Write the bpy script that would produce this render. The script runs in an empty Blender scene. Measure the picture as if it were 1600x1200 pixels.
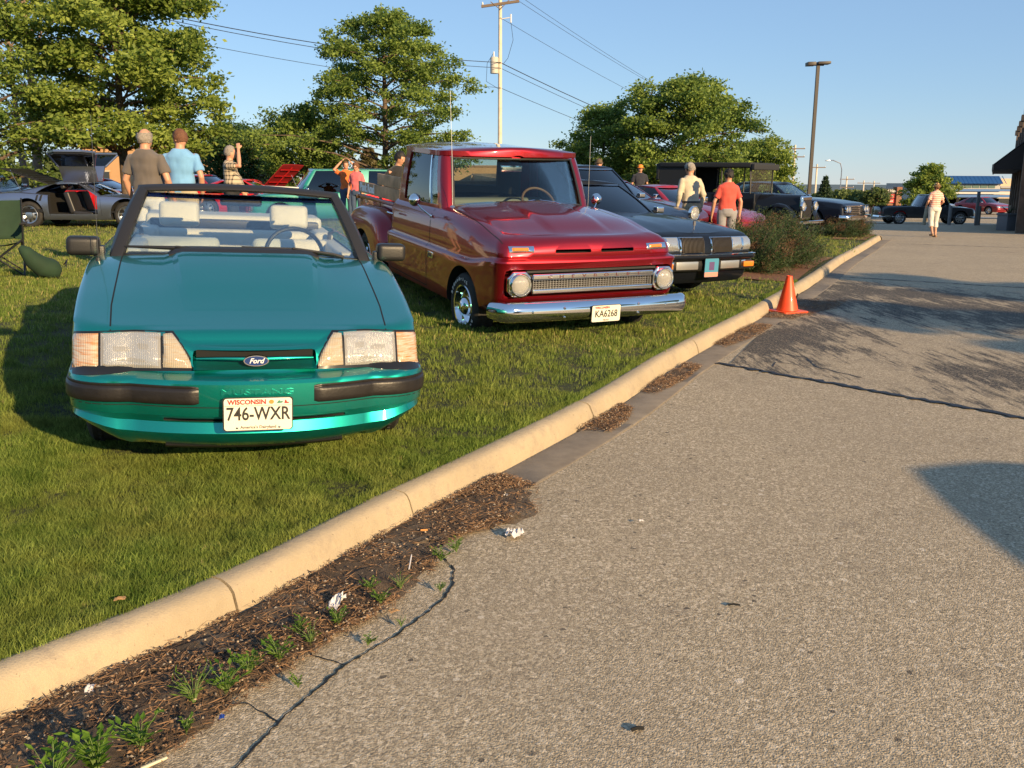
import bpy, bmesh, math, random
import numpy as np
from mathutils import Vector, Matrix, Euler, noise
from mathutils.bvhtree import BVHTree

SC = bpy.context.scene
COL = SC.collection
PI = math.pi
R = math.radians
RNG = np.random.default_rng(7)
random.seed(7)

# ------------------------------------------------------------------ camera
CAM_H = 1.6
PITCH = math.atan(316.0 / 1450.0)
cam_data = bpy.data.cameras.new('camera')
cam_data.sensor_width = 36.0
cam_data.lens = 36.0 * 1450.0 / 1600.0
cam_data.clip_start = 0.05
cam_data.clip_end = 5000.0
cam = bpy.data.objects.new('camera', cam_data)
COL.objects.link(cam)
cam.location = (0, 0, CAM_H)
cam.matrix_world = (Matrix.Translation((0, 0, CAM_H)) @ Matrix.Rotation(PI / 2 - PITCH, 4, 'X')
                    @ Matrix.Rotation(R(0.3), 4, 'Z'))
SC.camera = cam

# ------------------------------------------------------------------ sky and sun
SUN_EL = R(17.0)
SUN_DIR2 = Vector((0.62, -0.78)).normalized()          # horizontal direction towards the sun
SUN_VEC = Vector((SUN_DIR2.x * math.cos(SUN_EL), SUN_DIR2.y * math.cos(SUN_EL), math.sin(SUN_EL)))
world = bpy.data.worlds.new('World')
SC.world = world
world.use_nodes = True
_n = world.node_tree.nodes
_l = world.node_tree.links
_n.clear()
sky = _n.new('ShaderNodeTexSky')
sky.sky_type = 'NISHITA'
sky.sun_disc = False
sky.sun_elevation = SUN_EL
sky.sun_rotation = math.atan2(SUN_DIR2.x, SUN_DIR2.y)
sky.air_density = 1.0
sky.altitude = 300.0
sky.dust_density = 0.0
sky.ozone_density = 3.5
bg = _n.new('ShaderNodeBackground')
bg.inputs['Strength'].default_value = 0.098
out = _n.new('ShaderNodeOutputWorld')
_mx = _n.new('ShaderNodeMix'); _mx.data_type = 'RGBA'; _mx.inputs[0].default_value = 0.55      # constant blue mixed in to flatten the sky gradient
_mx.inputs[7].default_value = (1.9, 2.95, 4.6, 1)
_l.new(sky.outputs[0], _mx.inputs[6])
_l.new(_mx.outputs[2], bg.inputs['Color'])
_l.new(bg.outputs[0], out.inputs['Surface'])

sun_data = bpy.data.lights.new('sun', 'SUN')
sun_data.energy = 5.0
sun_data.angle = R(0.55)
sun_data.color = (1.0, 0.72, 0.39)
sun = bpy.data.objects.new('sun', sun_data)
COL.objects.link(sun)
sun.rotation_euler = SUN_VEC.to_track_quat('Z', 'Y').to_euler()

SC.view_settings.view_transform = 'Standard'
SC.view_settings.look = 'None'
SC.view_settings.exposure = 0.72
SC.view_settings.gamma = 1.0
SC.view_settings.use_curve_mapping = False
SC.cycles.max_bounces = 8
SC.cycles.transparent_max_bounces = 24
SC.cycles.caustics_reflective = False
SC.cycles.caustics_refractive = False

# ------------------------------------------------------------------ materials
MATS = {}

def nt(name):
    m = bpy.data.materials.new(name)
    m.use_nodes = True
    return m, m.node_tree.nodes, m.node_tree.links, m.node_tree.nodes['Principled BSDF']

def setc(sock, c):
    sock.default_value = (c[0], c[1], c[2], 1.0)

def mat(name, color, rough=0.5, metal=0.0, coat=0.0, spec=0.5, var=0.0, scale=8.0, bump=0.0, bscale=60.0,
        color2=None, coatr=0.03, detail=4.0, sheen=0.0):
    if name in MATS:
        return MATS[name]
    m, N, L, b = nt(name)
    setc(b.inputs['Base Color'], color)
    b.inputs['Roughness'].default_value = rough
    b.inputs['Metallic'].default_value = metal
    b.inputs['Coat Weight'].default_value = coat
    b.inputs['Coat Roughness'].default_value = coatr
    b.inputs['Specular IOR Level'].default_value = spec
    if sheen:
        b.inputs['Sheen Weight'].default_value = sheen
    if var > 0 or color2 is not None or bump > 0:
        tc = N.new('ShaderNodeTexCoord')
        if var > 0 or color2 is not None:
            nz = N.new('ShaderNodeTexNoise')
            nz.inputs['Scale'].default_value = scale
            nz.inputs['Detail'].default_value = detail
            L.new(tc.outputs['Object'], nz.inputs['Vector'])
            mx = N.new('ShaderNodeMix'); mx.data_type = 'RGBA'
            c2 = color2 if color2 is not None else tuple(min(1, c * (1 + var)) for c in color)
            c1 = color if color2 is not None else tuple(c * (1 - var) for c in color)
            setc(mx.inputs[6], c1); setc(mx.inputs[7], c2)
            mr = N.new('ShaderNodeMapRange')
            mr.inputs[1].default_value = 0.3; mr.inputs[2].default_value = 0.7
            L.new(nz.outputs[0], mr.inputs[0])
            L.new(mr.outputs[0], mx.inputs[0])
            L.new(mx.outputs[2], b.inputs['Base Color'])
        if bump > 0:
            nb = N.new('ShaderNodeTexNoise')
            nb.inputs['Scale'].default_value = bscale
            nb.inputs['Detail'].default_value = 3.0
            L.new(tc.outputs['Object'], nb.inputs['Vector'])
            bp = N.new('ShaderNodeBump')
            bp.inputs['Strength'].default_value = bump
            bp.inputs['Distance'].default_value = 0.01
            L.new(nb.outputs[0], bp.inputs['Height'])
            L.new(bp.outputs[0], b.inputs['Normal'])
    MATS[name] = m
    return m

def paint(name, color, metal=0.35, flake=None, rough=0.38, ior=1.5, coat=1.0):
    """car paint: a metallic base under a clear coat, faint flake and a trace of dust"""
    if name in MATS:
        return MATS[name]
    m, N, L, b = nt(name)
    b.inputs['Metallic'].default_value = metal
    b.inputs['Roughness'].default_value = rough
    b.inputs['Coat Weight'].default_value = coat
    b.inputs['Specular IOR Level'].default_value = .5 if coat > .9 else .15
    b.inputs['Coat Roughness'].default_value = 0.025
    b.inputs['Coat IOR'].default_value = ior
    tc = N.new('ShaderNodeTexCoord')
    nz = N.new('ShaderNodeTexNoise'); nz.inputs['Scale'].default_value = 900.0
    L.new(tc.outputs['Object'], nz.inputs['Vector'])
    n2 = N.new('ShaderNodeTexNoise'); n2.inputs['Scale'].default_value = 2.2
    n2.inputs['Detail'].default_value = 5.0
    L.new(tc.outputs['Object'], n2.inputs['Vector'])
    mx = N.new('ShaderNodeMix'); mx.data_type = 'RGBA'
    f = flake if flake is not None else tuple(min(1, c * 1.5 + .004) for c in color)
    setc(mx.inputs[6], color); setc(mx.inputs[7], f)
    mr = N.new('ShaderNodeMapRange'); mr.inputs[1].default_value = .45; mr.inputs[2].default_value = .75
    L.new(nz.outputs[0], mr.inputs[0]); L.new(mr.outputs[0], mx.inputs[0])
    L.new(mx.outputs[2], b.inputs['Base Color'])
    m2 = N.new('ShaderNodeMapRange'); m2.inputs[1].default_value = .35; m2.inputs[2].default_value = .8
    m2.inputs[3].default_value = 0.015; m2.inputs[4].default_value = 0.07
    L.new(n2.outputs[0], m2.inputs[0]); L.new(m2.outputs[0], b.inputs['Coat Roughness'])
    MATS[name] = m
    return m

def glass_mat(name, tint=(0.8, 0.9, 0.88), rough=0.0, alpha=0.8, spec=0.5):
    """thin pane: mostly see-through with a fresnel reflection"""
    if name in MATS:
        return MATS[name]
    m, N, L, b = nt(name)
    N.remove(b)
    o = N['Material Output']
    tr = N.new('ShaderNodeBsdfTransparent'); setc(tr.inputs[0], tuple(t * alpha for t in tint))
    gl = N.new('ShaderNodeBsdfGlossy'); gl.inputs['Roughness'].default_value = rough
    setc(gl.inputs[0], (1, 1, 1))
    fr = N.new('ShaderNodeFresnel'); fr.inputs[0].default_value = 1.5
    ml = N.new('ShaderNodeMath'); ml.operation = 'MULTIPLY'; ml.inputs[1].default_value = spec * 2.2
    ml.use_clamp = True
    mx = N.new('ShaderNodeMixShader')
    L.new(fr.outputs[0], ml.inputs[0]); L.new(ml.outputs[0], mx.inputs[0])
    L.new(tr.outputs[0], mx.inputs[1]); L.new(gl.outputs[0], mx.inputs[2])
    L.new(mx.outputs[0], o.inputs['Surface'])
    MATS[name] = m
    return m

def leaf_mat(name, c1, c2, trans=0.35):
    if name in MATS:
        return MATS[name]
    m, N, L, b = nt(name)
    N.remove(b)
    o = N['Material Output']
    at = N.new('ShaderNodeAttribute'); at.attribute_name = 'shade'
    mx = N.new('ShaderNodeMix'); mx.data_type = 'RGBA'
    setc(mx.inputs[6], c1); setc(mx.inputs[7], c2)
    L.new(at.outputs['Fac'], mx.inputs[0])
    d = N.new('ShaderNodeBsdfPrincipled')
    d.inputs['Roughness'].default_value = 0.55
    d.inputs['Specular IOR Level'].default_value = 0.25
    L.new(mx.outputs[2], d.inputs['Base Color'])
    t = N.new('ShaderNodeBsdfTranslucent')
    hs = N.new('ShaderNodeHueSaturation'); hs.inputs['Value'].default_value = 1.3
    L.new(mx.outputs[2], hs.inputs['Color']); L.new(hs.outputs[0], t.inputs[0])
    ms = N.new('ShaderNodeMixShader'); ms.inputs[0].default_value = trans
    L.new(d.outputs[0], ms.inputs[1]); L.new(t.outputs[0], ms.inputs[2])
    L.new(ms.outputs[0], o.inputs['Surface'])
    MATS[name] = m
    return m

CHROME = mat('chrome', (0.78, 0.79, 0.80), 0.06, 1.0)
ALU = mat('brushed aluminium', (0.55, 0.56, 0.57), 0.32, 1.0)
BLACK = mat('black plastic', (0.014, 0.014, 0.015), 0.42, bump=.15, bscale=220)
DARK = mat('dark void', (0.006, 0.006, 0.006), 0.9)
RUBBER = mat('tyre rubber', (0.018, 0.017, 0.016), 0.75, var=.3, scale=20)
GLASS = glass_mat('car glass', (0.88, 0.94, 0.93), alpha=.85, spec=.35)
CLEAR = glass_mat('windscreen glass', (0.94, 0.985, 0.99), alpha=.975, spec=.22)
TINT = glass_mat('tinted glass', (0.55, 0.62, 0.66), alpha=.4, spec=.8)
GAP = mat('panel gap', (0.004, 0.004, 0.004), 0.8)
AMBER = mat('amber lens', (0.75, 0.20, 0.02), 0.22, coat=.6)

# ------------------------------------------------------------------ mesh builder
class MB:
    def __init__(s):
        s.v = []; s.f = []; s.m = []
    def add(s, V, F, mi=0):
        o = len(s.v)
        s.v.extend([tuple(map(float, p)) for p in V])
        for f in F:
            s.f.append(tuple(i + o for i in f)); s.m.append(mi)
        return s
    def box(s, x0, x1, y0, y1, z0, z1, mi=0, M=None):
        V = [(x, y, z) for z in (z0, z1) for y in (y0, y1) for x in (x0, x1)]
        if M is not None:
            V = [M @ Vector(p) for p in V]
        return s.add(V, [(0, 2, 3, 1), (4, 5, 7, 6), (0, 1, 5, 4), (2, 6, 7, 3), (0, 4, 6, 2), (1, 3, 7, 5)], mi)
    def tube(s, pts, r, n=8, mi=0, cap=True):
        pts = [Vector(p) for p in pts]
        rs = r if isinstance(r, (list, tuple)) else [r] * len(pts)
        V = []
        t0 = (pts[1] - pts[0]).normalized()
        ref = Vector((0, 0, 1)) if abs(t0.z) < .9 else Vector((1, 0, 0))
        a = t0.cross(ref).normalized()
        for i, p in enumerate(pts):
            t = (pts[min(i + 1, len(pts) - 1)] - pts[max(i - 1, 0)])
            t = t.normalized() if t.length > 1e-9 else t0
            a = (a - t * a.dot(t)).normalized()
            b = t.cross(a)
            for k in range(n):
                w = 2 * PI * k / n
                V.append(p + (a * math.cos(w) + b * math.sin(w)) * rs[i])
        F = []
        for i in range(len(pts) - 1):
            for k in range(n):
                k2 = (k + 1) % n
                F.append((i * n + k, i * n + k2, (i + 1) * n + k2, (i + 1) * n + k))
        if cap:
            F.append(tuple(reversed(range(n)))); F.append(tuple(range((len(pts) - 1) * n, len(pts) * n)))
        return s.add(V, F, mi)
    def lathe(s, prof, n=24, mi=0, M=None, close=False):
        """prof: (radius, height) pairs turned about local Z"""
        V = []
        for (r, h) in prof:
            for k in range(n):
                w = 2 * PI * k / n
                V.append(Vector((r * math.cos(w), r * math.sin(w), h)))
        if M is not None:
            V = [M @ p for p in V]
        F = []
        m = len(prof)
        for i in range(m if close else m - 1):
            j = (i + 1) % m
            for k in range(n):
                k2 = (k + 1) % n
                F.append((i * n + k, i * n + k2, j * n + k2, j * n + k))
        return s.add(V, F, mi)
    def grid(s, P, mi=0, flip=False):
        r = len(P); c = len(P[0])
        V = [p for row in P for p in row]
        F = []
        for i in range(r - 1):
            for j in range(c - 1):
                q = (i * c + j, i * c + j + 1, (i + 1) * c + j + 1, (i + 1) * c + j)
                F.append(tuple(reversed(q)) if flip else q)
        return s.add(V, F, mi)
    def slab(s, P, Q, mi=0):
        """closed sheet between two grids of equal size"""
        r = len(P); c = len(P[0])
        V = [p for row in P for p in row] + [p for row in Q for p in row]
        n = r * c
        F = []
        for i in range(r - 1):
            for j in range(c - 1):
                q = (i * c + j, i * c + j + 1, (i + 1) * c + j + 1, (i + 1) * c + j)
                F.append(q); F.append(tuple(n + k for k in reversed(q)))
        for j in range(c - 1):
            F.append((j + 1, j, n + j, n + j + 1))
            a = (r - 1) * c + j
            F.append((a, a + 1, n + a + 1, n + a))
        for i in range(r - 1):
            F.append((i * c, (i + 1) * c, n + (i + 1) * c, n + i * c))
            a = i * c + c - 1
            F.append((a + c, a, n + a, n + a + c))
        return s.add(V, F, mi)
    def prism(s, poly, h0, h1, axis='z', mi=0, M=None):
        n = len(poly)
        def pt(u, v, h):
            return {'z': (u, v, h), 'y': (u, h, v), 'x': (h, u, v)}[axis]
        V = [pt(u, v, h0) for u, v in poly] + [pt(u, v, h1) for u, v in poly]
        if M is not None:
            V = [M @ Vector(p) for p in V]
        F = [tuple(range(n)), tuple(reversed(range(n, 2 * n)))]
        for i in range(n):
            j = (i + 1) % n
            F.append((j, i, n + i, n + j))
        return s.add(V, F, mi)
    def ball(s, c, r, n=12, m=8, mi=0, M=None):
        rx, ry, rz = r if isinstance(r, (tuple, list)) else (r, r, r)
        V = [(0, 0, -1)]
        for i in range(1, m):
            t = -PI / 2 + PI * i / m
            for k in range(n):
                w = 2 * PI * k / n
                V.append((math.cos(t) * math.cos(w), math.cos(t) * math.sin(w), math.sin(t)))
        V.append((0, 0, 1))
        V = [Vector((x * rx, y * ry, z * rz)) for x, y, z in V]
        if M is not None:
            V = [M @ p for p in V]
        V = [p + Vector(c) for p in V]
        F = []
        for k in range(n):
            F.append((0, 1 + (k + 1) % n, 1 + k))
            F.append((len(V) - 1, 1 + (m - 2) * n + k, 1 + (m - 2) * n + (k + 1) % n))
        for i in range(m - 2):
            for k in range(n):
                a = 1 + i * n + k; b = 1 + i * n + (k + 1) % n
                F.append((a, b, b + n, a + n))
        return s.add(V, F, mi)

def to_mesh(name, mb, mats, smooth=38, bevel=0.0, recalc=True, segs=2):
    me = bpy.data.meshes.new(name)
    me.from_pydata(mb.v, [], mb.f)
    me.polygons.foreach_set('material_index', mb.m)
    for m in (mats if isinstance(mats, (list, tuple)) else [mats]):
        me.materials.append(m)
    bm = bmesh.new(); bm.from_mesh(me)
    if recalc:
        bmesh.ops.recalc_face_normals(bm, faces=bm.faces)
    if bevel > 0:
        es = [e for e in bm.edges if len(e.link_faces) == 2 and e.calc_face_angle(0) > 0.6]
        bmesh.ops.bevel(bm, geom=es, offset=bevel, segments=segs, affect='EDGES', profile=0.6)
    finish_bm(bm, smooth)
    bm.to_mesh(me); bm.free()
    return me

def finish_bm(bm, smooth):
    if smooth is not None:
        a = R(smooth)
        for f in bm.faces:
            f.smooth = True
        for e in bm.edges:
            if len(e.link_faces) == 2 and e.calc_face_angle(0) > a:
                e.smooth = False

def link(name, me, parent=None, loc=None):
    o = bpy.data.objects.new(name, me)
    COL.objects.link(o)
    if parent is not None:
        o.parent = parent
    if loc is not None:
        o.location = loc
    return o

def obj(name, mb, mats, parent=None, smooth=38, bevel=0.0, loc=None, recalc=True, segs=2):
    return link(name, to_mesh(name, mb, mats, smooth, bevel, recalc, segs), parent, loc)

def tag(o, label=None, cat=None, group=None, kind=None):
    if label: o['label'] = label
    if cat: o['category'] = cat
    if group: o['group'] = group
    if kind: o['kind'] = kind
    return o

def thing(name, label, cat, loc=(0, 0, 0), rot=(0, 0, 0), group=None):
    o = bpy.data.objects.new(name, None)
    COL.objects.link(o)
    o.empty_display_size = .2
    o.location = loc
    o.rotation_euler = rot
    tag(o, label, cat, group)
    return o

def copy_tree(o, parent=None):
    c = o.copy(); COL.objects.link(c); c.parent = parent
    for ch in list(o.children):
        copy_tree(ch, c)
    return c

WS = bpy.data.scenes.new('workbench')          # scratch scene, removed at the end
WCOL = WS.collection
def evaluated(o):
    with bpy.context.temp_override(scene=WS, view_layer=WS.view_layers[0]):
        dg = bpy.context.evaluated_depsgraph_get()
        dg.update()
        return bpy.data.meshes.new_from_object(o.evaluated_get(dg))

def boolean(me, cutters, smooth=38):
    """subtract closed meshes from a closed mesh; cutter materials come along"""
    o = bpy.data.objects.new('work', me); WCOL.objects.link(o)
    cs = []
    for c in cutters:
        co = bpy.data.objects.new('cut', c); WCOL.objects.link(co); cs.append(co)
        md = o.modifiers.new('b', 'BOOLEAN'); md.operation = 'DIFFERENCE'; md.object = co; md.solver = 'EXACT'
        md.material_mode = 'TRANSFER'
    r = evaluated(o)
    for c in cs + [o]:
        bpy.data.objects.remove(c)
    bm = bmesh.new(); bm.from_mesh(r)
    finish_bm(bm, smooth)
    bm.to_mesh(r); bm.free()
    return r

def interp(pts):
    """monotone-ish smooth interpolation through (x, value) pairs"""
    xs = [p[0] for p in pts]; ys = [p[1] for p in pts]
    n = len(xs)
    if n == 1:
        return lambda t: ys[0]
    d = [(ys[i + 1] - ys[i]) / (xs[i + 1] - xs[i]) for i in range(n - 1)]
    m = [d[0]] + [0 if d[i - 1] * d[i] <= 0 else 2 * d[i - 1] * d[i] / (d[i - 1] + d[i]) for i in range(1, n - 1)] + [d[-1]]
    def f(t):
        if t <= xs[0]: return ys[0]
        if t >= xs[-1]: return ys[-1]
        i = max(k for k in range(n - 1) if xs[k] <= t)
        h = xs[i + 1] - xs[i]; u = (t - xs[i]) / h
        return ((2 * u ** 3 - 3 * u ** 2 + 1) * ys[i] + (u ** 3 - 2 * u ** 2 + u) * h * m[i]
                + (-2 * u ** 3 + 3 * u ** 2) * ys[i + 1] + (u ** 3 - u ** 2) * h * m[i + 1])
    return f

def lin(pts):
    xs = [p[0] for p in pts]; ys = [p[1] for p in pts]
    return lambda t: float(np.interp(t, xs, ys))

_text_cache = {}
def text_mb(s, size=1.0, depth=0.002, xs=1.0, align='CENTER', bold=0.0, shear=0.0):
    """lettering as thin solid geometry in the XY plane, facing +Z"""
    cu = bpy.data.curves.new('lettering', 'FONT')
    cu.body = s; cu.size = size; cu.extrude = depth; cu.align_x = align; cu.align_y = 'CENTER'
    cu.offset = bold; cu.shear = shear; cu.resolution_u = 3
    o = bpy.data.objects.new('t', cu); WCOL.objects.link(o)
    me = evaluated(o)
    bpy.data.objects.remove(o)
    mb = MB()
    mb.add([(v.co.x * xs, v.co.y, v.co.z) for v in me.vertices], [tuple(p.vertices) for p in me.polygons])
    bpy.data.meshes.remove(me)
    return mb

def xform(mb, M):
    mb.v = [tuple(M @ Vector(p)) for p in mb.v]
    return mb

def text_obj(name, s, size, M, material, parent, depth=0.002, xs=1.0, bold=0.0, align='CENTER', shear=0.0):
    return obj(name, xform(text_mb(s, size, depth, xs, align, bold, shear), M), material, parent, smooth=None)

# upright lettering facing -Y (a car's front): local x stays x, text y becomes z
FACE_FRONT = Matrix(((1, 0, 0, 0), (0, 0, -1, 0), (0, 1, 0, 0), (0, 0, 0, 1)))

# ------------------------------------------------------------------ ground heights
KERB = [(-9.6, -7.5), (-6.9, -4.0), (-3.9, -.45), (-2.75, .93), (-1.54, 2.51), (-1.01, 3.24), (-.5, 4.2), (.06, 5.2), (.56, 6.13), (1.47, 8.1),
        (3.02, 11.17), (3.78, 12.75), (4.62, 14.45), (6.85, 19.3), (8.9, 23.5), (10.85, 27.6)]
_ky = [p[1] for p in KERB]; _kx = [p[0] for p in KERB]
_kf = interp([(p[1], p[0]) for p in KERB])
def kerb_x(y):
    if y > 27.6:
        return float(np.interp(y, [27.6, 28.4, 29.2, 31, 34, 60], [10.85, 11.0, 10.6, 9.2, 8.5, 8.0]))
    if y < _ky[0]:
        return _kx[0] + (y - _ky[0]) * .77
    return _kf(y)
_zr = interp([(-60, 0), (24, 0), (50, -.5), (57, -.78), (70, -.9), (400, -.9)])
def z_road(y):
    return _zr(y)
_zl = interp([(0, .118), (.4, .135), (7, .43), (18, .43), (60, .2)])
def z_lawn(x, y):
    d = max(0, (kerb_x(y) - .15 - x) * .87)
    if y > 31: d = max(0, d - 0)
    n = noise.noise(Vector((x * .25, y * .25, 0))) * .05 * min(1, d / 2)
    return z_road(y) * .8 + _zl(d) + n

def AX(px, Y, z=1.6):
    return (px - 800) / 1450.0 * (.977 * Y - .213 * (z - 1.6))
def ZP(py, Y):
    k = (284 - py) / 1450.0
    return 1.6 + Y * .954 * k / (1 + .208 * k)
# ------------------------------------------------------------------ ground materials
def ground_material(name, build):
    m, N, L, b = nt(name)
    g = N.new('ShaderNodeNewGeometry')
    def noise_(scale, detail=5, rough=.6, vec=None):
        n = N.new('ShaderNodeTexNoise'); n.inputs['Scale'].default_value = scale
        n.inputs['Detail'].default_value = detail; n.inputs['Roughness'].default_value = rough
        L.new(vec if vec is not None else g.outputs['Position'], n.inputs['Vector']); return n.outputs[0]
    def vor(scale, feat='F1'):
        n = N.new('ShaderNodeTexVoronoi'); n.inputs['Scale'].default_value = scale; n.feature = feat
        L.new(g.outputs['Position'], n.inputs['Vector']); return n
    def rng(s, a, b_, c=0., d=1.):
        n = N.new('ShaderNodeMapRange'); n.inputs[1].default_value = a; n.inputs[2].default_value = b_
        n.inputs[3].default_value = c; n.inputs[4].default_value = d
        L.new(s, n.inputs[0]); return n.outputs[0]
    def mix(fac, a, b_):
        n = N.new('ShaderNodeMix'); n.data_type = 'RGBA'
        if isinstance(fac, float): n.inputs[0].default_value = fac
        else: L.new(fac, n.inputs[0])
        for s, i in ((a, 6), (b_, 7)):
            if isinstance(s, tuple): setc(n.inputs[i], s)
            else: L.new(s, n.inputs[i])
        return n.outputs[2]
    def math_(op, a, b_):
        n = N.new('ShaderNodeMath'); n.operation = op
        for s, i in ((a, 0), (b_, 1)):
            if isinstance(s, (int, float)): n.inputs[i].default_value = s
            else: L.new(s, n.inputs[i])
        return n.outputs[0]
    def bump(h, strength, dist):
        n = N.new('ShaderNodeBump'); n.inputs['Strength'].default_value = strength
        n.inputs['Distance'].default_value = dist
        L.new(h, n.inputs['Height']); L.new(n.outputs[0], b.inputs['Normal'])
    def mapping(sx, sy, sz, rz=0):
        n = N.new('ShaderNodeMapping'); n.inputs['Scale'].default_value = (sx, sy, sz)
        n.inputs['Rotation'].default_value = (0, 0, rz)
        L.new(g.outputs['Position'], n.inputs['Vector']); return n.outputs[0]
    build(b, noise_, vor, rng, mix, math_, bump, L, mapping)
    return m

def _asphalt(dark=False):
    def f(b, noise_, vor, rng, mix, math_, bump, L, mapping):
        v = vor(150.0)
        stone = mix(rng(v.outputs['Color'], .0, 1.0), (.125, .100, .062), (.68, .545, .355))
        v2 = vor(80.0)
        stone2 = mix(rng(v2.outputs['Color'], .55, 1.0), stone, (.86, .72, .52))
        pits = rng(noise_(95.0, 3), .385, .46)
        col = mix(math_('ADD', math_('MULTIPLY', pits, .55), .45), (.045, .037, .028), stone2)
        v3 = vor(62.0)
        col = mix(rng(v3.outputs['Color'], .93, .95), col, (.05, .042, .034))
        v4 = vor(45.0)
        col = mix(math_('MULTIPLY', rng(v4.outputs['Color'], .94, .96), .8), col, (.80, .70, .55))
        big = rng(noise_(.55, 6), .3, .7)
        col = mix(math_('MULTIPLY', big, .42), col, (.27, .22, .155))
        col = mix(math_('MULTIPLY', rng(noise_(1.7, 7, .75), .56, .70), .42), col, (.11, .09, .07))
        med = rng(noise_(5.0, 8, .7), .25, .75)
        col = mix(math_('MULTIPLY', med, .25), col, (.46, .375, .265))
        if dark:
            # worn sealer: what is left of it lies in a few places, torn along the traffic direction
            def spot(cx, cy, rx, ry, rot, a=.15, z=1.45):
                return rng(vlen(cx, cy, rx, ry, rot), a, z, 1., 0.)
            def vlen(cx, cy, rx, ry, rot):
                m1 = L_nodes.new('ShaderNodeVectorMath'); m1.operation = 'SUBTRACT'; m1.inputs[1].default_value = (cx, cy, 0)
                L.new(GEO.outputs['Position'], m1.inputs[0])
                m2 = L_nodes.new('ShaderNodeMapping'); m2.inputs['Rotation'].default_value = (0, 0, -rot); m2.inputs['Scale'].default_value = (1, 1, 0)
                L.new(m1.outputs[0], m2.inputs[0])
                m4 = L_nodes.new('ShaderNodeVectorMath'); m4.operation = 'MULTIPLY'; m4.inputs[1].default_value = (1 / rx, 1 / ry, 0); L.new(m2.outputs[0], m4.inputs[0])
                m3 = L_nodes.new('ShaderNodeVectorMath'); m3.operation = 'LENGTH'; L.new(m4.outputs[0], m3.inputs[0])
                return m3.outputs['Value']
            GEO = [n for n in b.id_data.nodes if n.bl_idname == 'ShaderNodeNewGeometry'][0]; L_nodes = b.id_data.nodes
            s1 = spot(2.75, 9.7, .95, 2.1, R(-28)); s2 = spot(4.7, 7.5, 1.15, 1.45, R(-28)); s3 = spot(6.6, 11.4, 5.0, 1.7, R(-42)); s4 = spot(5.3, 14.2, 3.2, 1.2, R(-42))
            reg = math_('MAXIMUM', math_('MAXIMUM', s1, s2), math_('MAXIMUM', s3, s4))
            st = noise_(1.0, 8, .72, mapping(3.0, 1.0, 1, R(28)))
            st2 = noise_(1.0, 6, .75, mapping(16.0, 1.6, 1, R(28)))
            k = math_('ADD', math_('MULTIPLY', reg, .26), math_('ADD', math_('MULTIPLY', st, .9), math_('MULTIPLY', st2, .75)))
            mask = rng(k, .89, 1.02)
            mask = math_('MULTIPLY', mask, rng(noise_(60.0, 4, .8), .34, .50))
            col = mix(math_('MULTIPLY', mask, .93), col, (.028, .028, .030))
        L.new(col, b.inputs['Base Color'])
        b.inputs['Roughness'].default_value = .82
        b.inputs['Specular IOR Level'].default_value = .3
        h = math_('ADD', rng(v.outputs['Distance'], 0., .6, 1., 0.), math_('MULTIPLY', noise_(130.0, 3), 1.2))
        bump(h, .55, .004)
    return f
ASPHALT = ground_material('weathered asphalt', _asphalt())
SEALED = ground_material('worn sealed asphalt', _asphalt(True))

def _concrete(b, noise_, vor, rng, mix, math_, bump, L, mapping):
    col = mix(rng(noise_(3.0, 8, .7), .3, .75), (.36, .285, .18), (.55, .445, .29))
    col = mix(math_('MULTIPLY', rng(noise_(220., 3), .3, .7), .45), col, (.33, .28, .21))
    col = mix(math_('MULTIPLY', rng(noise_(6., 8, .78), .48, .68), .7), col, (.25, .20, .15))
    col = mix(rng(noise_(45., 4, .7), .66, .72), col, (.12, .09, .07))
    L.new(col, b.inputs['Base Color'])
    b.inputs['Roughness'].default_value = .85
    bump(math_('ADD', noise_(150., 4), math_('MULTIPLY', noise_(18., 6), 1.5)), .5, .006)
CONCRETE = ground_material('kerb concrete', _concrete)

def _gutter(b, noise_, vor, rng, mix, math_, bump, L, mapping):
    col = mix(rng(noise_(4.0, 8, .7), .3, .75), (.13, .11, .09), (.27, .23, .18))
    col = mix(math_('MULTIPLY', rng(noise_(260., 3), .3, .7), .4), col, (.12, .1, .08))
    L.new(col, b.inputs['Base Color'])
    b.inputs['Roughness'].default_value = .88
    bump(noise_(160., 4), .4, .005)
GUTTER = ground_material('dirty gutter concrete', _gutter)

def _soil(b, noise_, vor, rng, mix, math_, bump, L, mapping):
    col = mix(rng(noise_(30.0, 8, .75), .3, .7), (.04, .028, .019), (.17, .115, .072))
    col = mix(rng(noise_(170., 4), .55, .7), col, (.22, .16, .10))
    col = mix(math_('MULTIPLY', rng(noise_(4., 5, .7), .48, .62), .75), col, (.20, .165, .125))
    L.new(col, b.inputs['Base Color'])
    b.inputs['Roughness'].default_value = .95
    bump(noise_(60., 8, .8), 1.0, .02)
SOIL = ground_material('dark gutter soil', _soil)

def _turf(b, noise_, vor, rng, mix, math_, bump, L, mapping):
    col = mix(rng(noise_(1.3, 6, .65), .35, .68), (.040, .060, .014), (.095, .10, .03))
    col = mix(rng(noise_(55., 6, .8), .35, .7), (.020, .028, .008), col)
    col = mix(math_('MULTIPLY', rng(noise_(.35, 4), .5, .8), .5), col, (.24, .20, .075))
    L.new(col, b.inputs['Base Color'])
    b.inputs['Roughness'].default_value = .9
    bump(noise_(60., 6, .8), 1.0, .03)
TURF = ground_material('turf soil and thatch', _turf)
FIELD = ground_material('distant ground', lambda b, noise_, vor, rng, mix, math_, bump, L, mapping: (
    L.new(mix(rng(noise_(.05, 6), .35, .65), (.07, .09, .03), (.14, .13, .09)), b.inputs['Base Color'])))
TAR = mat('tar', (.012, .011, .011), .55, var=.4, scale=30, bump=.5, bscale=80)

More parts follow.
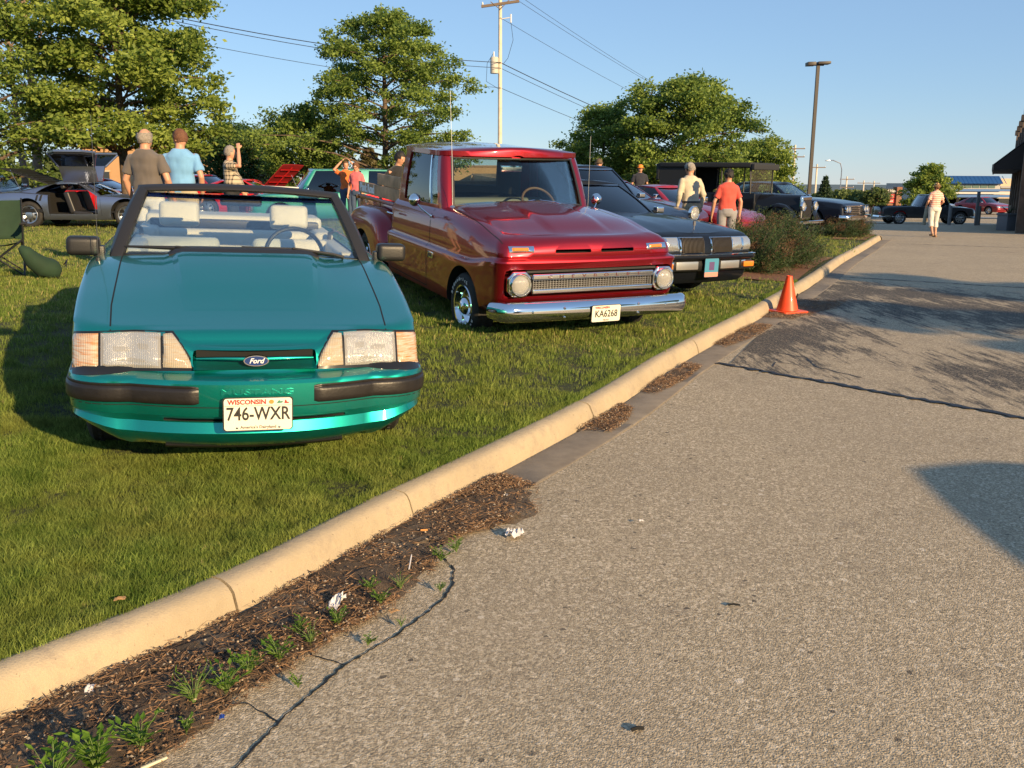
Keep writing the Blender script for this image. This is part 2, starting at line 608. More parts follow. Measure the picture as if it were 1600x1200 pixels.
# ------------------------------------------------------------------ ground sheets
def sheet(name, xs_of_row, ys, zf, material, smooth=60):
    mb = MB()
    P = [[(x, y, zf(x, y)) for x in xs_of_row(y)] for y in ys]
    mb.grid(P)
    return tag(obj(name, mb, material, smooth=smooth), kind='structure')

far = MB(); far.grid([[(x, y, -1.15) for x in np.linspace(-2500, 2500, 5)] for y in np.linspace(-2500, 2500, 5)])
tag(obj('ground', far, FIELD), kind='structure')
ys_road = [-60, -40, -25, -15, -10, -6, -3, 0] + list(np.arange(1, 31, 1.0)) + list(np.arange(32, 72, 2.0)) + [80, 120, 200]
def road_rows(y):
    x0 = kerb_x(y) - .05 if y < 27.5 else (kerb_x(y) - .05 if y < 29.3 else -30)
    return list(np.linspace(x0, 14 + max(0, y), 10)) + [70, 140]
sheet('road', road_rows, ys_road, lambda x, y: z_road(y), ASPHALT)
sheet('ground', lambda x: [-2400, -160, -90, 90, 160, 2400], [-2400, -60.5], lambda x, y: -.02, ASPHALT)

ys_lawn = list(np.arange(-14, 0, 1.0)) + list(np.arange(0, 16, .33)) + list(np.arange(16, 30, .8)) + list(np.arange(30, 62, 3.0)) + [80, 120, 200]
def lawn_rows(y):
    d = np.concatenate([np.linspace(0, 2, 8), np.linspace(2.4, 8, 12), np.linspace(9, 30, 12), [40, 60, 100, 200]])
    return [kerb_x(y) - .155 - t for t in d][::-1]
lawn = sheet('lawn', lawn_rows, ys_lawn, z_lawn, TURF)

# ------------------------------------------------------------------ kerb: sections with joints, gutter pan
kerb_root = tag(bpy.data.objects.new('kerb', None), kind='structure'); COL.objects.link(kerb_root)
gut_root = tag(bpy.data.objects.new('gutter', None), kind='structure'); COL.objects.link(gut_root)
def kerb_frame(y):
    x = kerb_x(y); d = Vector((kerb_x(y + .05) - kerb_x(y - .05), .1)).normalized()
    return Vector((x, y)), Vector((d.y, -d.x))        # point, normal towards the road
PROF = [(.004, -.05), (0, .0), (-.012, .045), (-.026, .085), (-.040, .108), (-.058, .122), (-.085, .129), (-.12, .130), (-.150, .124), (-.158, .112), (-.158, -.05)]
def section(y0, y1, mb, prof, seg=.2, jit=0.0):
    n = max(2, int((y1 - y0) / seg)); P = []
    for i in range(n + 1):
        y = y0 + (y1 - y0) * i / n
        p, nn = kerb_frame(y)
        row = []
        for (o, z) in prof:
            w = noise.noise(Vector((y * 1.7, o * 9, z * 9))) * .008 + min(0, noise.noise(Vector((y * 13, o * 30, z * 30))) + .12) * .012
            q = p + nn * (o + w + jit)
            row.append((q.x, q.y, z_road(y) + z + w * .6))
        P.append(row)
    mb.grid(P)
    c = len(prof)
    o = len(mb.v) - (n + 1) * c
    mb.f.append(tuple(range(o, o + c))); mb.m.append(0)
    mb.f.append(tuple(reversed(range(o + n * c, o + n * c + c)))); mb.m.append(0)
joints = [-13, -9, -5.6, -2.3, .4, 3.22, 4.26, 6.15, 7.5, 8.75, 11.45, 14.1, 16.8, 19.5, 22.2, 24.9, 27.55]
for a, b_ in zip(joints[:-1], joints[1:]):
    mb = MB(); section(a + .006, b_ - .006, mb, PROF, .05, random.uniform(-.006, .006))
    obj('kerb_section', mb, CONCRETE, kerb_root, smooth=50, bevel=0)
for a, b_ in zip(joints[:-1], joints[1:]):
    mb = MB(); section(a + .003, b_ - .003, mb, [(.27, -.04), (.27, .006), (.262, .012), (.02, .009), (.01, -.04)], .3)
    obj('gutter_slab', mb, GUTTER, gut_root, smooth=40)
# the kerb's rounded far end
end = MB(); PP = []
ce = kerb_frame(27.55)[0]
for i in range(15):
    t = i / 14
    a = R(-27) + t * R(150)
    cx, cy = 10.85 - 1.35 * math.cos(R(-27)), 27.55 - 1.35 * math.sin(R(-27))
    row = []
    for (o, z) in PROF:
        r = 1.35 + o
        row.append((cx + r * math.cos(a), cy + r * math.sin(a), z_road(27.6) + z))
    PP.append(row)
end.grid(PP)
obj('kerb_section', end, CONCRETE, kerb_root, smooth=50)

# ------------------------------------------------------------------ asphalt patches, seams and cracks
def patch_sheet(name, corners, material, dz, n=14):
    A, B, C_, D = [Vector(c) for c in corners]
    mb = MB(); P = []
    for i in range(n + 1):
        a = A.lerp(D, i / n); b_ = B.lerp(C_, i / n); row = []
        for j in range(n + 1):
            q = a.lerp(b_, j / n)
            row.append((q.x, q.y, z_road(q.y) + dz))
        P.append(row)
    mb.grid(P)
    return tag(obj(name, mb, material), kind='structure')
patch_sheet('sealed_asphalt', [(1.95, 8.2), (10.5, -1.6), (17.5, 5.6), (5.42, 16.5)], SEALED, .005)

def ribbon(name, pts, w, material, dz=.009, jag=.4, seed=0, step=.05, kind='structure'):
    rr = random.Random(seed)
    pts = [Vector(p) for p in pts]; P = []
    for a, b_ in zip(pts[:-1], pts[1:]):
        n = max(1, int((b_ - a).length / step)); d = (b_ - a).normalized(); nn = Vector((-d.y, d.x))
        for i in range(n):
            q = a.lerp(b_, i / n) + nn * rr.uniform(-1, 1) * w * jag
            h = w * (.5 + rr.uniform(-.3, .35))
            z = z_road(q.y) + dz
            P.append([(q.x - nn.x * h, q.y - nn.y * h, z), (q.x, q.y, z + .001), (q.x + nn.x * h, q.y + nn.y * h, z)])
    mb = MB(); mb.grid(P)
    return tag(obj(name, mb, material), kind=kind)
ribbon('tar_seam', [(1.86, 8.26), (2.6, 7.42), (3.57, 6.3), (5.0, 4.65), (8, 1.2)], .06, TAR, seed=1)
ribbon('tar_seam', [(5.42, 16.5), (8.1, 14.66), (12, 12.0)], .05, TAR, seed=2)
ribbon('tar_seam', [(10.5, 25.6), (15, 23.0), (22, 19.4)], .05, TAR, seed=3)
ribbon('asphalt_crack', [(-.90, 2.05), (-.76, 2.30), (-.70, 2.52), (-.56, 2.86), (-.42, 3.06), (-.27, 3.35), (-.235, 3.5), (-.24, 3.66), (-.30, 3.80)], .008, TAR, .004, .55, 4, .02)
ribbon('asphalt_crack', [(-.70, 2.52), (-.82, 2.62), (-.93, 2.60)], .005, TAR, .004, .7, 5, .02)
ribbon('asphalt_crack', [(-.56, 2.86), (-.68, 2.92), (-.76, 3.05)], .005, TAR, .004, .7, 6, .02)
ribbon('asphalt_crack', [(2.5, 8.9), (2.75, 8.5), (2.7, 8.1), (2.95, 7.6)], .014, TAR, .008, .8, 7, .04)
ribbon('asphalt_crack', [(2.7, 8.1), (2.4, 8.3), (2.3, 8.05)], .009, TAR, .008, .8, 8, .04)

# ------------------------------------------------------------------ gutter soil with debris
def blob_sheet(name, outline, material, h=.03, n=26, seed=0, lab=None):
    """low heap whose outline runs between two rails (left pts, right pts)"""
    Lr, Rr = outline
    def rail(pts, t):
        s = t * (len(pts) - 1); i = min(int(s), len(pts) - 2)
        return Vector(pts[i]).lerp(Vector(pts[i + 1]), s - i)
    mb = MB(); P = []
    m = 10
    for i in range(n + 1):
        t = i / n
        a = rail(Lr, t); b_ = rail(Rr, t); row = []
        for j in range(m + 1):
            u = j / m
            q = a.lerp(b_, u)
            if 0 < j:
                q += Vector((noise.noise(Vector((q.x * 9, q.y * 9, seed))), noise.noise(Vector((q.x * 9, q.y * 9, seed + 9))))) * .085 * u
            e = max(0, min(1, min(u * 8 + .3, (1 - u) * 4, t * 6, (1 - t) * 6)))
            z = z_road(q.y) + .004 + h * e * (.55 + .6 * noise.noise(Vector((q.x * 14, q.y * 14, seed)))) - (.012 if e <= 0 else 0)
            row.append((q.x, q.y, z))
        P.append(row)
    mb.grid(P)
    return tag(obj(name, mb, material, smooth=80), lab, kind='structure')
HEAPS = [
    ([(-3.6, -.1), (-2.2, 1.65), (-1.50, 2.55), (-1.0, 3.24), (-.5, 4.2), (-.12, 4.85)],
     [(-2.6, -.3), (-1.5, 1.5), (-1.00, 2.28), (-.80, 2.72), (-.62, 3.05), (-.48, 3.25), (-.33, 3.62), (-.30, 3.94), (.13, 4.3), (.13, 4.72), (-.05, 4.9)]),
    ([(.40, 5.85), (.62, 6.25), (.80, 6.6)], [(.62, 5.82), (.78, 6.15), (.86, 6.5)]),
    ([(.98, 7.0), (1.25, 7.6), (1.55, 8.2)], [(1.10, 6.95), (1.42, 7.5), (1.68, 8.1)]),
    ([(2.0, 9.15), (2.4, 9.95), (2.75, 10.6)], [(2.1, 9.05), (2.62, 9.8), (2.95, 10.5)]),
    ([(3.0, 11.15), (3.5, 12.1), (3.9, 13.0)], [(3.3, 11.0), (4.1, 11.9), (4.6, 12.9)]),
]
for i, hp in enumerate(HEAPS):
    blob_sheet('soil', hp, SOIL, [.035, .02, .025, .022, .03][i], 60 if i == 0 else 16, i)

def rail_pt(pts, t):
    s = t * (len(pts) - 1); i = min(int(s), len(pts) - 2)
    return Vector(pts[i]).lerp(Vector(pts[i + 1]), s - i)
NEEDLE = [mat('dry needles', (.24, .135, .065), .8), mat('wood chips', (.26, .16, .09), .8), mat('pale chips', (.46, .36, .24), .8), mat('dark bark', (.05, .03, .02), .9), mat('grit', (.24, .21, .18), .8)]
deb = MB()
def debris(n, hp, spread=1.0):
    for _ in range(n):
        t = random.random(); u = random.random() ** 1.0
        q = rail_pt(hp[0], t).lerp(rail_pt(hp[1], t), u * spread)
        if q.y < 1.6: continue
        if noise.noise(Vector((q.x * 3.2, q.y * 3.2, 7))) < -.12 and random.random() < .75: continue
        z = z_road(q.y) + .012 + random.random() * .022
        a = random.uniform(0, PI); k = random.choices(range(5), (6.5, 1.6, .5, 5, .8))[0]
        if k in (0, 3) and random.random() < .85: l, w = random.uniform(.02, .085), random.uniform(.0009, .0024)
        else: l, w = random.uniform(.004, .018), random.uniform(.002, .007)
        if k == 4: l = w = random.uniform(.003, .008)
        d = Vector((math.cos(a), math.sin(a), random.uniform(-.25, .35))) * l * .5
        s = Vector((-math.sin(a), math.cos(a), random.uniform(-.4, .4))) * w
        p = Vector((q.x, q.y, z)); up = Vector((0, 0, w * .8))
        deb.add([p - d, p + s, p + d, p - s, p + up], [(0, 1, 4), (1, 2, 4), (2, 3, 4), (3, 0, 4)], k)
debris(21000, HEAPS[0], 1.03)
for hp, n in zip(HEAPS[1:], (2500, 4000, 3500, 5000)):
    debris(n, hp, 1.1)
tag(obj('leaf_litter', deb, NEEDLE, smooth=None), 'brown needles bark chips and grit lying along the gutter', None, None, 'stuff')
# ------------------------------------------------------------------ car building kit
# car space: x across (image right when the car faces the viewer), y from nose to tail, z up
def half_ring(y0, bow, crx, cry, y1, rbow, rcx, rcy, wf, zf, nf=8, nc=6, ns=34, pw=2.0, sup=2.3):
    yc = y0 + bow + cry; yr = y1 - rbow - rcy
    w0 = wf(yc); w1 = wf(yr)
    pts = []
    for i in range(nf + 1):
        s = i / nf; x = s * (w0 - crx)
        pts.append((x, y0 + bow * s ** pw))
    for i in range(1, nc + 1):
        a = PI / 2 * i / nc
        pts.append((w0 - crx + crx * abs(math.sin(a)) ** (2 / sup), yc - cry * abs(math.cos(a)) ** (2 / sup)))
    for i in range(1, ns):
        y = yc + (yr - yc) * i / ns
        pts.append((wf(y), y))
    for i in range(0, nc + 1):
        a = PI / 2 * (1 - i / nc)
        pts.append((w1 - rcx + rcx * abs(math.sin(a)) ** (2 / sup), yr + rcy * abs(math.cos(a)) ** (2 / sup)))
    for i in range(1, nf + 1):
        s = 1 - i / nf; x = s * (w1 - rcx)
        pts.append((x, y1 - rbow * s ** pw))
    return [(x, y, zf(x, y)) for x, y in pts]

def ring_body(rings, topz, mi=0, sub=1, cross=14):
    """rings: list of half rings from the sill up; lofted, mirrored, capped on top and bottom"""
    n = len(rings[0])
    mb = MB()
    def full(r):
        return list(r) + [(-x, y, z) for (x, y, z) in r[-2:0:-1]]
    loops = [full(r) for r in rings]
    c = len(loops[0])
    V = [p for lp in loops for p in lp]
    F = []
    for i in range(len(loops) - 1):
        for k in range(c):
            k2 = (k + 1) % c
            F.append((i * c + k, i * c + k2, (i + 1) * c + k2, (i + 1) * c + k))
    mb.add(V, F, mi)
    def cap(r, base, zfun):
        # rows across from right edge to left edge, edge verts shared by weld
        P = []
        for (x, y, z) in r[1:-1]:
            row = []
            for j in range(cross + 1):
                u = 1 - 2 * j / cross
                xx = x * u
                row.append((xx, y, z if j in (0, cross) else zfun(xx, y, z, x)))
            P.append(row)
        mb.grid(P, mi)
        e0, e1 = r[0], r[-1]
        o = len(mb.v) - len(P) * (cross + 1)
        mb.v.append(e0); a = len(mb.v) - 1
        for j in range(cross):
            mb.f.append((a, o + j, o + j + 1)); mb.m.append(mi)
        mb.v.append(e1); a = len(mb.v) - 1
        q = o + (len(P) - 1) * (cross + 1)
        for j in range(cross):
            mb.f.append((a, q + j + 1, q + j)); mb.m.append(mi)
    cap(rings[-1], 0, topz)
    cap(rings[0], 0, lambda xx, y, z, x: z)
    return mb

def weld(me, d=1e-5):
    bm = bmesh.new(); bm.from_mesh(me)
    bmesh.ops.remove_doubles(bm, verts=bm.verts, dist=d)
    bmesh.ops.dissolve_degenerate(bm, edges=bm.edges, dist=1e-6)
    bmesh.ops.recalc_face_normals(bm, faces=bm.faces)
    finish_bm(bm, 38)
    bm.to_mesh(me); bm.free()
    return me

def cyl_cutter(x0, x1, y, z, r, n=40, m=None):
    mb = MB()
    M = Matrix.Translation((x0, y, z)) @ Matrix.Rotation(PI / 2, 4, 'Y')
    mb.lathe([(0.0001, 0), (r, 0), (r, x1 - x0), (0.0001, x1 - x0)], n, 0, M)
    me = to_mesh('cut', mb, m or DARK, smooth=None)
    return weld(me)

def box_cutter(*a, m=None, bevel=0.0):
    mb = MB(); mb.box(*a)
    return to_mesh('cut', mb, m or DARK, smooth=None, bevel=bevel)

def bvh_of(me):
    bm = bmesh.new(); bm.from_mesh(me)
    t = BVHTree.FromBMesh(bm); bm.free()
    return t

def proj_grid(bvh, fn, dirn, nu, nv, lift, edge=0.12, fallback=None):
    """project a (u,v) grid of start points along dirn onto a body; lifted sheet with edges tucked down"""
    d = Vector(dirn).normalized(); P = []; Q = []
    last = None
    for i in range(nu + 1):
        row = []; row2 = []
        for j in range(nv + 1):
            u, v = i / nu, j / nv
            o = Vector(fn(u, v))
            h = bvh.ray_cast(o, d)
            if h[0] is None:
                loc, nn = (last if last else (o, -d))
            else:
                loc, nn = h[0], h[1]
                last = (loc, nn)
            if nn.dot(d) > 0: nn = -nn
            e = min(u, 1 - u, v, 1 - v)
            k = 1.0 if edge <= 0 else min(1, e / edge)
            k = math.sqrt(max(0, 1 - (1 - k) ** 2)) if edge > 0 else 1
            row.append(loc + nn * lift * (.35 + .65 * k))
            row2.append(loc - nn * .004)
        P.append(row); Q.append(row2)
    return P, Q

def patch(name, bvh, fn, dirn, material, parent, nu=12, nv=6, lift=.01, edge=.12, smooth=50):
    P, Q = proj_grid(bvh, fn, dirn, nu, nv, lift, edge)
    mb = MB(); mb.slab(P, Q)
    return obj(name, mb, material, parent, smooth=smooth)

def band(x0, x1, zb, zt):
    """start points on the plane y=-3 for a front patch between curves zb(x), zt(x)"""
    f0 = zb if callable(zb) else (lambda x: zb)
    f1 = zt if callable(zt) else (lambda x: zt)
    return lambda u, v: (x0 + (x1 - x0) * u, -3.0, f0(x0 + (x1 - x0) * u) * (1 - v) + f1(x0 + (x1 - x0) * u) * v)

def seam_mb(mb, bvh, pts, dirn, w=.006, lift=.0016, step=.04):
    d = Vector(dirn).normalized(); S = []
    pts = [Vector(p) for p in pts]
    for a, b_ in zip(pts[:-1], pts[1:]):
        n = max(1, int((b_ - a).length / step))
        for i in range(n + (1 if b_ is pts[-1] else 0)):
            h = bvh.ray_cast(a.lerp(b_, i / n), d)
            if h[0] is not None:
                nn = h[1] if h[1].dot(d) < 0 else -h[1]
                S.append((h[0], nn))
    P = []
    for i, (p, nn) in enumerate(S):
        t = (S[min(i + 1, len(S) - 1)][0] - S[max(i - 1, 0)][0])
        if t.length < 1e-6: continue
        s = t.normalized().cross(nn) * w * .5
        P.append([p + nn * lift - s, p + nn * lift + s])
    if len(P) > 1:
        mb.grid(P)

class Cabin:
    """greenhouse between a belt curve and a roof curve; t runs 0 front centre .. 1 rear centre"""
    def __init__(s, belt, roof, bulge=.02, crown=.05):
        s.b = belt; s.r = roof; s.bulge = bulge; s.crown = crown
    def curve(s, c, t):
        t = abs(t)
        A, B = .3, .7
        if t <= A:
            q = t / A; x = c['xf'] * q; y = c['yf'] + c.get('bf', .05) * q * q
        elif t <= B:
            q = (t - A) / (B - A); y0 = c['yf'] + c.get('bf', .05); y1 = c['yr'] - c.get('br', .05)
            x = c['xf'] + (c['xr'] - c['xf']) * q + c.get('mid', .03) * 4 * q * (1 - q); y = y0 + (y1 - y0) * q
        else:
            q = (1 - t) / (1 - B); x = c['xr'] * q; y = c['yr'] - c.get('br', .05) * q * q
        zz = (y - c['yf']) / (c['yr'] - c['yf'])
        z = c['zf'] + (c['zr'] - c['zf']) * zz + c.get('zc', 0) * 4 * zz * (1 - zz)
        return x, y, z
    def pt(s, t, v, off=0.0):
        sg = -1 if t < 0 else 1
        x0, y0, z0 = s.curve(s.b, t); x1, y1, z1 = s.curve(s.r, t)
        bx = s.bulge * 4 * v * (1 - v)
        x = x0 + (x1 - x0) * v; y = y0 + (y1 - y0) * v; z = z0 + (z1 - z0) * v
        t_ = abs(t)
        if t_ <= .3: n = Vector((.25 * t_ / .3, -1, .4))
        elif t_ < .7: n = Vector((1, 0, .2))
        else: n = Vector((.25 * (1 - t_) / .3, 1, .4))
        n.normalize()
        p = Vector((x, y, z)) + n * (bx + off)
        return Vector((p.x * sg, p.y, p.z))
    def panel(s, name, t0, t1, v0, v1, material, parent, th=.02, off=0.0, nt_=6, nv=6, mb=None, mi=0):
        P = [[s.pt(t0 + (t1 - t0) * i / nt_, v0 + (v1 - v0) * j / nv, off) for j in range(nv + 1)] for i in range(nt_ + 1)]
        Q = [[s.pt(t0 + (t1 - t0) * i / nt_, v0 + (v1 - v0) * j / nv, off - th) for j in range(nv + 1)] for i in range(nt_ + 1)]
        m = mb or MB(); m.slab(P, Q, mi)
        if mb is None:
            return obj(name, m, material, parent, smooth=45)
    def quad(s, name, corners, material, parent, th=.02, off=0, n=5, mb=None):
        """panel whose corners are (t, v) pairs: bottom-start, bottom-end, top-end, top-start"""
        (ta, va), (tb, vb), (tc, vc), (td, vd) = corners
        def f(i, j, o):
            a, b_ = i / n, j / n
            t = (ta * (1 - a) + tb * a) * (1 - b_) + (td * (1 - a) + tc * a) * b_
            v = (va * (1 - a) + vb * a) * (1 - b_) + (vd * (1 - a) + vc * a) * b_
            return s.pt(t, v, o)
        P = [[f(i, j, off) for j in range(n + 1)] for i in range(n + 1)]
        Q = [[f(i, j, off - th) for j in range(n + 1)] for i in range(n + 1)]
        m = mb or MB(); m.slab(P, Q)
        if mb is None:
            return obj(name, m, material, parent, smooth=45)
    def roof(s, name, material, parent, th=.035, over=.012, visor=0.0, v=1.0, n=14):
        ts = [i / 40 for i in range(41)]
        P = []; 
        for t in ts[1:-1]:
            p = s.pt(t, v, over)
            row = []
            for j in range(n + 1):
                u = 1 - 2 * j / n
                row.append(Vector((p.x * u, p.y - (visor * (1 - (t / .3) ** 4) if t < .3 else 0), p.z + s.crown * (1 - abs(u) ** 2.4) * min(1, min(t, 1 - t) / .16 + .15))))
            P.append(row)
        Q = [[q - Vector((0, 0, th)) for q in row] for row in P]
        mb = MB(); mb.slab(P, Q)
        return obj(name, mb, material, parent, smooth=50)

def wheel(parent, x, y, z, r, w, style='alloy', side=1, rimr=None, steer=0.0, whitewall=False, material=None):
    """wheel with its axle along x; the outer face looks to side*x"""
    rr = rimr or r * .66
    wr = bpy.data.objects.new('wheel', None); COL.objects.link(wr); wr.parent = parent
    wr.location = (x, y, z); wr.rotation_euler = (0, 0, steer)
    M = Matrix.Rotation(side * PI / 2, 4, 'Y')
    h = w / 2
    mb = MB()
    prof = [(rr, -h * .8), (rr + .02, -h * .95), ((rr + r) / 2, -h), (r - .02, -h * .9), (r, -h * .7), (r, 0), (r, h * .7), (r - .02, h * .9), ((rr + r) / 2, h), (rr + .02, h * .95), (rr, h * .8)]
    mb.lathe(prof, 40, 0, M)
    for k in range(44):     # tread blocks
        a = 2 * PI * k / 44
        B = M @ Matrix.Rotation(a, 4, 'Z') @ Matrix.Translation((r, 0, 0))
        for s_ in (-1, 1):
            mb.box(-.004, .005, -.016, .016, s_ * h * .12 - h * .08 + s_ * h * .25, s_ * h * .12 + h * .08 + s_ * h * .25, 0, B)
    ty = obj('tyre', mb, RUBBER, wr, smooth=40)
    if whitewall:
        b2 = MB(); b2.lathe([((rr + r) / 2 + .012, h * 1.01), ((rr + r) / 2 - .012, h * 1.012)], 40, 0, M)
        obj('white_letter_ring', b2, mat('white rubber', (.6, .6, .56), .7), wr)
    rim = MB()
    if style == 'rally':
        pr = [(rr + .012, h * .90), (rr + .006, h * 1.0), (rr - .008, h * .97), (rr - .016, h * .70), (rr * .90, h * .62), (rr * .86, h * .34), (rr * .78, h * .28), (rr * .70, h * .10), (rr * .60, h * .06), (rr * .52, h * .24), (rr * .47, h * .50), (.0, h * .52)]
        rim.lathe(pr, 56, 0, M)
        obj('rim', rim, CHROME, wr, smooth=45)
        cap = MB(); cap.lathe([(rr * .46, h * .45), (rr * .45, h * .72), (rr * .38, h * .94), (rr * .26, h * 1.10), (rr * .18, h * 1.14), (rr * .16, h * 1.22), (0, h * 1.24)], 40, 0, M)
        obj('hub_cap', cap, CHROME, wr, smooth=45)
    elif style == 'spoke':
        rim.lathe([(rr, h * .9), (rr - .012, h * .98), (rr - .03, h * .6), (rr - .03, -h * .6)], 36, 0, M)
        rim.lathe([(.06, 0), (.06, h * .95), (.03, h * 1.05), (0, h * 1.06)], 20, 0, M)
        for k in range(10):
            a = 2 * PI * k / 10
            B = M @ Matrix.Rotation(a, 4, 'Z')
            rim.box(.05, rr - .02, -.018, .018, h * .55, h * .8, 0, B)
        obj('rim', rim, material or ALU, wr, smooth=30)
    else:
        rim.lathe([(rr + .01, h * .9), (rr, h * 1.0), (rr - .018, h * .96), (rr - .03, h * .5), (rr - .035, -h * .5)], 36, 0, M)
        rim.lathe([(rr - .03, h * .28), (.09, h * .55), (.085, h * .8), (.04, h * .86), (0, h * .86)], 36, 0, M)
        obj('rim', rim, material or ALU, wr, smooth=30)
        d = MB()
        for k in range(8):
            a = 2 * PI * k / 8
            B = M @ Matrix.Rotation(a, 4, 'Z') @ Matrix.Translation((rr * .68, 0, h * .44))
            d.box(-rr * .14, rr * .16, -.022, .022, -.006, .008, 0, B)
        obj('rim_slot', d, DARK, wr, smooth=None)
    return wr

def seat(name, parent, x, y, z, w=.5, material=None, h=.55, head=True, pipe=None):
    """bucket seat facing -y: cushion, backrest leaning back, headrest"""
    def slab(cx, cy, cz, sx, sy, sz, rx, bev):
        mb = MB(); M = Matrix.Translation((cx, cy, cz)) @ Matrix.Rotation(rx, 4, 'X')
        mb.box(-sx / 2, sx / 2, -sy / 2, sy / 2, -sz / 2, sz / 2, 0, M)
        return mb
    root = bpy.data.objects.new(name, None); COL.objects.link(root); root.parent = parent; root.location = (x, y, z)
    obj('cushion', slab(0, -.1, .1, w, .5, .16, R(6), .05), material, root, bevel=.05, segs=4)
    obj('backrest', slab(0, .22, .12 + h / 2, w, .15, h, R(-16), .05), material, root, bevel=.055, segs=4)
    if head:
        obj('headrest', slab(0, .22 + h * .36, h + .26, w * .5, .11, .17, R(-14), .05), material, root, bevel=.04, segs=4)
    return root

def steering_wheel(parent, x, y, z, r=.18, tilt=R(60), material=None):
    M = Matrix.Translation((x, y, z)) @ Matrix.Rotation(tilt, 4, 'X')
    mb = MB(); n = 32
    mb.tube([M @ Vector((r * math.cos(2 * PI * k / n), r * math.sin(2 * PI * k / n), 0)) for k in range(n + 1)], .014, 8)
    for a in (0, PI, -PI / 2):
        mb.tube([M @ Vector((0, 0, -.02)), M @ Vector((r * math.cos(a), r * math.sin(a), 0))], .012, 6)
    mb.ball(M @ Vector((0, 0, -.02)), .045, 10, 6)
    return obj('steering_wheel', mb, material or BLACK, parent)

def mirror(parent, x, y, z, material, side, s=1.0, chrome=False):
    r = bpy.data.objects.new('wing_mirror', None); COL.objects.link(r); r.parent = parent; r.location = (x, y, z)
    mb = MB(); mb.box(-.085 * s, .085 * s, -.07 * s, .04 * s, -.055 * s, .055 * s)
    obj('mirror_shell', mb, CHROME if chrome else material, r, bevel=.03 * s, segs=4)
    g = MB(); g.box(-.072 * s, .072 * s, .04 * s, .044 * s, -.044 * s, .044 * s)
    obj('mirror_glass', g, CHROME, r)
    f = MB(); f.box(-side * .06 * s, -side * .15 * s, -.05 * s, .01 * s, -.06 * s, -.01 * s)
    obj('mirror_foot', f, material, r, bevel=.01)
    return r

def headlamp_round(parent, x, y, z, r, bezel=CHROME, lens=None, name='headlight', square=False):
    h = bpy.data.objects.new(name, None); COL.objects.link(h); h.parent = parent; h.location = (x, y, z)
    M = Matrix.Rotation(PI / 2, 4, 'X')
    b = MB(); b.lathe([(r * 1.18, -.03), (r * 1.2, .01), (r * 1.1, .025), (r * 1.0, .012), (r * .98, -.02)], 32, 0, M)
    obj('headlight_bezel', b, bezel, h, smooth=35)
    rf = MB(); rf.lathe([(r * .98, .0), (r * .8, -.03), (r * .45, -.055), (0, -.06)], 28, 0, M)
    obj('reflector', rf, mat('reflector', (.72, .72, .68), .18, 1.0), h, smooth=60)
    l = MB(); l.lathe([(r * .99, .004), (r * .8, .02), (r * .4, .032), (0, .035)], 28, 0, M)
    obj('lens', l, lens or LENS, h, smooth=60)
    return h

def lens_mat(name, color, alpha=.5, color2=None):
    if name in MATS: return MATS[name]
    m, N, L, b = nt(name)
    setc(b.inputs['Base Color'], color)
    b.inputs['Roughness'].default_value = .12
    b.inputs['Metallic'].default_value = .0
    b.inputs['Coat Weight'].default_value = 1.0
    tc = N.new('ShaderNodeTexCoord'); wv = N.new('ShaderNodeTexWave')
    wv.inputs['Scale'].default_value = 38.0; wv.inputs['Distortion'].default_value = 1.2
    L.new(tc.outputs['Object'], wv.inputs['Vector'])
    bp = N.new('ShaderNodeBump'); bp.inputs['Strength'].default_value = .35; bp.inputs['Distance'].default_value = .004
    L.new(wv.outputs[0], bp.inputs['Height']); L.new(bp.outputs[0], b.inputs['Normal'])
    b.inputs['Transmission Weight'].default_value = alpha
    if color2:
        nz = N.new('ShaderNodeTexNoise'); nz.inputs['Scale'].default_value = 16.0; nz.inputs['Detail'].default_value = 4; mp = N.new('ShaderNodeMapping'); mp.inputs['Scale'].default_value = (1, 1, 9)
        L.new(tc.outputs['Object'], mp.inputs[0]); L.new(mp.outputs[0], nz.inputs['Vector'])
        mr = N.new('ShaderNodeMapRange'); mr.inputs[1].default_value = .40; mr.inputs[2].default_value = .68; L.new(nz.outputs[0], mr.inputs[0])
        mx = N.new('ShaderNodeMix'); mx.data_type = 'RGBA'; setc(mx.inputs[6], color); setc(mx.inputs[7], color2); L.new(mr.outputs[0], mx.inputs[0]); L.new(mx.outputs[2], b.inputs['Base Color'])
    b.inputs['IOR'].default_value = 1.25
    MATS[name] = m
    return m
LENS = lens_mat('ribbed clear lens', (.92, .90, .84), .72)
REFL = mat('reflector', (.72, .72, .68), .18, 1.0)

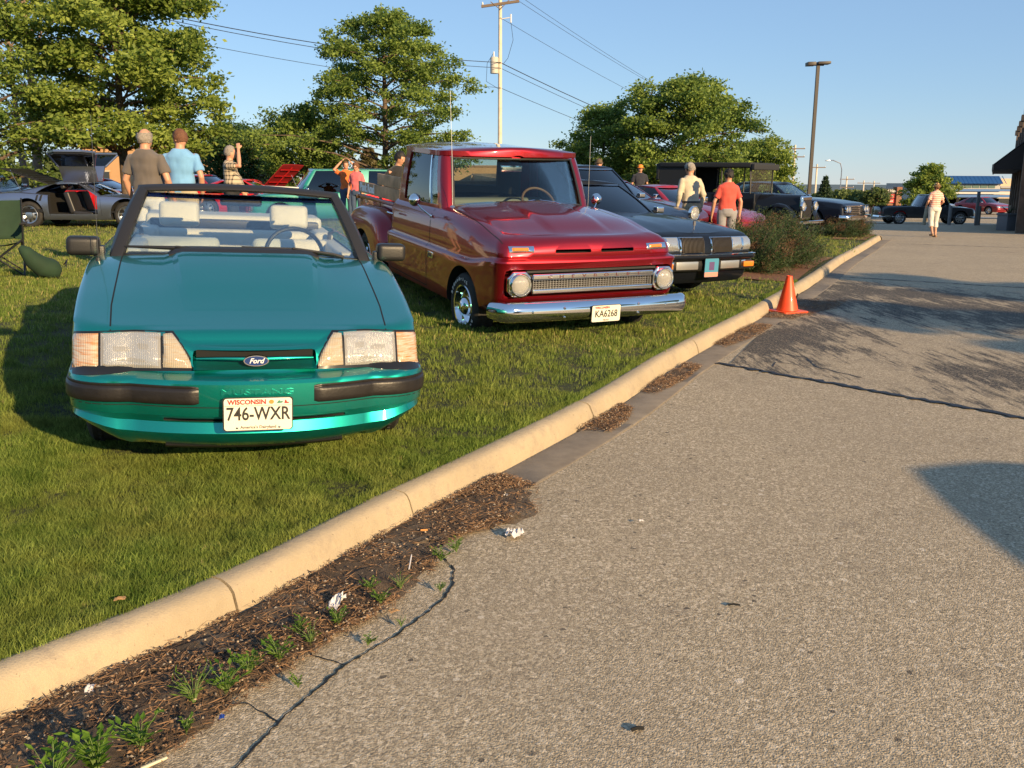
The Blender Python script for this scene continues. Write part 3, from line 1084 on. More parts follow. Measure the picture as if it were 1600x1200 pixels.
def plate(parent, x, y, z, lines, bg_c=(.72, .70, .60), w=.305, h=.152, rx=0.0, rz=0.0, ry=0.0):
    """licence plate: (text, size, x, z, colour, xscale) lines on a rounded board"""
    root = bpy.data.objects.new('licence_plate', None); COL.objects.link(root); root.parent = parent
    root.location = (x, y, z); root.rotation_euler = (rx, ry, rz)
    r = .014; poly = []
    for cx, cz, a0 in ((w / 2 - r, h / 2 - r, 0), (-w / 2 + r, h / 2 - r, 90), (-w / 2 + r, -h / 2 + r, 180), (w / 2 - r, -h / 2 + r, 270)):
        for k in range(5):
            a = R(a0 + 22.5 * k); poly.append((cx + r * math.cos(a), cz + r * math.sin(a)))
    mb = MB(); mb.prism(poly, 0, .004, 'y')
    obj('plate_board', mb, mat('plate %.2f %.2f' % (bg_c[0], bg_c[2]), bg_c, .45, coat=.2), root)
    fr = MB(); outer = [(u * 1.035, v * 1.06) for u, v in poly]
    fr.prism(outer, .0035, .007, 'y')
    obj('plate_frame', fr, BLACK, root)
    for (s, sz, tx, tz, c, xs, bold) in lines:
        text_obj('plate_lettering', s, sz, Matrix.Translation((tx, -.0012, tz)) @ FACE_FRONT, mat('ink %.2f %.2f %.2f' % c, c, .5), root, depth=.0008, xs=xs, bold=bold)
    return root

def finish_car(root, X, Y, Z, psi, roll=0.0, pitch=0.0):
    root.location = (X, Y, Z)
    root.rotation_euler = (pitch, roll, psi)

# ------------------------------------------------------------------ plain cars of the meet
def generic_car(name, label, cat, pose, paint_m, L=4.8, W=1.85, H=1.38, cowl=1.45, tail=4.3, belt=.95, nose_z=.72, hood_z=None,
                wb=(.95, 3.75), wr=.33, roof=(2.15, 3.3), roof_in=.18, glass=TINT, trim=CHROME, bow=.08, cr=.16, group=None,
                bump_f='chrome', lamps='round4', sill=.22, doors=2, bed=False, nose_slope=.0, wstyle='alloy', seats=True, trunk_z=None,
                hood_open=None, back=None, pillar=.02, grille=True, rear_lamps=False, black_roof=None, detail=True, cut_hood=False):
    root = thing(name, label, cat, group=group)
    hw = W / 2; hz = hood_z or belt; tz = trunk_z or belt
    wfun = interp([(0, hw * .94), (1.0, hw), (L * .55, hw), (L - .6, hw * .97), (L, hw * .9)])
    zt = interp([(0, nose_z), (.5, nose_z + (hz - nose_z) * .55), (cowl, hz), (L * .6, belt), (L - .7, tz), (L, tz - .06)])
    def lv(zf_, k, inset, y0, y1, bw=bow, c=cr):
        return half_ring(y0, bw, c, c * 1.3, y1, bw, c, c * 1.3, lambda y: wfun(y) - inset, lambda x, y: zf_ * (1 - k) + zt(y) * k)
    rings = [lv(sill, 0, .06, .10, L - .1), lv(sill + .06, 0, .015, .05, L - .05), lv(.5, 0, .0, .0, L), lv(.56, .0, -.004, -.002, L + .002),
             lv(.5, .55, .0, .01, L - .01), lv(.5, .82, .012, .03 + nose_slope, L - .03), lv(0.5, .96, .035, .07 + nose_slope, L - .06), lv(.5, 1.0, .075, .12 + nose_slope, L - .11)]
    def topz(xx, y, z, x):
        u = abs(xx / max(x, .01)); s = min(1, y / .6)
        r_ = .012 * math.exp(-((u - .55) / .06) ** 2)
        return z + (.035 * s * (1 - u ** 2.5) + r_ * s) * (1 if y < cowl + .2 or y > L - 1.2 else .3)
    me = weld(to_mesh('body', ring_body(rings, topz), [paint_m, DARK], smooth=None))
    cuts = []
    for y in wb:
        for s in (-1, 1):
            a, b_ = (hw - .30, hw + .3) if s > 0 else (-hw - .3, -hw + .30)
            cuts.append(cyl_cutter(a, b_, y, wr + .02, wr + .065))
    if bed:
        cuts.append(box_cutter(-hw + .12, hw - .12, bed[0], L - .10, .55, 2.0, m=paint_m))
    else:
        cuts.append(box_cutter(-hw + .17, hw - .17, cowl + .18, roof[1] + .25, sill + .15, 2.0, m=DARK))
    if cut_hood:
        cuts.append(box_cutter(-hw + .22, hw - .22, .35, cowl - .1, .45, 2.0, m=DARK))
    me = boolean(me, cuts)
    body = link('body', me, root)
    bv = bvh_of(me)
    # cabin
    yb = back if back else tail
    bfz = zt(cowl)
    cab = Cabin(dict(yf=cowl, yr=yb, xf=hw - .14, xr=hw - .16, zf=bfz - .01, zr=zt(yb) - .01, bf=.16, br=.10, mid=.03),
                dict(yf=roof[0], yr=roof[1], xf=hw - .14 - roof_in, xr=hw - .18 - roof_in, zf=H - .05, zr=H - .06, bf=.07, br=.06, zc=.02), bulge=.025, crown=.045)
    cab.roof('roof', black_roof or paint_m, root)
    pm = paint_m
    for s in (-1, 1):
        mb = MB()
        cab.panel('', s * (.3 - pillar), s * (.3 + pillar * .8), 0, 1, pm, root, mb=mb, th=.03, off=.004)
        obj('windscreen_pillar', mb, pm, root)
        cab.panel('centre_pillar', s * .485, s * .515, 0, 1, BLACK if doors == 2 else pm, root, th=.02, off=-.002)
        cab.quad('rear_pillar', [(s * (.60 if doors == 2 else .64), 0), (s * .745, 0), (s * .735, 1), (s * .655, 1)], pm, root, th=.03, off=.004)
        cab.panel('side_window', s * (.3 + pillar * .8), s * .485, .02, .985, glass, root, th=.004, off=-.012)
        cab.panel('side_window', s * .515, s * .68, .02, .985, glass, root, th=.004, off=-.014)
        st = MB(); cab.panel('', s * .30, s * .70, -.02, .03, trim, root, mb=st, th=.012, off=.008)
        obj('belt_trim', st, trim, root)
    cab.panel('windscreen', -(.3 - pillar), .3 - pillar, .0, .99, glass, root, th=.005, off=-.010, nt_=16)
    cab.panel('rear_window', .745, 1.255 if False else 1.0, .02, .98, glass, root, th=.005, off=-.01) if False else None
    mb = MB()
    P = [[None] * 7 for _ in range(17)]; Q = [[None] * 7 for _ in range(17)]
    for i in range(17):
        q = -1 + i / 8
        t = 1 - (1 - .745) * abs(q)
        for j in range(7):
            p = cab.pt(t, .02 + .96 * j / 6, -.01); P[i][j] = Vector((abs(p.x) * (1 if q > 0 else -1), p.y, p.z))
            p = cab.pt(t, .02 + .96 * j / 6, -.016); Q[i][j] = Vector((abs(p.x) * (1 if q > 0 else -1), p.y, p.z))
    mb.slab(P, Q); obj('rear_window', mb, glass, root)
    fr = MB()
    cab.panel('', -(.3 - pillar), .3 - pillar, .965, 1.0, trim, root, mb=fr, th=.01, off=.006, nt_=16)
    cab.panel('', -(.3 - pillar), .3 - pillar, -.02, .02, trim, root, mb=fr, th=.01, off=.008, nt_=16)
    obj('windscreen_trim', fr, trim, root)
    for s in (-1, 1):
        for y in wb:
            wheel(root, s * (hw - .13), y, wr, wr, .2, wstyle, s)
    if seats:
        sm = mat('dark cloth seats', (.045, .047, .05), .8)
        for s in (-1, 1):
            seat('front_seat', root, s * .37, cowl + 1.0, belt - .72, .48, sm)
        fl = MB(); fl.box(-hw + .2, hw - .2, cowl + .2, cowl + .42, belt - .25, belt - .02)
        obj('dashboard', fl, BLACK, root, bevel=.03)
        steering_wheel(root, .36, cowl + .55, belt + .02, .18, R(65))
    # seams
    sm_ = MB()
    for s in (-1, 1):
        X = s * 3
        seam_mb(sm_, bv, [(X, cowl + .12, zt(cowl) - .03), (X, cowl + .10, sill + .1)], (-s, 0, 0))
        y2 = cowl + 1.35
        seam_mb(sm_, bv, [(X, y2, zt(y2) - .03), (X, y2 + .02, sill + .1)], (-s, 0, 0))
        seam_mb(sm_, bv, [(s * (hw - .17), .3, 3), (s * (hw - .19), cowl - .08, 3)], (0, 0, -1))
    seam_mb(sm_, bv, [(-hw + .19, cowl - .08, 3), (hw - .19, cowl - .08, 3)], (0, 0, -1))
    if sm_.v: obj('panel_gap', sm_, GAP, root, smooth=None, recalc=False)
    # nose
    zf1 = nose_z
    if grille:
        gx = hw * (.60 if lamps != 'pop' else .0)
        if gx:
            patch('grille', bv, band(-gx, gx, .56, zf1 - .04), (0, 1, 0), BLACK, root, 12, 4, .006)
            g = MB()
            for k in range(5):
                z0 = .575 + (zf1 - .09 - .56) * k / 4
                P, Q = proj_grid(bv, band(-gx + .02, gx - .02, z0, z0 + .012), (0, 1, 0), 14, 1, .016, 0)
                g.slab(P, Q)
            obj('grille_bar', g, trim, root)
    if lamps == 'round4':
        for s in (-1, 1):
            for xx in (.70, .86):
                h = bv.ray_cast(Vector((s * hw * xx, -3, (zf1 + .54) / 2)), Vector((0, 1, 0)))
                y = h[0].y if h[0] else .1
                headlamp_round(root, s * hw * xx, y, (zf1 + .55) / 2, .062)
    elif lamps == 'square4':
        for s in (-1, 1):
            a, b_ = sorted((s * hw * .62, s * hw * .93))
            patch('headlight_bezel', bv, band(a, b_, .57, zf1 - .02), (0, 1, 0), trim, root, 6, 3, .012)
            for q in (0, 1):
                aa = a + .012 + q * (b_ - a - .01) / 2; bb = aa + (b_ - a - .03) / 2 - .006
                patch('headlight', bv, band(aa, bb, .585, zf1 - .035), (0, 1, 0), HEADLENS, root, 4, 3, .02, .2)
    elif lamps == 'pop':
        for s in (-1, 1):
            a, b_ = sorted((s * hw * .60, s * hw * .86))
            patch('indicator', bv, band(a, b_, .40, .46), (0, 1, 0), AMBER, root, 6, 2, .01)
    if bump_f:
        m_ = CHROME if bump_f == 'chrome' else (BLACK if bump_f == 'black' else paint_m)
        for nm, dirn, y_ in (('front_bumper', 1, -3), ('rear_bumper', -1, L + 3)):
            P, Q = proj_grid(bv, lambda u, v: (-hw * .97 + 1.94 * hw * u, y_, .38 + .15 * v), (0, dirn, 0), 24, 4, .07, .25)
            mb = MB(); mb.slab(P, Q); obj(nm, mb, m_, root, smooth=50)
    for s in (-1, 1):
        mirror(root, s * (hw + .08), cowl + .35, belt + .06, paint_m, s, .85, trim is CHROME)
        a, b_ = sorted((s * hw * .60, s * hw * .93))
        P, Q = proj_grid(bv, lambda u, v: (a + (b_ - a) * u, L + 3, .62 + .12 * v), (0, -1, 0), 6, 3, .01, .15)
        mb = MB(); mb.slab(P, Q); obj('tail_light', mb, mat('red lens', (.45, .012, .01), .2, coat=.8), root)
    finish_car(root, *pose)
    return root, bv, cab
HEADLENS = mat('headlamp glass', (.60, .58, .52), .12, .75, coat=1.0, bump=.25, bscale=60)
# ================================================================== teal convertible
TEAL = paint('teal metallic paint', (.003, .27, .235), metal=.86, flake=(.008, .42, .33), rough=.36)
CREAM = mat('cream leather', (.54, .51, .41), .5, var=.06, scale=14, bump=.2, bscale=120)
mus = thing('convertible_car', 'teal open-top convertible with cream seats and black windscreen frame on the grass', 'car')
mus_w = interp([(0, .80), (.35, .842), (.97, .868), (2.6, .868), (3.9, .862), (4.56, .81)])
mus_top = interp([(.0, .700), (.18, .716), (.4, .752), (.9, .858), (1.42, .945), (2.6, .955), (3.9, .955), (4.5, .92)])
def sstep(x, a, b):
    t = max(0, min(1, (x - a) / (b - a))); return t * t * (3 - 2 * t)
def mus_ring(zf_, zs, y0, inset, bow=.12, crx=.28, cry=.22, dip=False, L1=4.54, up=0):
    def zf(x, y):
        if zf_ is None: return zs(y) - .050 * (1 - sstep(abs(x), .27, .42)) * (1 - sstep(y, .2, .5))
        k = sstep(y, .35, .95)
        zfr = zf_
        if dip: zfr = zf_ - .052 * (1 - sstep(abs(x), .27, .40))
        s = zs(y) if callable(zs) else zs
        return zfr * (1 - k) + s * k + up * sstep(abs(x), .56, .86) * (1 - sstep(y, 1.0, 1.3))
    return half_ring(y0, bow, crx, cry, L1 - inset, .06, .16, .2, lambda y: mus_w(y) - inset, zf, nf=14, nc=8, ns=40, pw=2.2)
MR = [mus_ring(.195, .20, .13, .06, up=.11), mus_ring(.235, .225, .075, .015, up=.085), mus_ring(.275, .26, .055, .004, up=.06), mus_ring(.325, .31, .07, .004, up=.034), mus_ring(.345, .34, .045, .002, up=.022),
      mus_ring(.372, .38, .008, .0, up=.012), mus_ring(.43, .44, .0, .0), mus_ring(.525, .55, .0, .0), mus_ring(.540, .575, .012, .002), mus_ring(.549, .60, .05, .006),
      mus_ring(.554, .63, .095, .010), mus_ring(.562, .66, .105, .010),
      mus_ring(.645, lambda y: mus_top(y) - .12, .125, .012, .135, dip=True), mus_ring(None, lambda y: mus_top(y) - .018, .145, .022, .15, dip=True),
      mus_ring(None, lambda y: mus_top(y) - .004, .160, .036, .155, dip=True), mus_ring(None, lambda y: mus_top(y) + .001, .180, .06, .16, dip=True)]
def mus_topz(xx, y, z, x):
    u = abs(xx / max(x, .01)); s = sstep(y, .16, 1.1)
    bul = .020 * (1 - sstep(abs(xx), .385, .425)) * sstep(y, .62, 1.3) * (1 if y < 1.7 else 0)
    return z + .034 * s * (1 - u ** 2.2) + bul
me = weld(to_mesh('body', ring_body(MR, mus_topz, cross=36), [TEAL, DARK], smooth=None))
mcuts = []
for y in (.99, 3.54):
    for s in (-1, 1):
        a, b_ = (.58, 1.2) if s > 0 else (-1.2, -.58)
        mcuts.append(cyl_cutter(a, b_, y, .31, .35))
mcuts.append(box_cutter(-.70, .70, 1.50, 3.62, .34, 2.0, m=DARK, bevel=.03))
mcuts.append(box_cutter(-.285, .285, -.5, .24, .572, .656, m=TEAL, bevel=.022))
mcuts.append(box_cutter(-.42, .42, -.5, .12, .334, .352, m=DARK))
me = boolean(me, mcuts)
link('body', me, mus)
mb_ = bvh_of(me)
P, Q = proj_grid(mb_, lambda u, v: ((-.335 - .075 * v) * (1 - u) + (.335 + .075 * v) * u, .50 + .80 * v, 3), (0, 0, -1), 26, 24, 0, 0)
for i_, row in enumerate(P):
    for j_, p_ in enumerate(row): p_.z += .013 * sstep(j_ / 24, 0, .75) * sstep(min(i_, 26 - i_), 0, 1.4) + .0008 * (1 if 0 < i_ < 26 and 0 < j_ < 24 else -1)
q = MB(); q.slab(P, Q); obj('hood_bulge', q, TEAL, mus, smooth=12)
# windscreen frame and panes
mc = Cabin(dict(yf=1.33, yr=3.4, xf=.735, xr=.72, zf=.955, zr=.955, bf=.10, br=.1), dict(yf=1.84, yr=3.2, xf=.60, xr=.5, zf=1.318, zr=1.3, bf=.05, br=.1), bulge=.02)
FRAME = mat('black windscreen frame', (.018, .017, .017), .5, bump=.12, bscale=180)
def header_z(p): return p
mc.panel('windscreen', -.278, .278, .02, .97, CLEAR, mus, th=.005, off=-.012, nt_=24)
mc.panel('sun_band', -.272, .272, .875, .95, glass_mat('blue sun band', (.10, .16, .42), alpha=.75, spec=.2), mus, th=.002, off=-.008, nt_=24, nv=2)
wf_ = MB()
for s in (-1, 1):
    P = [[mc.pt(s * t, v, .012) for v in np.linspace(-.03, 1.03, 9)] for t in (.274, .287, .3, .312)]
    Q = [[mc.pt(s * t, v, -.03) for v in np.linspace(-.03, 1.03, 9)] for t in (.274, .287, .3, .312)]
    wf_.slab(P, Q)
obj('windscreen_pillar', wf_, FRAME, mus, smooth=50, bevel=.006)
hd = MB(); P = []; Q = []
for i in range(25):
    t = -.305 + .61 * i / 24
    a = mc.pt(t, .955, .004); b_ = mc.pt(t, 1.0, .012)
    cz = .028 * (1 - (t / .305) ** 2)
    a.z += cz; b_.z += cz
    c_ = b_ + Vector((0, .04, .016)); d_ = b_ + Vector((0, .11, .006))
    P.append([a, b_, c_, d_]); Q.append([a + Vector((0, .03, -.012)), b_ + Vector((0, .03, -.03)), c_ + Vector((0, 0, -.03)), d_ + Vector((0, 0, -.02))])
hd.slab(P, Q); obj('windscreen_header', hd, FRAME, mus, smooth=50, bevel=.004)
sl = MB(); sl.box(.12, .36, 1.955, 1.985, 1.352, 1.362); obj('header_latch', sl, mat('pale trim', (.6, .58, .52), .5), mus, bevel=.003)
cw = MB()
P, Q = proj_grid(mb_, lambda u, v: (-.42 + .84 * u, 1.31 + .17 * v - .04 * (1 - (2 * u - 1) ** 2), 3), (0, 0, -1), 20, 4, .024, .1); cw.slab(P, Q)
obj('cowl_grille', cw, FRAME, mus, smooth=50)
cw = MB()
for s in (-1, 1):
    P, Q = proj_grid(mb_, lambda u, v: (s * (.40 + .34 * u), 1.40 + .08 * v + .03 * u, 3), (0, 0, -1), 8, 3, .008, .1); cw.slab(P, Q)
obj('windscreen_seal', cw, BLACK, mus, smooth=50)
# wipers
for (x0, x1, v0, v1) in ((-.10, -.66, .06, .12), (.56, -.02, .05, .16)):
    w = MB()
    def wp(x, v, o): return mc.pt(.3 * x / .72, v, o)
    w.tube([wp(x0, v0 - .03, .03), wp(x0 * .9 + x1 * .1, v0 + .01, .035), wp(x0 * .5 + x1 * .5, (v0 + v1) / 2 + .035, .035)], [.014, .011, .009], 6)
    w.tube([wp(x0 * .92 + x1 * .08, v0 + .005, .012), wp((x0 + x1) / 2, (v0 + v1) / 2 + .03, .016), wp(x1, v1, .012)], [.008, .014, .007], 6)
    obj('wiper', w, BLACK, mus)
rv = MB(); rv.box(-.13, .13, 1.99, 2.03, 1.225, 1.295); obj('rear_view_mirror', rv, BLACK, mus, bevel=.02, segs=3)
vs = MB()
for s in (-1, 1): vs.box(s * .13 if s > 0 else -.50, .50 if s > 0 else -.13, 1.92, 2.05, 1.325, 1.34)
obj('sun_visor', vs, BLACK, mus, bevel=.006)
# mirrors
for s in (-1, 1):
    r_ = bpy.data.objects.new('wing_mirror', None); COL.objects.link(r_); r_.parent = mus; r_.location = (s * .885, 1.50, 1.003)
    m_ = MB(); m_.box(-.088, .088, -.06, .05, -.055, .052); obj('mirror_shell', m_, BLACK, r_, bevel=.032, segs=4)
    m_ = MB(); m_.box(-s * .05 if s > 0 else .05, -s * .105 if s > 0 else .105, -.03, .04, -.085, -.02) if False else m_.box(min(-s * .05, -s * .11), max(-s * .05, -s * .11), -.03, .05, -.095, -.0)
    obj('mirror_foot', m_, BLACK, r_, bevel=.012)
# lamps
zb_ = interp([(.28, .577), (.42, .571), (.69, .556), (.82, .548)]); zt_ = interp([(.28, .655), (.37, .716), (.43, .724), (.69, .715), (.80, .703), (.83, .69)])
SMOKE = mat('headlamp surround', (.012, .012, .012), .3)
LAMPW = lens_mat('yellowed ribbed amber lens', (.98, .90, .72), .6, (.96, .70, .42))
AMB2 = lens_mat('aged orange lens', (.98, .80, .58), .5, (.92, .38, .12))
for s in (-1, 1):
    def bd(x0, x1, z0, z1, lo=0, hi=0, s=s):
        return lambda u, v: (s * (x0 + (x1 - x0) * u), -3.0, (z0(x0 + (x1 - x0) * u) + lo) * (1 - v) + (z1(x0 + (x1 - x0) * u) + hi) * v)
    lampr = bpy.data.objects.new('headlamp_cluster', None); COL.objects.link(lampr); lampr.parent = mus
    patch('lamp_surround', mb_, lambda u, v, s=s: (s * ((.272 + .10 * v ** 1.4) * (1 - u) + .832 * u), -3, (zb_(.3 + .53 * u) - .010) * (1 - v) + (zt_(max(.42, .30 + .53 * u)) + .006) * v), (0, 1, 0), SMOKE, lampr, 30, 6, .004, .03)
    patch('headlight', mb_, bd(.428, .688, zb_, zt_, .004, -.006), (0, 1, 0), mat('sealed beam bowl', (.95, .93, .86), .30, .55, bump=.5, bscale=26), lampr, 10, 6, .007, .08)
    patch('headlight_lens', mb_, bd(.425, .691, zb_, zt_, .001, -.003), (0, 1, 0), LENS, lampr, 10, 6, .020, .10)
    for zc_, xc_, w_, h_ in ((.66, .50, .030, .020), (.645, .60, .045, .016), (.60, .56, .09, .010)):
        patch('bulb_shield', mb_, bd(xc_ - w_, xc_ + w_, lambda x: zc_ - h_, lambda x: zc_ + h_), (0, 1, 0), mat('dark reflector detail', (.25, .24, .22), .25, .8), lampr, 5, 3, .010, .3)
    patch('indicator_bowl', mb_, bd(.704, .820, zb_, zt_, .004, -.006), (0, 1, 0), REFL, lampr, 8, 6, .006, .12)
    patch('indicator_lens', mb_, bd(.702, .822, zb_, zt_, .002, -.004), (0, 1, 0), AMB2, lampr, 8, 6, .017, .12)
    patch('side_lens', mb_, lambda u, v, s=s: (s * ((.290 + .085 * v ** 1.6) * (1 - u) + .415 * u), -3, (zb_(.35) + .002) * (1 - v) + (zt_(.43) - .006) * v), (0, 1, 0), LAMPW, lampr, 8, 6, .017, .12)
# rubber bumper strips, swept round the corner
path = half_ring(.0, .12, .28, .22, 4.54, .06, .16, .2, mus_w, lambda x, y: 0, nf=28, nc=14, ns=60, pw=2.2)
for s in (-1, 1):
    sel = [Vector((p[0] * s, p[1])) for p in path if p[0] > .25 and p[1] < .60]
    sec = [(-.004, .430), (.010, .431), (.0135, .436), (.0145, .455), (.014, .488), (.012, .498), (.006, .502), (.004, .505), (.006, .508), (.005, .516), (-.004, .518)]
    P = []
    for i, p in enumerate(sel):
        t = (sel[min(i + 1, len(sel) - 1)] - sel[max(i - 1, 0)]).normalized()
        n = Vector((t.y, -t.x)) * s
        if n.y > .2 or (n.x * s < 0): n = -n
        e = min(1, i / 2.0) ; e = .1 if i == 0 else (.75 if i == 1 else 1); drop = .010 if i == 0 else 0
        P.append([(p.x + n.x * o * e, p.y + n.y * o * e, .475 + (z - .475) * (1 - drop * 12 if i == 0 else 1)) for o, z in sec])
    rb = MB(); rb.grid(P, flip=s > 0)
    obj('bumper_strip', rb, mat('brown black rubber', (.012, .010, .009), .42, var=.25, scale=18, bump=.1, bscale=90), mus, smooth=60)
# grille dish, bar and oval badge
g = MB(); g.grid([[(-.283 + .566 * i / 16, .112 + .10 * (j / 5) ** .6 + .012 * (abs(i - 8) / 8) ** 2 * 0, .574 + .045 * (j / 5)) for j in range(6)] for i in range(17)])
obj('grille_dish', g, TEAL, mus, smooth=60)
g = MB(); g.box(-.27, .27, .19, .236, .620, .656); obj('grille_void', g, DARK, mus)
g = MB(); g.tube([(-.27, .160, .618), (-.15, .138, .622), (0, .128, .620), (.15, .138, .622), (.27, .160, .618)], [.004, .007, .010, .007, .004], 10); obj('grille_bar', g, TEAL, mus, smooth=60)
em = bpy.data.objects.new('oval_badge', None); COL.objects.link(em); em.parent = mus; em.location = (0, .112, .615)
def oval(name, rx, rz, y0, y1, m):
    b_ = MB(); b_.prism([(rx * math.cos(a), rz * math.sin(a)) for a in np.linspace(0, 2 * PI, 32, endpoint=False)], y0, y1, 'y'); return obj(name, b_, m, em, smooth=40)
oval('badge_rim', .058, .026, -.004, .02, CHROME); oval('badge_field', .053, .0215, -.0065, .0, mat('badge blue', (.01, .035, .16), .25, coat=.8))
text_obj('badge_lettering', 'Ford', .034, Matrix.Translation((0, -.0072, 0)) @ FACE_FRONT, mat('badge silver', (.75, .75, .75), .3), em, .0008, 1.0, .0006, shear=.35)
# pressed lettering
tx = xform(text_mb('MUSTANG', .040, .004, 1.78, bold=.0003), Matrix.Translation((0, 0, .488)) @ FACE_FRONT)
tx.v = [(x, y - .0005 + .12 * (abs(x) / .57) ** 2.2, z) for x, y, z in tx.v]
obj('pressed_lettering', tx, TEAL, mus, smooth=None)
plate(mus, 0, -.035, .394, [('WISCONSIN', .031, -.05, .058, (.55, .02, .015), 1.0, .0009), ('746-WXR', .088, 0, .0, (.02, .02, .02), .78, .0012), ("America's Dairyland", .019, 0, -.062, (.08, .06, .06), 1.05, .0002)])
pl = [c for c in mus.children if c.name.startswith('licence_plate')][0]
def strip(name, pts, y, m, par): 
    b_ = MB(); b_.prism(pts, y, y + .0015, 'y'); return obj(name, b_, m, par, smooth=None)
strip('plate_picture', [(.06 + .012 * math.cos(a), .058 + .010 * math.sin(a)) for a in np.linspace(.4, 5.6, 10)], -.002, mat('ink orange', (.55, .25, .05), .5), pl)
strip('plate_picture', [(.083, .050), (.108, .052), (.113, .060), (.10, .060), (.094, .066)], -.002, mat('ink green', (.05, .22, .15), .5), pl)
strip('plate_picture', [(.118, .050), (.138, .050), (.138, .055), (.130, .056), (.126, .066), (.122, .066), (.120, .058)], -.002, mat('ink red', (.55, .03, .02), .5), pl)
for x in (-.095, .095):
    b_ = MB(); b_.lathe([(.006, 0), (.005, .004), (0, .005)], 12, 0, Matrix.Translation((x, -.001, -.063)) @ Matrix.Rotation(PI / 2, 4, 'X')); obj('plate_screw', b_, CHROME, pl)
b_ = MB(); b_.box(-.15, .15, -.0015, 0, .0405, .0415); obj('plate_line', b_, BLACK, pl)
sp = MB(); sp.grid([[(x, .16 + .05 * (x / .4) ** 2 + dy, z) for (dy, z) in ((0, .205), (-.02, .19), (.0, .175), (.05, .175))] for x in np.linspace(-.42, .42, 12)]); obj('air_dam', sp, BLACK, mus)
# seams
sm_ = MB()
for s in (-1, 1):
    seam_mb(sm_, mb_, [(s * .648, .275, 3), (s * .668, .60, 3), (s * .672, 1.40, 3)], (0, 0, -1), .007)
    seam_mb(sm_, mb_, [(s * 3, 1.62, mus_top(1.62) - .02), (s * 3, 1.52, .27)], (-s, 0, 0), .007)
    seam_mb(sm_, mb_, [(s * 3, 2.78, mus_top(2.7) - .02), (s * 3, 2.85, .27)], (-s, 0, 0), .007)
    seam_mb(sm_, mb_, [(s * .82, -3, .416), (s * .50, -3, .418), (0, -3, .416)], (0, 1, 0), .004)
seam_mb(sm_, mb_, [(-.672, 1.40, 3), (-.41, 1.37, 3)], (0, 0, -1), .006); seam_mb(sm_, mb_, [(.41, 1.37, 3), (.672, 1.40, 3)], (0, 0, -1), .006)
obj('panel_gap', sm_, GAP, mus, smooth=None, recalc=False)
# interior
db = MB(); db.box(-.69, .69, 1.50, 1.80, .70, .948); obj('dashboard', db, BLACK, mus, bevel=.04, segs=3)
steering_wheel(mus, .335, 1.98, .92, .185, R(66))
seat('front_seat', mus, -.40, 2.34, .27, .54, CREAM, .58)
seat('front_seat', mus, .36, 2.34, .27, .54, CREAM, .58)
for s, x in ((-1, -.40), (1, .36)):
    b_ = MB(); b_.box(x - .13, x + .13, 2.70, 2.86, .30, .5); obj('seat_base', b_, BLACK, mus)
rs = MB(); rs.box(-.60, .60, 3.02, 3.16, .5, .985); obj('rear_seat', rs, CREAM, mus, bevel=.05, segs=4)
rs = MB(); rs.box(-.58, .58, 2.75, 3.15, .45, .62); obj('rear_seat_cushion', rs, CREAM, mus, bevel=.05, segs=4)
for s in (-1, 1):
    b_ = MB(); b_.box(min(s * .60, s * .715), max(s * .60, s * .715), 1.85, 3.1, .45, .955); obj('door_card', b_, CREAM, mus, bevel=.03, segs=3)
    b_ = MB(); b_.box(min(s * .55, s * .70), max(s * .55, s * .70), 2.85, 3.5, .6, 1.0); obj('side_trim', b_, CREAM, mus, bevel=.05, segs=4)
    b_ = MB(); b_.tube([(s * .69, 2.72, 1.03), (s * .66, 2.78, 1.0), (s * .64, 2.84, .7)], [.012, .018, .018], 6); obj('seat_belt', b_, mat('grey webbing', (.07, .07, .07), .8), mus)
b_ = MB(); b_.box(-.62, .62, 3.17, 3.30, .98, 1.045); obj('hood_well', b_, BLACK, mus, bevel=.01)
b_ = MB(); b_.box(-.66, .66, 3.30, 3.75, .95, 1.075); obj('folded_top', b_, CREAM, mus, bevel=.04, segs=4)
b_ = MB(); b_.box(-.66, .66, 1.6, 3.5, .34, .37); obj('cabin_floor', b_, BLACK, mus)
for s in (-1, 1):
    for y in (.99, 3.54): wheel(mus, s * .73, y, .305, .305, .21, 'alloy', s)
an = MB(); an.tube([(-.79, 1.30, .93), (-.79, 1.30, .955)], .014, 10); an.tube([(-.79, 1.30, .955), (-.792, 1.31, 1.30), (-.795, 1.325, 1.72)], [.0022, .0018, .0012], 5); obj('aerial', an, mat('aerial steel', (.12, .12, .12), .3, .8), mus)
finish_car(mus, -1.206, 4.219, .148, .31, .039, .033)
# ================================================================== red stepside pickup
RED = paint('deep red paint', (.235, .004, .012), metal=.76, flake=(.38, .008, .020), rough=.36)
trk = thing('pickup_truck', 'deep red vintage stepside pickup truck with chrome bumper and wooden bed boards', 'pickup truck')
tw = interp([(0, .955), (.4, .985), (.9, 1.0), (1.8, .985), (3.2, .965)])
def tr(zf_, zs, y0, inset, bow=.05, crx=.11, cry=.13):
    def zf(x, y):
        k = sstep(y, .12, .75); s = zs(y) if callable(zs) else zs
        return zf_ * (1 - k) + s * k
    return half_ring(y0, bow, crx, cry, 3.17 - inset * .5, .0, .05, .05, lambda y: tw(y) - inset, zf, nf=12, nc=8, ns=36, sup=2.2)
z8 = interp([(0, .98), (.6, 1.04), (1.45, 1.125), (3.2, 1.12)]); z9 = interp([(0, 1.04), (.6, 1.10), (1.45, 1.17), (3.2, 1.165)]); z10 = interp([(0, 1.07), (.6, 1.135), (1.45, 1.20), (3.2, 1.19)])
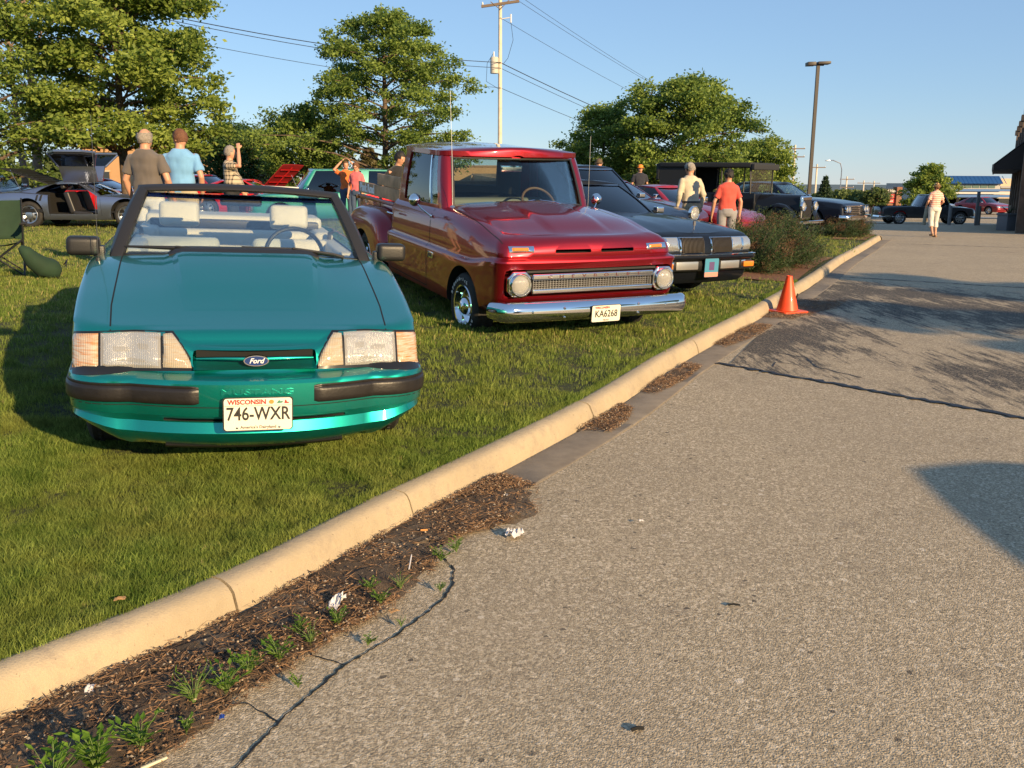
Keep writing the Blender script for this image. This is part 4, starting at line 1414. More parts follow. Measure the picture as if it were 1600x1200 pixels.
TR = [tr(.42, .29, .14, .07), tr(.455, .32, .07, .012), tr(.49, .40, .02, .0), tr(.53, .5, .005, -.002), tr(.79, .71, .0, -.004), tr(.845, .765, -.022, -.012), tr(.862, .785, -.016, -.002),
      tr(.872, .80, .022, .030), tr(.885, .83, .034, .036), tr(.90, .86, .026, .034), tr(.955, lambda y: z8(y) - .06, .030, .042, .06), tr(1.005, z8, .052, .062, .07), tr(1.045, z9, .080, .105, .09), tr(1.068, z10, .135, .165, .11)]
def t_topz(xx, y, z, x):
    u = abs(xx / max(x, .01)); s = sstep(y, .13, .6)
    k = .022 * (1 - sstep(abs(xx), .27, .33)) * sstep(y, .18, .5) * (1 if y < 1.5 else 0)
    return z + .05 * s * (1 - u ** 2.6) + k - .012 * math.exp(-((abs(xx) - .78) / .05) ** 2) * s
me = weld(to_mesh('body', ring_body(TR, t_topz, cross=40), [RED, DARK], smooth=None))
REDIN = mat('red inner sheet', (.16, .006, .008), .45, coat=.5)
cuts = []
for s in (-1, 1):
    a, b_ = (.66, 1.4) if s > 0 else (-1.4, -.66)
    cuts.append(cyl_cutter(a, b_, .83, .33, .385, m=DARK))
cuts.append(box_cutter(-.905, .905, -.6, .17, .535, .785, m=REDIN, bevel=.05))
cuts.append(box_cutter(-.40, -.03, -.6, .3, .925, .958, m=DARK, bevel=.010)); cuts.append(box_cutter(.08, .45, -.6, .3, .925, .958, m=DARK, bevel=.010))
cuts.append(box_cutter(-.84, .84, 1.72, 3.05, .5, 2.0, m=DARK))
me = boolean(me, cuts)
link('body', me, trk); tb = bvh_of(me)
# cab
tc_ = Cabin(dict(yf=1.50, yr=3.10, xf=.86, xr=.86, zf=1.20, zr=1.18, bf=.16, br=.03, mid=.01), dict(yf=1.76, yr=2.99, xf=.785, xr=.785, zf=1.75, zr=1.765, bf=.12, br=.03, mid=.01), bulge=.015, crown=.05)
tc_.roof('roof', RED, trk, th=.05, over=.035, visor=.045, n=20)
vz = MB(); tc_.panel('', -.31, .31, .90, 1.02, RED, trk, mb=vz, th=.04, off=.012, nt_=16); obj('roof_brow', vz, RED, trk, bevel=.008)
for s in (-1, 1):
    tc_.panel('windscreen_pillar', s * .272, s * .335, -.05, 1.0, RED, trk, th=.05, off=.006)
    tc_.panel('rear_pillar', s * .632, s * .745, -.05, 1.0, RED, trk, th=.04, off=.006, nt_=8)
    tc_.panel('window_rail', s * .33, s * .64, .93, 1.0, RED, trk, th=.03, off=.006)
    tc_.panel('window_sill', s * .33, s * .64, -.05, .02, RED, trk, th=.03, off=.006)
    tc_.panel('side_window', s * .405, s * .632, .02, .93, glass_mat('dim side glass', (.5, .55, .55), alpha=.55, spec=.5), trk, th=.004, off=-.01)
    tc_.panel('vent_window', s * .335, s * .40, .02, .93, GLASS, trk, th=.004, off=-.008)
    tc_.panel('vent_divider', s * .398, s * .407, .02, .93, CHROME, trk, th=.012, off=.0)
CG = glass_mat('screen glass', (.90, .96, .95), alpha=.93, spec=.26)
tc_.panel('windscreen', -.276, .276, .03, .965, CG, trk, th=.005, off=-.012, nt_=24)
gk = MB()
for (a, b_, c, d) in ((-.285, .285, .875, .902), (-.285, .285, .012, .045)):
    tc_.panel('', a, b_, c, d, BLACK, trk, mb=gk, th=.012, off=.004, nt_=20)
for s in (-1, 1): tc_.panel('', s * .262, s * .2715, .02, .97, BLACK, trk, mb=gk, th=.012, off=.010, nt_=2)
obj('windscreen_gasket', gk, BLACK, trk)
ck = MB(); tc_.panel('', -.275, .275, .896, .906, CHROME, trk, mb=ck, th=.006, off=.010, nt_=20); obj('gasket_bead', ck, CHROME, trk)
rb = MB()
for s in (-1, 1):
    tc_.panel('', s * .745, s * .86, -.05, 1.0, RED, trk, mb=rb, th=.03)
    for (c, d) in ((-.05, .25), (.82, 1.0)): tc_.panel('', s * .86, s * 1.0, c, d, RED, trk, mb=rb, th=.03)
obj('cab_back', rb, mat('grey headliner and back', (.10, .095, .09), .7), trk)
for s in (-1, 1): tc_.panel('rear_window', s * .86, s * 1.0, .25, .82, GLASS, trk, th=.003, off=-.012)
# interior
BENCH = mat('grey bench vinyl', (.16, .165, .15), .6)
b_ = MB(); b_.box(-.74, .74, 2.48, 2.66, .70, 1.22); obj('bench_back', b_, BENCH, trk, bevel=.05, segs=3)
b_ = MB(); b_.box(-.74, .74, 2.1, 2.6, .62, .82); obj('bench_cushion', b_, BENCH, trk, bevel=.05, segs=3)
b_ = MB(); b_.box(-.80, .80, 1.70, 1.86, .9, 1.19); obj('dashboard', b_, mat('dark dash', (.03, .03, .03), .5), trk, bevel=.03)
steering_wheel(trk, .44, 2.02, 1.20, .20, R(52), mat('brown wheel rim', (.16, .09, .05), .4))
b_ = MB(); b_.box(-.04, .22, 2.02, 2.05, 1.54, 1.62); obj('rear_view_mirror', b_, CHROME, trk, bevel=.015)
b_ = MB(); b_.box(-.82, .82, 1.75, 3.0, .45, .48); obj('cab_floor', b_, BLACK, trk)
# wipers
for x0, x1 in ((-.32, .12), (.62, .18)):
    w = MB(); f = lambda x, v, o: tc_.pt(.3 * x / .85, v, o)
    w.tube([f(x0, -.04, .02), f((x0 * .45 + x1 * .55), .075, .035), f(x1, .12, .03)], [.008, .006, .004], 6); w.tube([f(x0 * .7 + x1 * .3, .05, .012), f(x1 * 1.05, .13, .015)], .005, 5)
    obj('wiper', w, CHROME, trk)
cg_ = MB()
for k in range(26):
    x = -.36 + k * .029
    P, Q = proj_grid(tb, lambda u, v: (x + .012 * u, 1.435 + .05 * v, 3), (0, 0, -1), 1, 1, .002, 0); cg_.slab(P, Q)
obj('cowl_louvre', cg_, mat('louvre dark', (.03, .002, .002), .6), trk)
# grille between the lamps
GR = bpy.data.objects.new('grille', None); COL.objects.link(GR); GR.parent = trk
def bar(name, x0, x1, z0, z1, y, m, b=.008, d=.03):
    q = MB(); q.box(x0, x1, y, y + d, z0, z1); return obj(name, q, m, GR, bevel=b, segs=3)
bar('grille_bar', -.655, .655, .692, .745, -.022, CHROME, .012); bar('grille_bar', -.655, .655, .563, .608, -.018, CHROME, .012)
wires = MB()
for k in range(44):
    x = -.64 + k * 1.28 / 43; wires.box(x - .0016, x + .0016, .0, .012, .605, .695)
for k in range(5):
    z = .612 + k * .019; wires.box(-.64, .64, -.004, .004, z, z + .0035)
obj('grille_mesh', wires, ALU, GR, smooth=None)
b_ = MB(); b_.box(-.64, .64, .10, .165, .56, .75); obj('radiator', b_, mat('radiator core', (.03, .025, .02), .6, bump=.6, bscale=90), trk)
for k_, ch in enumerate('CHEVROLET'):
    text_obj('grille_letter', ch, .040, Matrix.Translation((-.48 + k_ * .12, -.0225, .7185)) @ FACE_FRONT, mat('dark enamel', (.10, .02, .02), .4), GR, .001, 1.7, .0006)
b_ = MB(); b_.box(-.70, .70, .02, .14, .755, .775); obj('grille_shelf', b_, BLACK, trk)
for s in (-1, 1):
    h = headlamp_round(trk, s * .78, -.02, .655, .089)
    o = MB(); c = .104
    oc = [(c * .62, c * 1.12), (-c * .62, c * 1.12), (-c * 1.12, c * .62), (-c * 1.12, -c * .62), (-c * .62, -c * 1.12), (c * .62, -c * 1.12), (c * 1.12, -c * .62), (c * 1.12, c * .62)]
    o.prism(oc, .012, .10, 'y'); obj('headlight_surround', o, CHROME, h, bevel=.012, segs=3)
    a, b_ = sorted((s * .61, s * .85))
    patch('indicator_bezel', tb, band(a, b_, .932, .988), (0, 1, 0), CHROME, trk, 10, 5, .014, .2)
    a2, b2 = (a + .016, b_ - .016)
    if s < 0: b2 -= .03
    else: b2 -= .03
    patch('indicator', tb, band(a2, b2, .943, .977), (0, 1, 0), AMBER, trk, 8, 4, .021, .2)
# bumper
bp_ = []
for i in range(41):
    x = -1.03 + 2.06 * i / 40; u = abs(x) / 1.03
    bp_.append(Vector((x, -.135 + .045 * u ** 2 + .16 * max(0, (u - .90) / .10) ** 2)))
sec = [(-.02, .335), (.016, .334), (.040, .350), (.052, .385), (.055, .42), (.050, .455), (.034, .492), (.012, .510), (-.02, .512)]
P = []
for i, p in enumerate(bp_):
    t = (bp_[min(i + 1, 40)] - bp_[max(i - 1, 0)]).normalized(); n = Vector((t.y, -t.x))
    e = .55 if i in (0, 40) else 1
    P.append([(p.x + n.x * o, p.y + n.y * o, .422 + (z - .422) * (1 if e == 1 else .8)) for o, z in sec])
b_ = MB(); b_.grid(P); bo = obj('front_bumper', b_, CHROME, trk, smooth=60)
for x in (-.72, -.40, .40, .72):
    for z in ((.455, .37) if abs(x) < .5 else (.43,)):
        q = MB(); q.lathe([(.013, 0), (.011, .006), (0, .009)], 12, 0, Matrix.Translation((x, -.187 + .045 * (x / 1.03) ** 2, z)) @ Matrix.Rotation(PI / 2, 4, 'X')); obj('bumper_bolt', q, CHROME, trk)
plate(trk, .03, -.205, .388, [('WISCONSIN', .028, -.045, .056, (.55, .02, .015), 1.0, .0008), ('KA6268', .092, 0, -.004, (.02, .02, .02), .80, .0012), ('TRUCK', .020, 0, -.062, (.08, .05, .05), 1.0, .0003)], rx=R(2))
# trim on the side
sm_ = MB()
for s in (-1, 1):
    seam_mb(sm_, tb, [(s * 3, 1.82, 1.16), (s * 3, 1.82, .36)], (-s, 0, 0), .010)
    seam_mb(sm_, tb, [(s * 3, 3.10, 1.16), (s * 3, 3.10, .5), (s * 3, 3.05, .38), (s * 3, 1.82, .36)], (-s, 0, 0), .010)
    seam_mb(sm_, tb, [(s * 3, .75, .80), (s * 3, 1.45, .80)], (-s, 0, 0), .005) if False else None
    seam_mb(sm_, tb, [(s * .885, .16, 3), (s * .865, .6, 3), (s * .84, 1.42, 3)], (0, 0, -1), .007)
seam_mb(sm_, tb, [(-.84, 1.42, 3), (.84, 1.42, 3)], (0, 0, -1), .006)
obj('panel_gap', sm_, GAP, trk, smooth=None, recalc=False)
for s in (-1, 1):
    q = MB(); q.tube([(s * 1.005, 2.84, 1.015), (s * 1.03, 2.88, 1.02), (s * 1.03, 3.0, 1.02), (s * 1.0, 3.05, 1.015)], .010, 8); obj('door_handle', q, CHROME, trk)
    q = MB(); q.box(min(s * .992, s * 1.004), max(s * .992, s * 1.004), 1.60, 1.74, .675, .74); obj('fender_badge', q, CHROME, trk, bevel=.003)
    q = MB(); q.box(min(s * 1.003, s * 1.007), max(s * 1.003, s * 1.007), 1.62, 1.72, .69, .725); obj('badge_field', q, BLACK, trk)
    mr = bpy.data.objects.new('wing_mirror', None); COL.objects.link(mr); mr.parent = trk
    q = MB(); q.tube([(s * .96, 1.78, 1.10), (s * 1.05, 1.80, 1.17), (s * 1.10, 1.84, 1.235)], [.009, .007, .007], 8); q.ball((s * .95, 1.78, 1.095), .018, 10, 6); obj('mirror_arm', q, CHROME, mr)
    q = MB(); q.lathe([(0, -.055), (.03, -.05), (.055, -.028), (.066, 0), (.066, .008), (0, .009)], 24, 0, Matrix.Translation((s * 1.10, 1.86, 1.255)) @ Matrix.Rotation(-PI / 2, 4, 'X')); obj('mirror_head', q, CHROME, mr, smooth=60)
q = MB(); q.lathe([(.03, 0), (.022, .012), (.008, .02)], 14, 0, Matrix.Translation((-.80, 1.56, 1.205))); q.tube([(-.80, 1.56, 1.22), (-.81, 1.57, 1.7), (-.83, 1.60, 2.35)], [.003, .0022, .0012], 5); obj('aerial', q, ALU, trk)
q = MB(); q.tube([(.84, 1.6, 1.2), (.84, 1.62, 1.95)], .002, 5); obj('aerial', q, ALU, trk)
# wheels; raised white lettering on the tyre wall
TW = mat('raised white rubber letters', (.72, .70, .64), .7)
for s in (-1, 1):
    wh = wheel(trk, s * .875, .83, .315, .325, .22, 'rally', s, rimr=.205)
    wheel(trk, s * .80, 4.18, .33, .335, .24, 'rally', s, rimr=.205)
    if s < 0:
        for word, a0, sz, span in (('BFGoodrich', R(158), .044, R(92)), ('Radial T/A', R(-22), .040, R(86))):
            for k, ch in enumerate(word):
                if ch == ' ': continue
                a = a0 - span * k / (len(word) - 1)
                # face of the wheel in its yz plane: seen from -x, y runs to the left
                rr_ = .268
                t_ = text_mb(ch, sz, .002, 1.15, bold=.0014)
                M = Matrix.Translation((-.1125, 0, 0)) @ Matrix(((0, 0, -1, 0), (-1, 0, 0, 0), (0, 1, 0, 0), (0, 0, 0, 1))) @ Matrix.Rotation(a - PI / 2, 4, 'Z') @ Matrix.Translation((0, rr_, 0))
                obj('tyre_letter', xform(t_, M), TW, wh, smooth=None)
# bed with stepside fenders
bedm = MB()
for (a, b_, c, d, e, f) in ((-.66, -.63, 3.25, 5.25, .55, 1.02), (.63, .66, 3.25, 5.25, .55, 1.02), (-.66, .66, 3.24, 3.27, .55, 1.05), (-.66, .66, 5.24, 5.28, .55, 1.04)):
    bedm.box(a, b_, c, d, e, f)
obj('bed_side', bedm, RED, trk, bevel=.006)
q = MB(); q.box(-.63, .63, 3.27, 5.24, .55, .58); obj('bed_floor', q, mat('bed planks', (.12, .07, .035), .6, var=.3), trk)
for s in (-1, 1):
    q = MB(); q.tube([(s * .665, 3.24, 1.03), (s * .665, 5.28, 1.03)], .028, 10); obj('bed_rail', q, RED, trk)
    # fender: superelliptic shell cut for the wheel
    fb = MB(); n1, n2 = 40, 20; P = []
    for i in range(n1 + 1):
        a = PI * i / n1; ca, sa = math.cos(a), math.sin(a); row = []
        for j in range(n2 + 1):
            b2 = PI / 2 * j / n2
            ex = abs(math.sin(b2)) ** .45
            row.append((s * (.63 + .345 * ex), 4.20 + (.80 * math.copysign(abs(ca) ** .72, ca)) * (abs(math.cos(b2)) ** .22 if j < n2 else 0), .42 + .56 * abs(sa) ** .62 * (abs(math.cos(b2)) ** .22 if j < n2 else 0)))
        P.append(row)
    fb.grid(P)
    o_ = len(fb.v)
    fme = to_mesh('rear_fender', fb, [RED, DARK], smooth=None)
    bm = bmesh.new(); bm.from_mesh(fme); bmesh.ops.remove_doubles(bm, verts=bm.verts, dist=1e-4)
    bmesh.ops.holes_fill(bm, edges=[e for e in bm.edges if e.is_boundary], sides=0); bmesh.ops.recalc_face_normals(bm, faces=bm.faces); bm.to_mesh(fme); bm.free()
    a, b_ = (.70, 1.4) if s > 0 else (-1.4, -.70)
    fme = boolean(fme, [cyl_cutter(a, b_, 4.18, .30, .40)])
    link('rear_fender', fme, trk)
    q = MB(); q.box(min(s * .62, s * .92), max(s * .62, s * .92), 3.2, 3.55, .38, .42); obj('side_step', q, RED, trk, bevel=.01)
WOOD = mat('weathered oak board', (.60, .35, .18), .75, var=.35, scale=5, bump=.4, bscale=40)
brd = bpy.data.objects.new('bed_boards', None); COL.objects.link(brd); brd.parent = trk
for s in (-1, 1):
    q = MB(); q.box(s * .665 - .014, s * .665 + .014, 3.32, 5.26, 1.075, 1.225); obj('board', q, WOOD, brd, bevel=.004)
    q = MB(); q.box(s * .665 - .014, s * .665 + .014, 3.32, 4.42, 1.235, 1.375); obj('board', q, WOOD, brd, bevel=.004)
    for y in (3.4, 4.35, 5.18):
        q = MB(); q.box(s * .645 - .02, s * .645 + .008, y, y + .05, .95, 1.36 if y < 5 else 1.22); obj('board_stake', q, WOOD, brd)
q = MB(); q.box(-.64, .64, 3.30, 3.33, 1.06, 1.36); obj('board', q, WOOD, brd, bevel=.004)
# text reads from the -x side: local x -> -y
M = Matrix.Translation((-.680, 4.86, 1.150)) @ Matrix(((0, 0, -1, 0), (-1, 0, 0, 0), (0, 1, 0, 0), (0, 0, 0, 1)))
text_obj('board_lettering', 'Plank Road', .150, M, mat('bright sign paint', (.95, .93, .88), .7), brd, .002, .92, .006)
q = MB(); q.box(-.70, -.66, 5.23, 5.30, .99, 1.04); obj('corner_lamp', q, AMBER, trk, bevel=.005)
finish_car(trk, .745, 8.769, .035, .455, .0, .066)
# ================================================================== the other cars
def at_lawn(X, Y, psi, roll=0.0, pitch=0.0, dz=0.0, L=4.6):
    h = Vector((-math.sin(psi), math.cos(psi))) * L * .5
    z = z_lawn(X + h.x, Y + h.y)
    z0 = z_lawn(X + h.x * .4, Y + h.y * .4); z1 = z_lawn(X + h.x * 1.6, Y + h.y * 1.6)
    p = math.atan2(z1 - z0, h.length * 1.2)
    return (X, Y, z - math.tan(p) * L * .5 + dz, psi, roll, p)
P_BLACK = paint('black car paint', (.005, .006, .010), metal=.0, flake=(.006, .008, .012), rough=.4, ior=1.4, coat=.5)
P_NAVY = paint('midnight blue paint', (.004, .007, .018), metal=.0, rough=.4, ior=1.4, coat=.6)
P_MAROON = paint('maroon paint', (.08, .008, .014), metal=.3)
P_RED = paint('bright red paint', (.52, .008, .012), metal=.1, flake=(.6, .01, .015))
P_CRIM = paint('crimson paint', (.24, .006, .016), metal=.2)
P_TEAL2 = paint('sea green paint', (.006, .20, .17), metal=.15)
P_GREY = paint('dark grey pickup paint', (.035, .036, .04), metal=.4)
P_SILV = paint('silver paint', (.42, .44, .46), metal=.7)

# black coupe with split waterfall grille
cut, cb, cc = generic_car('coupe_car', 'black boxy coupe with square lamps and blue front plate beside the red pickup', 'car', (2.34, 11.33, .18, .64, .02, .03), P_BLACK,
    L=5.05, W=1.84, H=1.38, cowl=1.52, belt=.95, nose_z=.79, hood_z=.95, roof=(2.22, 3.55), tail=4.35, back=4.05, wb=(1.05, 3.80), lamps='none', grille=False, bump_f=None, bow=.06, cr=.06, wr=.33, trunk_z=.93, glass=glass_mat('coupe glass', (.5, .58, .62), alpha=.5, spec=.6), wstyle='spoke')
for s in (-1, 1):
    a, b_ = sorted((s * .06, s * .46))
    patch('grille_frame', cb, band(a, b_, .575, .775), (0, 1, 0), CHROME, cut, 8, 6, .018, .06)
    patch('grille', cb, band(a + .010, b_ - .010, .583, .768), (0, 1, 0), BLACK, cut, 8, 6, .022, .02)
    g = MB()
    for k in range(17):
        x0 = a + .03 + k * (.34 / 16)
        P, Q = proj_grid(cb, band(x0, x0 + .007, .594, .758), (0, 1, 0), 1, 5, .032, 0); g.slab(P, Q)
    obj('grille_slat', g, mat('bronze tinted slats', (.20, .15, .10), .3, .8), cut, smooth=None)
    a, b_ = sorted((s * .47, s * .90))
    patch('headlight_bezel', cb, band(a, b_, .61, .775), (0, 1, 0), CHROME, cut, 8, 4, .016, .06)
    for q in (0, 1):
        aa = a + .014 + q * .203
        patch('headlight', cb, band(aa, aa + .196, .619, .767), (0, 1, 0), HEADLENS, cut, 5, 4, .024, .14)
def sweep_bumper(root, hw, y0, sec, bow, wrap, m, name='front_bumper', n=36, yin=.0):
    P = []
    pts = []
    for i in range(n + 1):
        x = -hw + 2 * hw * i / n; u = abs(x) / hw
        pts.append(Vector((x, y0 + bow * u ** 2 + wrap * max(0, (u - .88) / .12) ** 2)))
    for i, p in enumerate(pts):
        t = (pts[min(i + 1, n)] - pts[max(i - 1, 0)]).normalized(); nn = Vector((t.y, -t.x))
        P.append([(p.x + nn.x * o, p.y + nn.y * o, z) for o, z in sec])
    b_ = MB(); b_.grid(P)
    return obj(name, b_, m, root, smooth=50)
sweep_bumper(cut, .93, -.02, [(-.05, .505), (.02, .51), (.05, .52), (.06, .545), (.05, .57), (-.05, .575)], .05, .2, P_BLACK)
sweep_bumper(cut, .93, -.03, [(.035, .572), (.052, .570), (.055, .582), (.035, .585)], .05, .2, CHROME, 'bumper_strip')
sweep_bumper(cut, .92, -.00, [(-.05, .37), (.02, .375), (.04, .39), (.045, .46), (.03, .50), (-.05, .505)], .05, .2, BLACK, 'bumper_valance')
for s in (-1, 1):
    for (a, b_, m_, nm) in ((.20, .56, mat('satin silver', (.62, .60, .55), .3, .8), 'bumper_insert'), (.60, .88, CHROME, 'indicator_bezel')):
        q = MB(); xa, xb = sorted((s * a, s * b_)); ya = -.055 + .05 * (a / .93) ** 2; yb2 = -.055 + .05 * (b_ / .93) ** 2 + (.05 if b_ > .8 else 0)
        V = [(xa, (ya if s > 0 else yb2), .40), (xb, (yb2 if s > 0 else ya), .40), (xb, (yb2 if s > 0 else ya), .495), (xa, (ya if s > 0 else yb2), .495)]
        q.add(V + [(x, y + .03, z) for x, y, z in V], [(0, 1, 2, 3), (4, 7, 6, 5), (0, 4, 5, 1), (3, 2, 6, 7), (0, 3, 7, 4), (1, 5, 6, 2)])
        obj(nm, q, m_, cut, bevel=.008)
    q = MB(); xa, xb = sorted((s * .63, s * .82)); q.box(xa, xb, -.052, -.0, .415, .48); obj('indicator', q, AMBER, cut, bevel=.006)
plate(cut, 0, -.075, .42, [('CUTLASS', .045, 0, .02, (.10, .06, .10), 1.0, .001), ('SHOW', .03, 0, -.02, (.08, .05, .08), 1.0, .001)], bg_c=(.06, .22, .33), w=.27, h=.20) if False else None
pb = plate(cut, 0, -.085, .42, [], bg_c=(.06, .24, .36), w=.24, h=.22)
q = MB(); q.box(-.118, .118, -.0015, .0, -.108, -.055); obj('plate_band', q, mat('ink salmon', (.62, .26, .20), .5), pb)
q = MB(); q.box(-.045, .045, -.0015, .0, -.03, .07); obj('plate_picture', q, mat('ink purple', (.10, .06, .16), .5), pb)
q = MB(); q.tube([(0, .25, .845), (0, .25, .93)], .006, 6); q.box(-.018, .018, .243, .257, .90, .955); obj('hood_ornament', q, CHROME, cut)

# old black coupe with a rounded roof
old, ob, oc = generic_car('old_coupe', 'old black coupe with a tall rounded roof behind the boxy black coupe', 'car', at_lawn(2.55, 15.2, .66, L=4.7), P_NAVY,
    L=4.7, W=1.80, H=1.58, cowl=1.35, belt=1.02, nose_z=.80, hood_z=1.0, roof=(1.95, 3.1), roof_in=.22, tail=4.4, back=4.15, wb=(.85, 3.6), lamps='none', grille=True, bow=.16, cr=.24, trunk_z=.95)
for s in (-1, 1): headlamp_round(old, s * .66, .12, .86, .10)
# maroon low coupe
generic_car('low_coupe', 'dark maroon low coupe with black glass roof panels behind the old black coupe', 'car', at_lawn(3.7, 19.6, .72, L=4.6), P_MAROON,
    L=4.7, W=1.86, H=1.27, cowl=1.5, belt=.86, nose_z=.60, hood_z=.86, roof=(2.35, 3.1), tail=4.4, back=4.2, wb=(.95, 3.55), lamps='pop', grille=False, bump_f=None, bow=.14, cr=.2)
# red sports car
generic_car('sports_car', 'red low sports car with curved fenders beyond the woman in the red shirt', 'car', at_lawn(5.35, 20.6, .80, L=4.5), P_CRIM,
    L=4.6, W=1.78, H=1.2, cowl=1.7, belt=.84, nose_z=.58, hood_z=.84, roof=(2.35, 3.0), tail=4.1, back=3.8, wb=(.95, 3.45), lamps='pop', grille=False, bump_f='body', bow=.2, cr=.28)
# black sixties sedan with full-width chrome grille
sed, sb, sc_ = generic_car('sixties_sedan', 'black sixties sedan with full width chrome grille and four round lamps at the kerb end', 'car', at_lawn(9.9, 27.2, .88, L=5.2), P_NAVY,
    L=5.2, W=1.96, H=1.42, cowl=1.55, belt=.96, nose_z=.86, hood_z=.96, roof=(2.25, 3.5), tail=4.5, back=4.2, wb=(.98, 4.0), lamps='none', grille=True, bow=.05, cr=.10, glass=CG, wr=.34)
for s in (-1, 1):
    for xx in (.62, .80): headlamp_round(sed, s * xx, -.0, .72, .078)
q = MB(); q.box(-.92, .92, -.02, .02, .80, .83); q.box(-.54, .54, -.02, .01, .62, .64); q.box(-.54, .54, -.02, .01, .68, .70); q.box(-.54, .54, -.02, .01, .74, .755); obj('grille_bar', q, CHROME, sed, bevel=.004)
sweep_bumper(sed, .98, -.12, [(-.02, .42), (.03, .42), (.05, .45), (.05, .53), (.03, .56), (-.02, .56)], .06, .2, CHROME)

# ---- thirties touring car on big wheels
tour = thing('touring_car', 'black thirties touring car with a flat fabric top and chrome headlamps behind the bushes', 'vintage car')
q = MB(); q.box(-.62, .62, 1.35, 4.2, .52, 1.15); q.box(-.60, .60, 4.15, 4.5, .55, 1.05); obj('body_tub', q, P_BLACK, tour, bevel=.05, segs=3)
q = MB(); P = []
for j in range(7):
    y = .25 + 1.1 * j / 6; w = .27 + .30 * j / 6
    P.append([(w * math.cos(a) * (1.0), y, .62 + (.50 + .03 * j / 6) * math.sin(a) ** .6 if math.sin(a) > 0 else .62) for a in np.linspace(0, PI, 15)])
q.grid(P); obj('bonnet', q, P_BLACK, tour, smooth=50)
q = MB(); q.box(-.29, .29, .17, .26, .48, 1.10); obj('radiator_shell', q, CHROME, tour, bevel=.05, segs=3)
q = MB(); q.box(-.23, .23, .155, .172, .54, 1.0); obj('radiator_grille', q, BLACK, tour)
q = MB(); q.box(-.10, .10, .3, .9, .50, .72); q.tube([(-.25, .6, .78), (.25, .6, .78)], .05, 8); q.tube([(-.2, .45, .68), (.2, .45, .68)], .06, 10); obj('engine', q, mat('oily iron', (.05, .05, .05), .45, .6), tour)
q = MB(); q.box(-.70, .70, 1.48, 4.30, 1.80, 1.93); q.box(-.70, .70, 1.36, 1.475, 1.74, 1.90); q.box(-.66, .66, 4.31, 4.42, 1.45, 1.90); obj('fabric_top', q, mat('black top canvas', (.018, .02, .024), .75, bump=.3, bscale=60), tour, bevel=.03, segs=3)
for s in (-1, 1):
    for k, (y, dy) in enumerate(((1.50, .06), (2.35, .02), (3.2, 0), (4.2, 0))):
        q = MB(); q.tube([(s * .60, y, 1.12), (s * .64, y + dy * .3, 1.85)], .022, 6); obj('top_post', q, BLACK, tour)
    q = MB(); P = []
    for j in range(9):
        a = R(-8) + R(196) * j / 8
        y, z = .62 - .46 * math.cos(a), .44 + .46 * math.sin(a)
        P.append([(s * x_, y, z + dz) for x_, dz in ((.50, -.02), (.56, .01), (.70, .015), (.80, -.01), (.82, -.05))])
    q.grid(P); obj('front_fender', q, P_BLACK, tour, smooth=60)
    q = MB(); P = []
    for j in range(9):
        a = R(0) + R(180) * j / 8
        y, z = 3.75 - .48 * math.cos(a), .44 + .46 * math.sin(a)
        P.append([(s * x_, y, z + dz) for x_, dz in ((.50, -.02), (.56, .01), (.72, .015), (.80, -.01), (.82, -.05))])
    q.grid(P); obj('rear_fender', q, P_BLACK, tour, smooth=60)
    q = MB(); q.box(min(s * .60, s * .80), max(s * .60, s * .80), 1.05, 3.3, .36, .40); obj('running_board', q, BLACK, tour)
    headlamp_round(tour, s * .36, .10, .84, .105)
    q = MB(); q.tube([(s * .36, .16, .76), (s * .36, .22, .60), (0, .24, .58)], .016, 6); obj('lamp_bracket', q, CHROME, tour)
    wheel(tour, s * .70, .62, .40, .40, .15, 'spoke', s, rimr=.29, material=mat('black steel wheel', (.02, .02, .02), .4))
    wheel(tour, s * .70, 3.75, .40, .40, .17, 'spoke', s, rimr=.29, material=mat('black steel wheel', (.02, .02, .02), .4))
q = MB(); q.box(-.60, .60, 1.50, 1.504, 1.18, 1.74); obj('windscreen', q, CLEAR, tour)
for s in (-1, 1):
    q = MB(); q.box(min(s * .64, s * .655), max(s * .64, s * .655), 3.15, 4.3, 1.10, 1.82); obj('side_curtain', q, mat('black top canvas', (.018, .02, .024), .75), tour)
q = MB(); q.tube([(-.61, 1.50, 1.15), (-.61, 1.50, 1.76), (.61, 1.50, 1.76), (.61, 1.50, 1.15)], .018, 6); obj('windscreen_frame', q, BLACK, tour)
sp_ = wheel(tour, .86, 1.15, .80, .34, .15, 'spoke', 1, rimr=.24, material=CHROME)
sweep_bumper(tour, .74, -.05, [(-.01, .40), (.02, .41), (.025, .44), (.02, .47), (-.01, .48)], .05, .05, CHROME)
for s in (-1, 1): seat('bench_seat', tour, s * .30, 2.3, .62, .52, mat('ochre leather', (.35, .22, .04), .5), .5, False)
finish_car(tour, *at_lawn(7.75, 24.4, .84, L=4.3)[:3], .84, 0, .01)

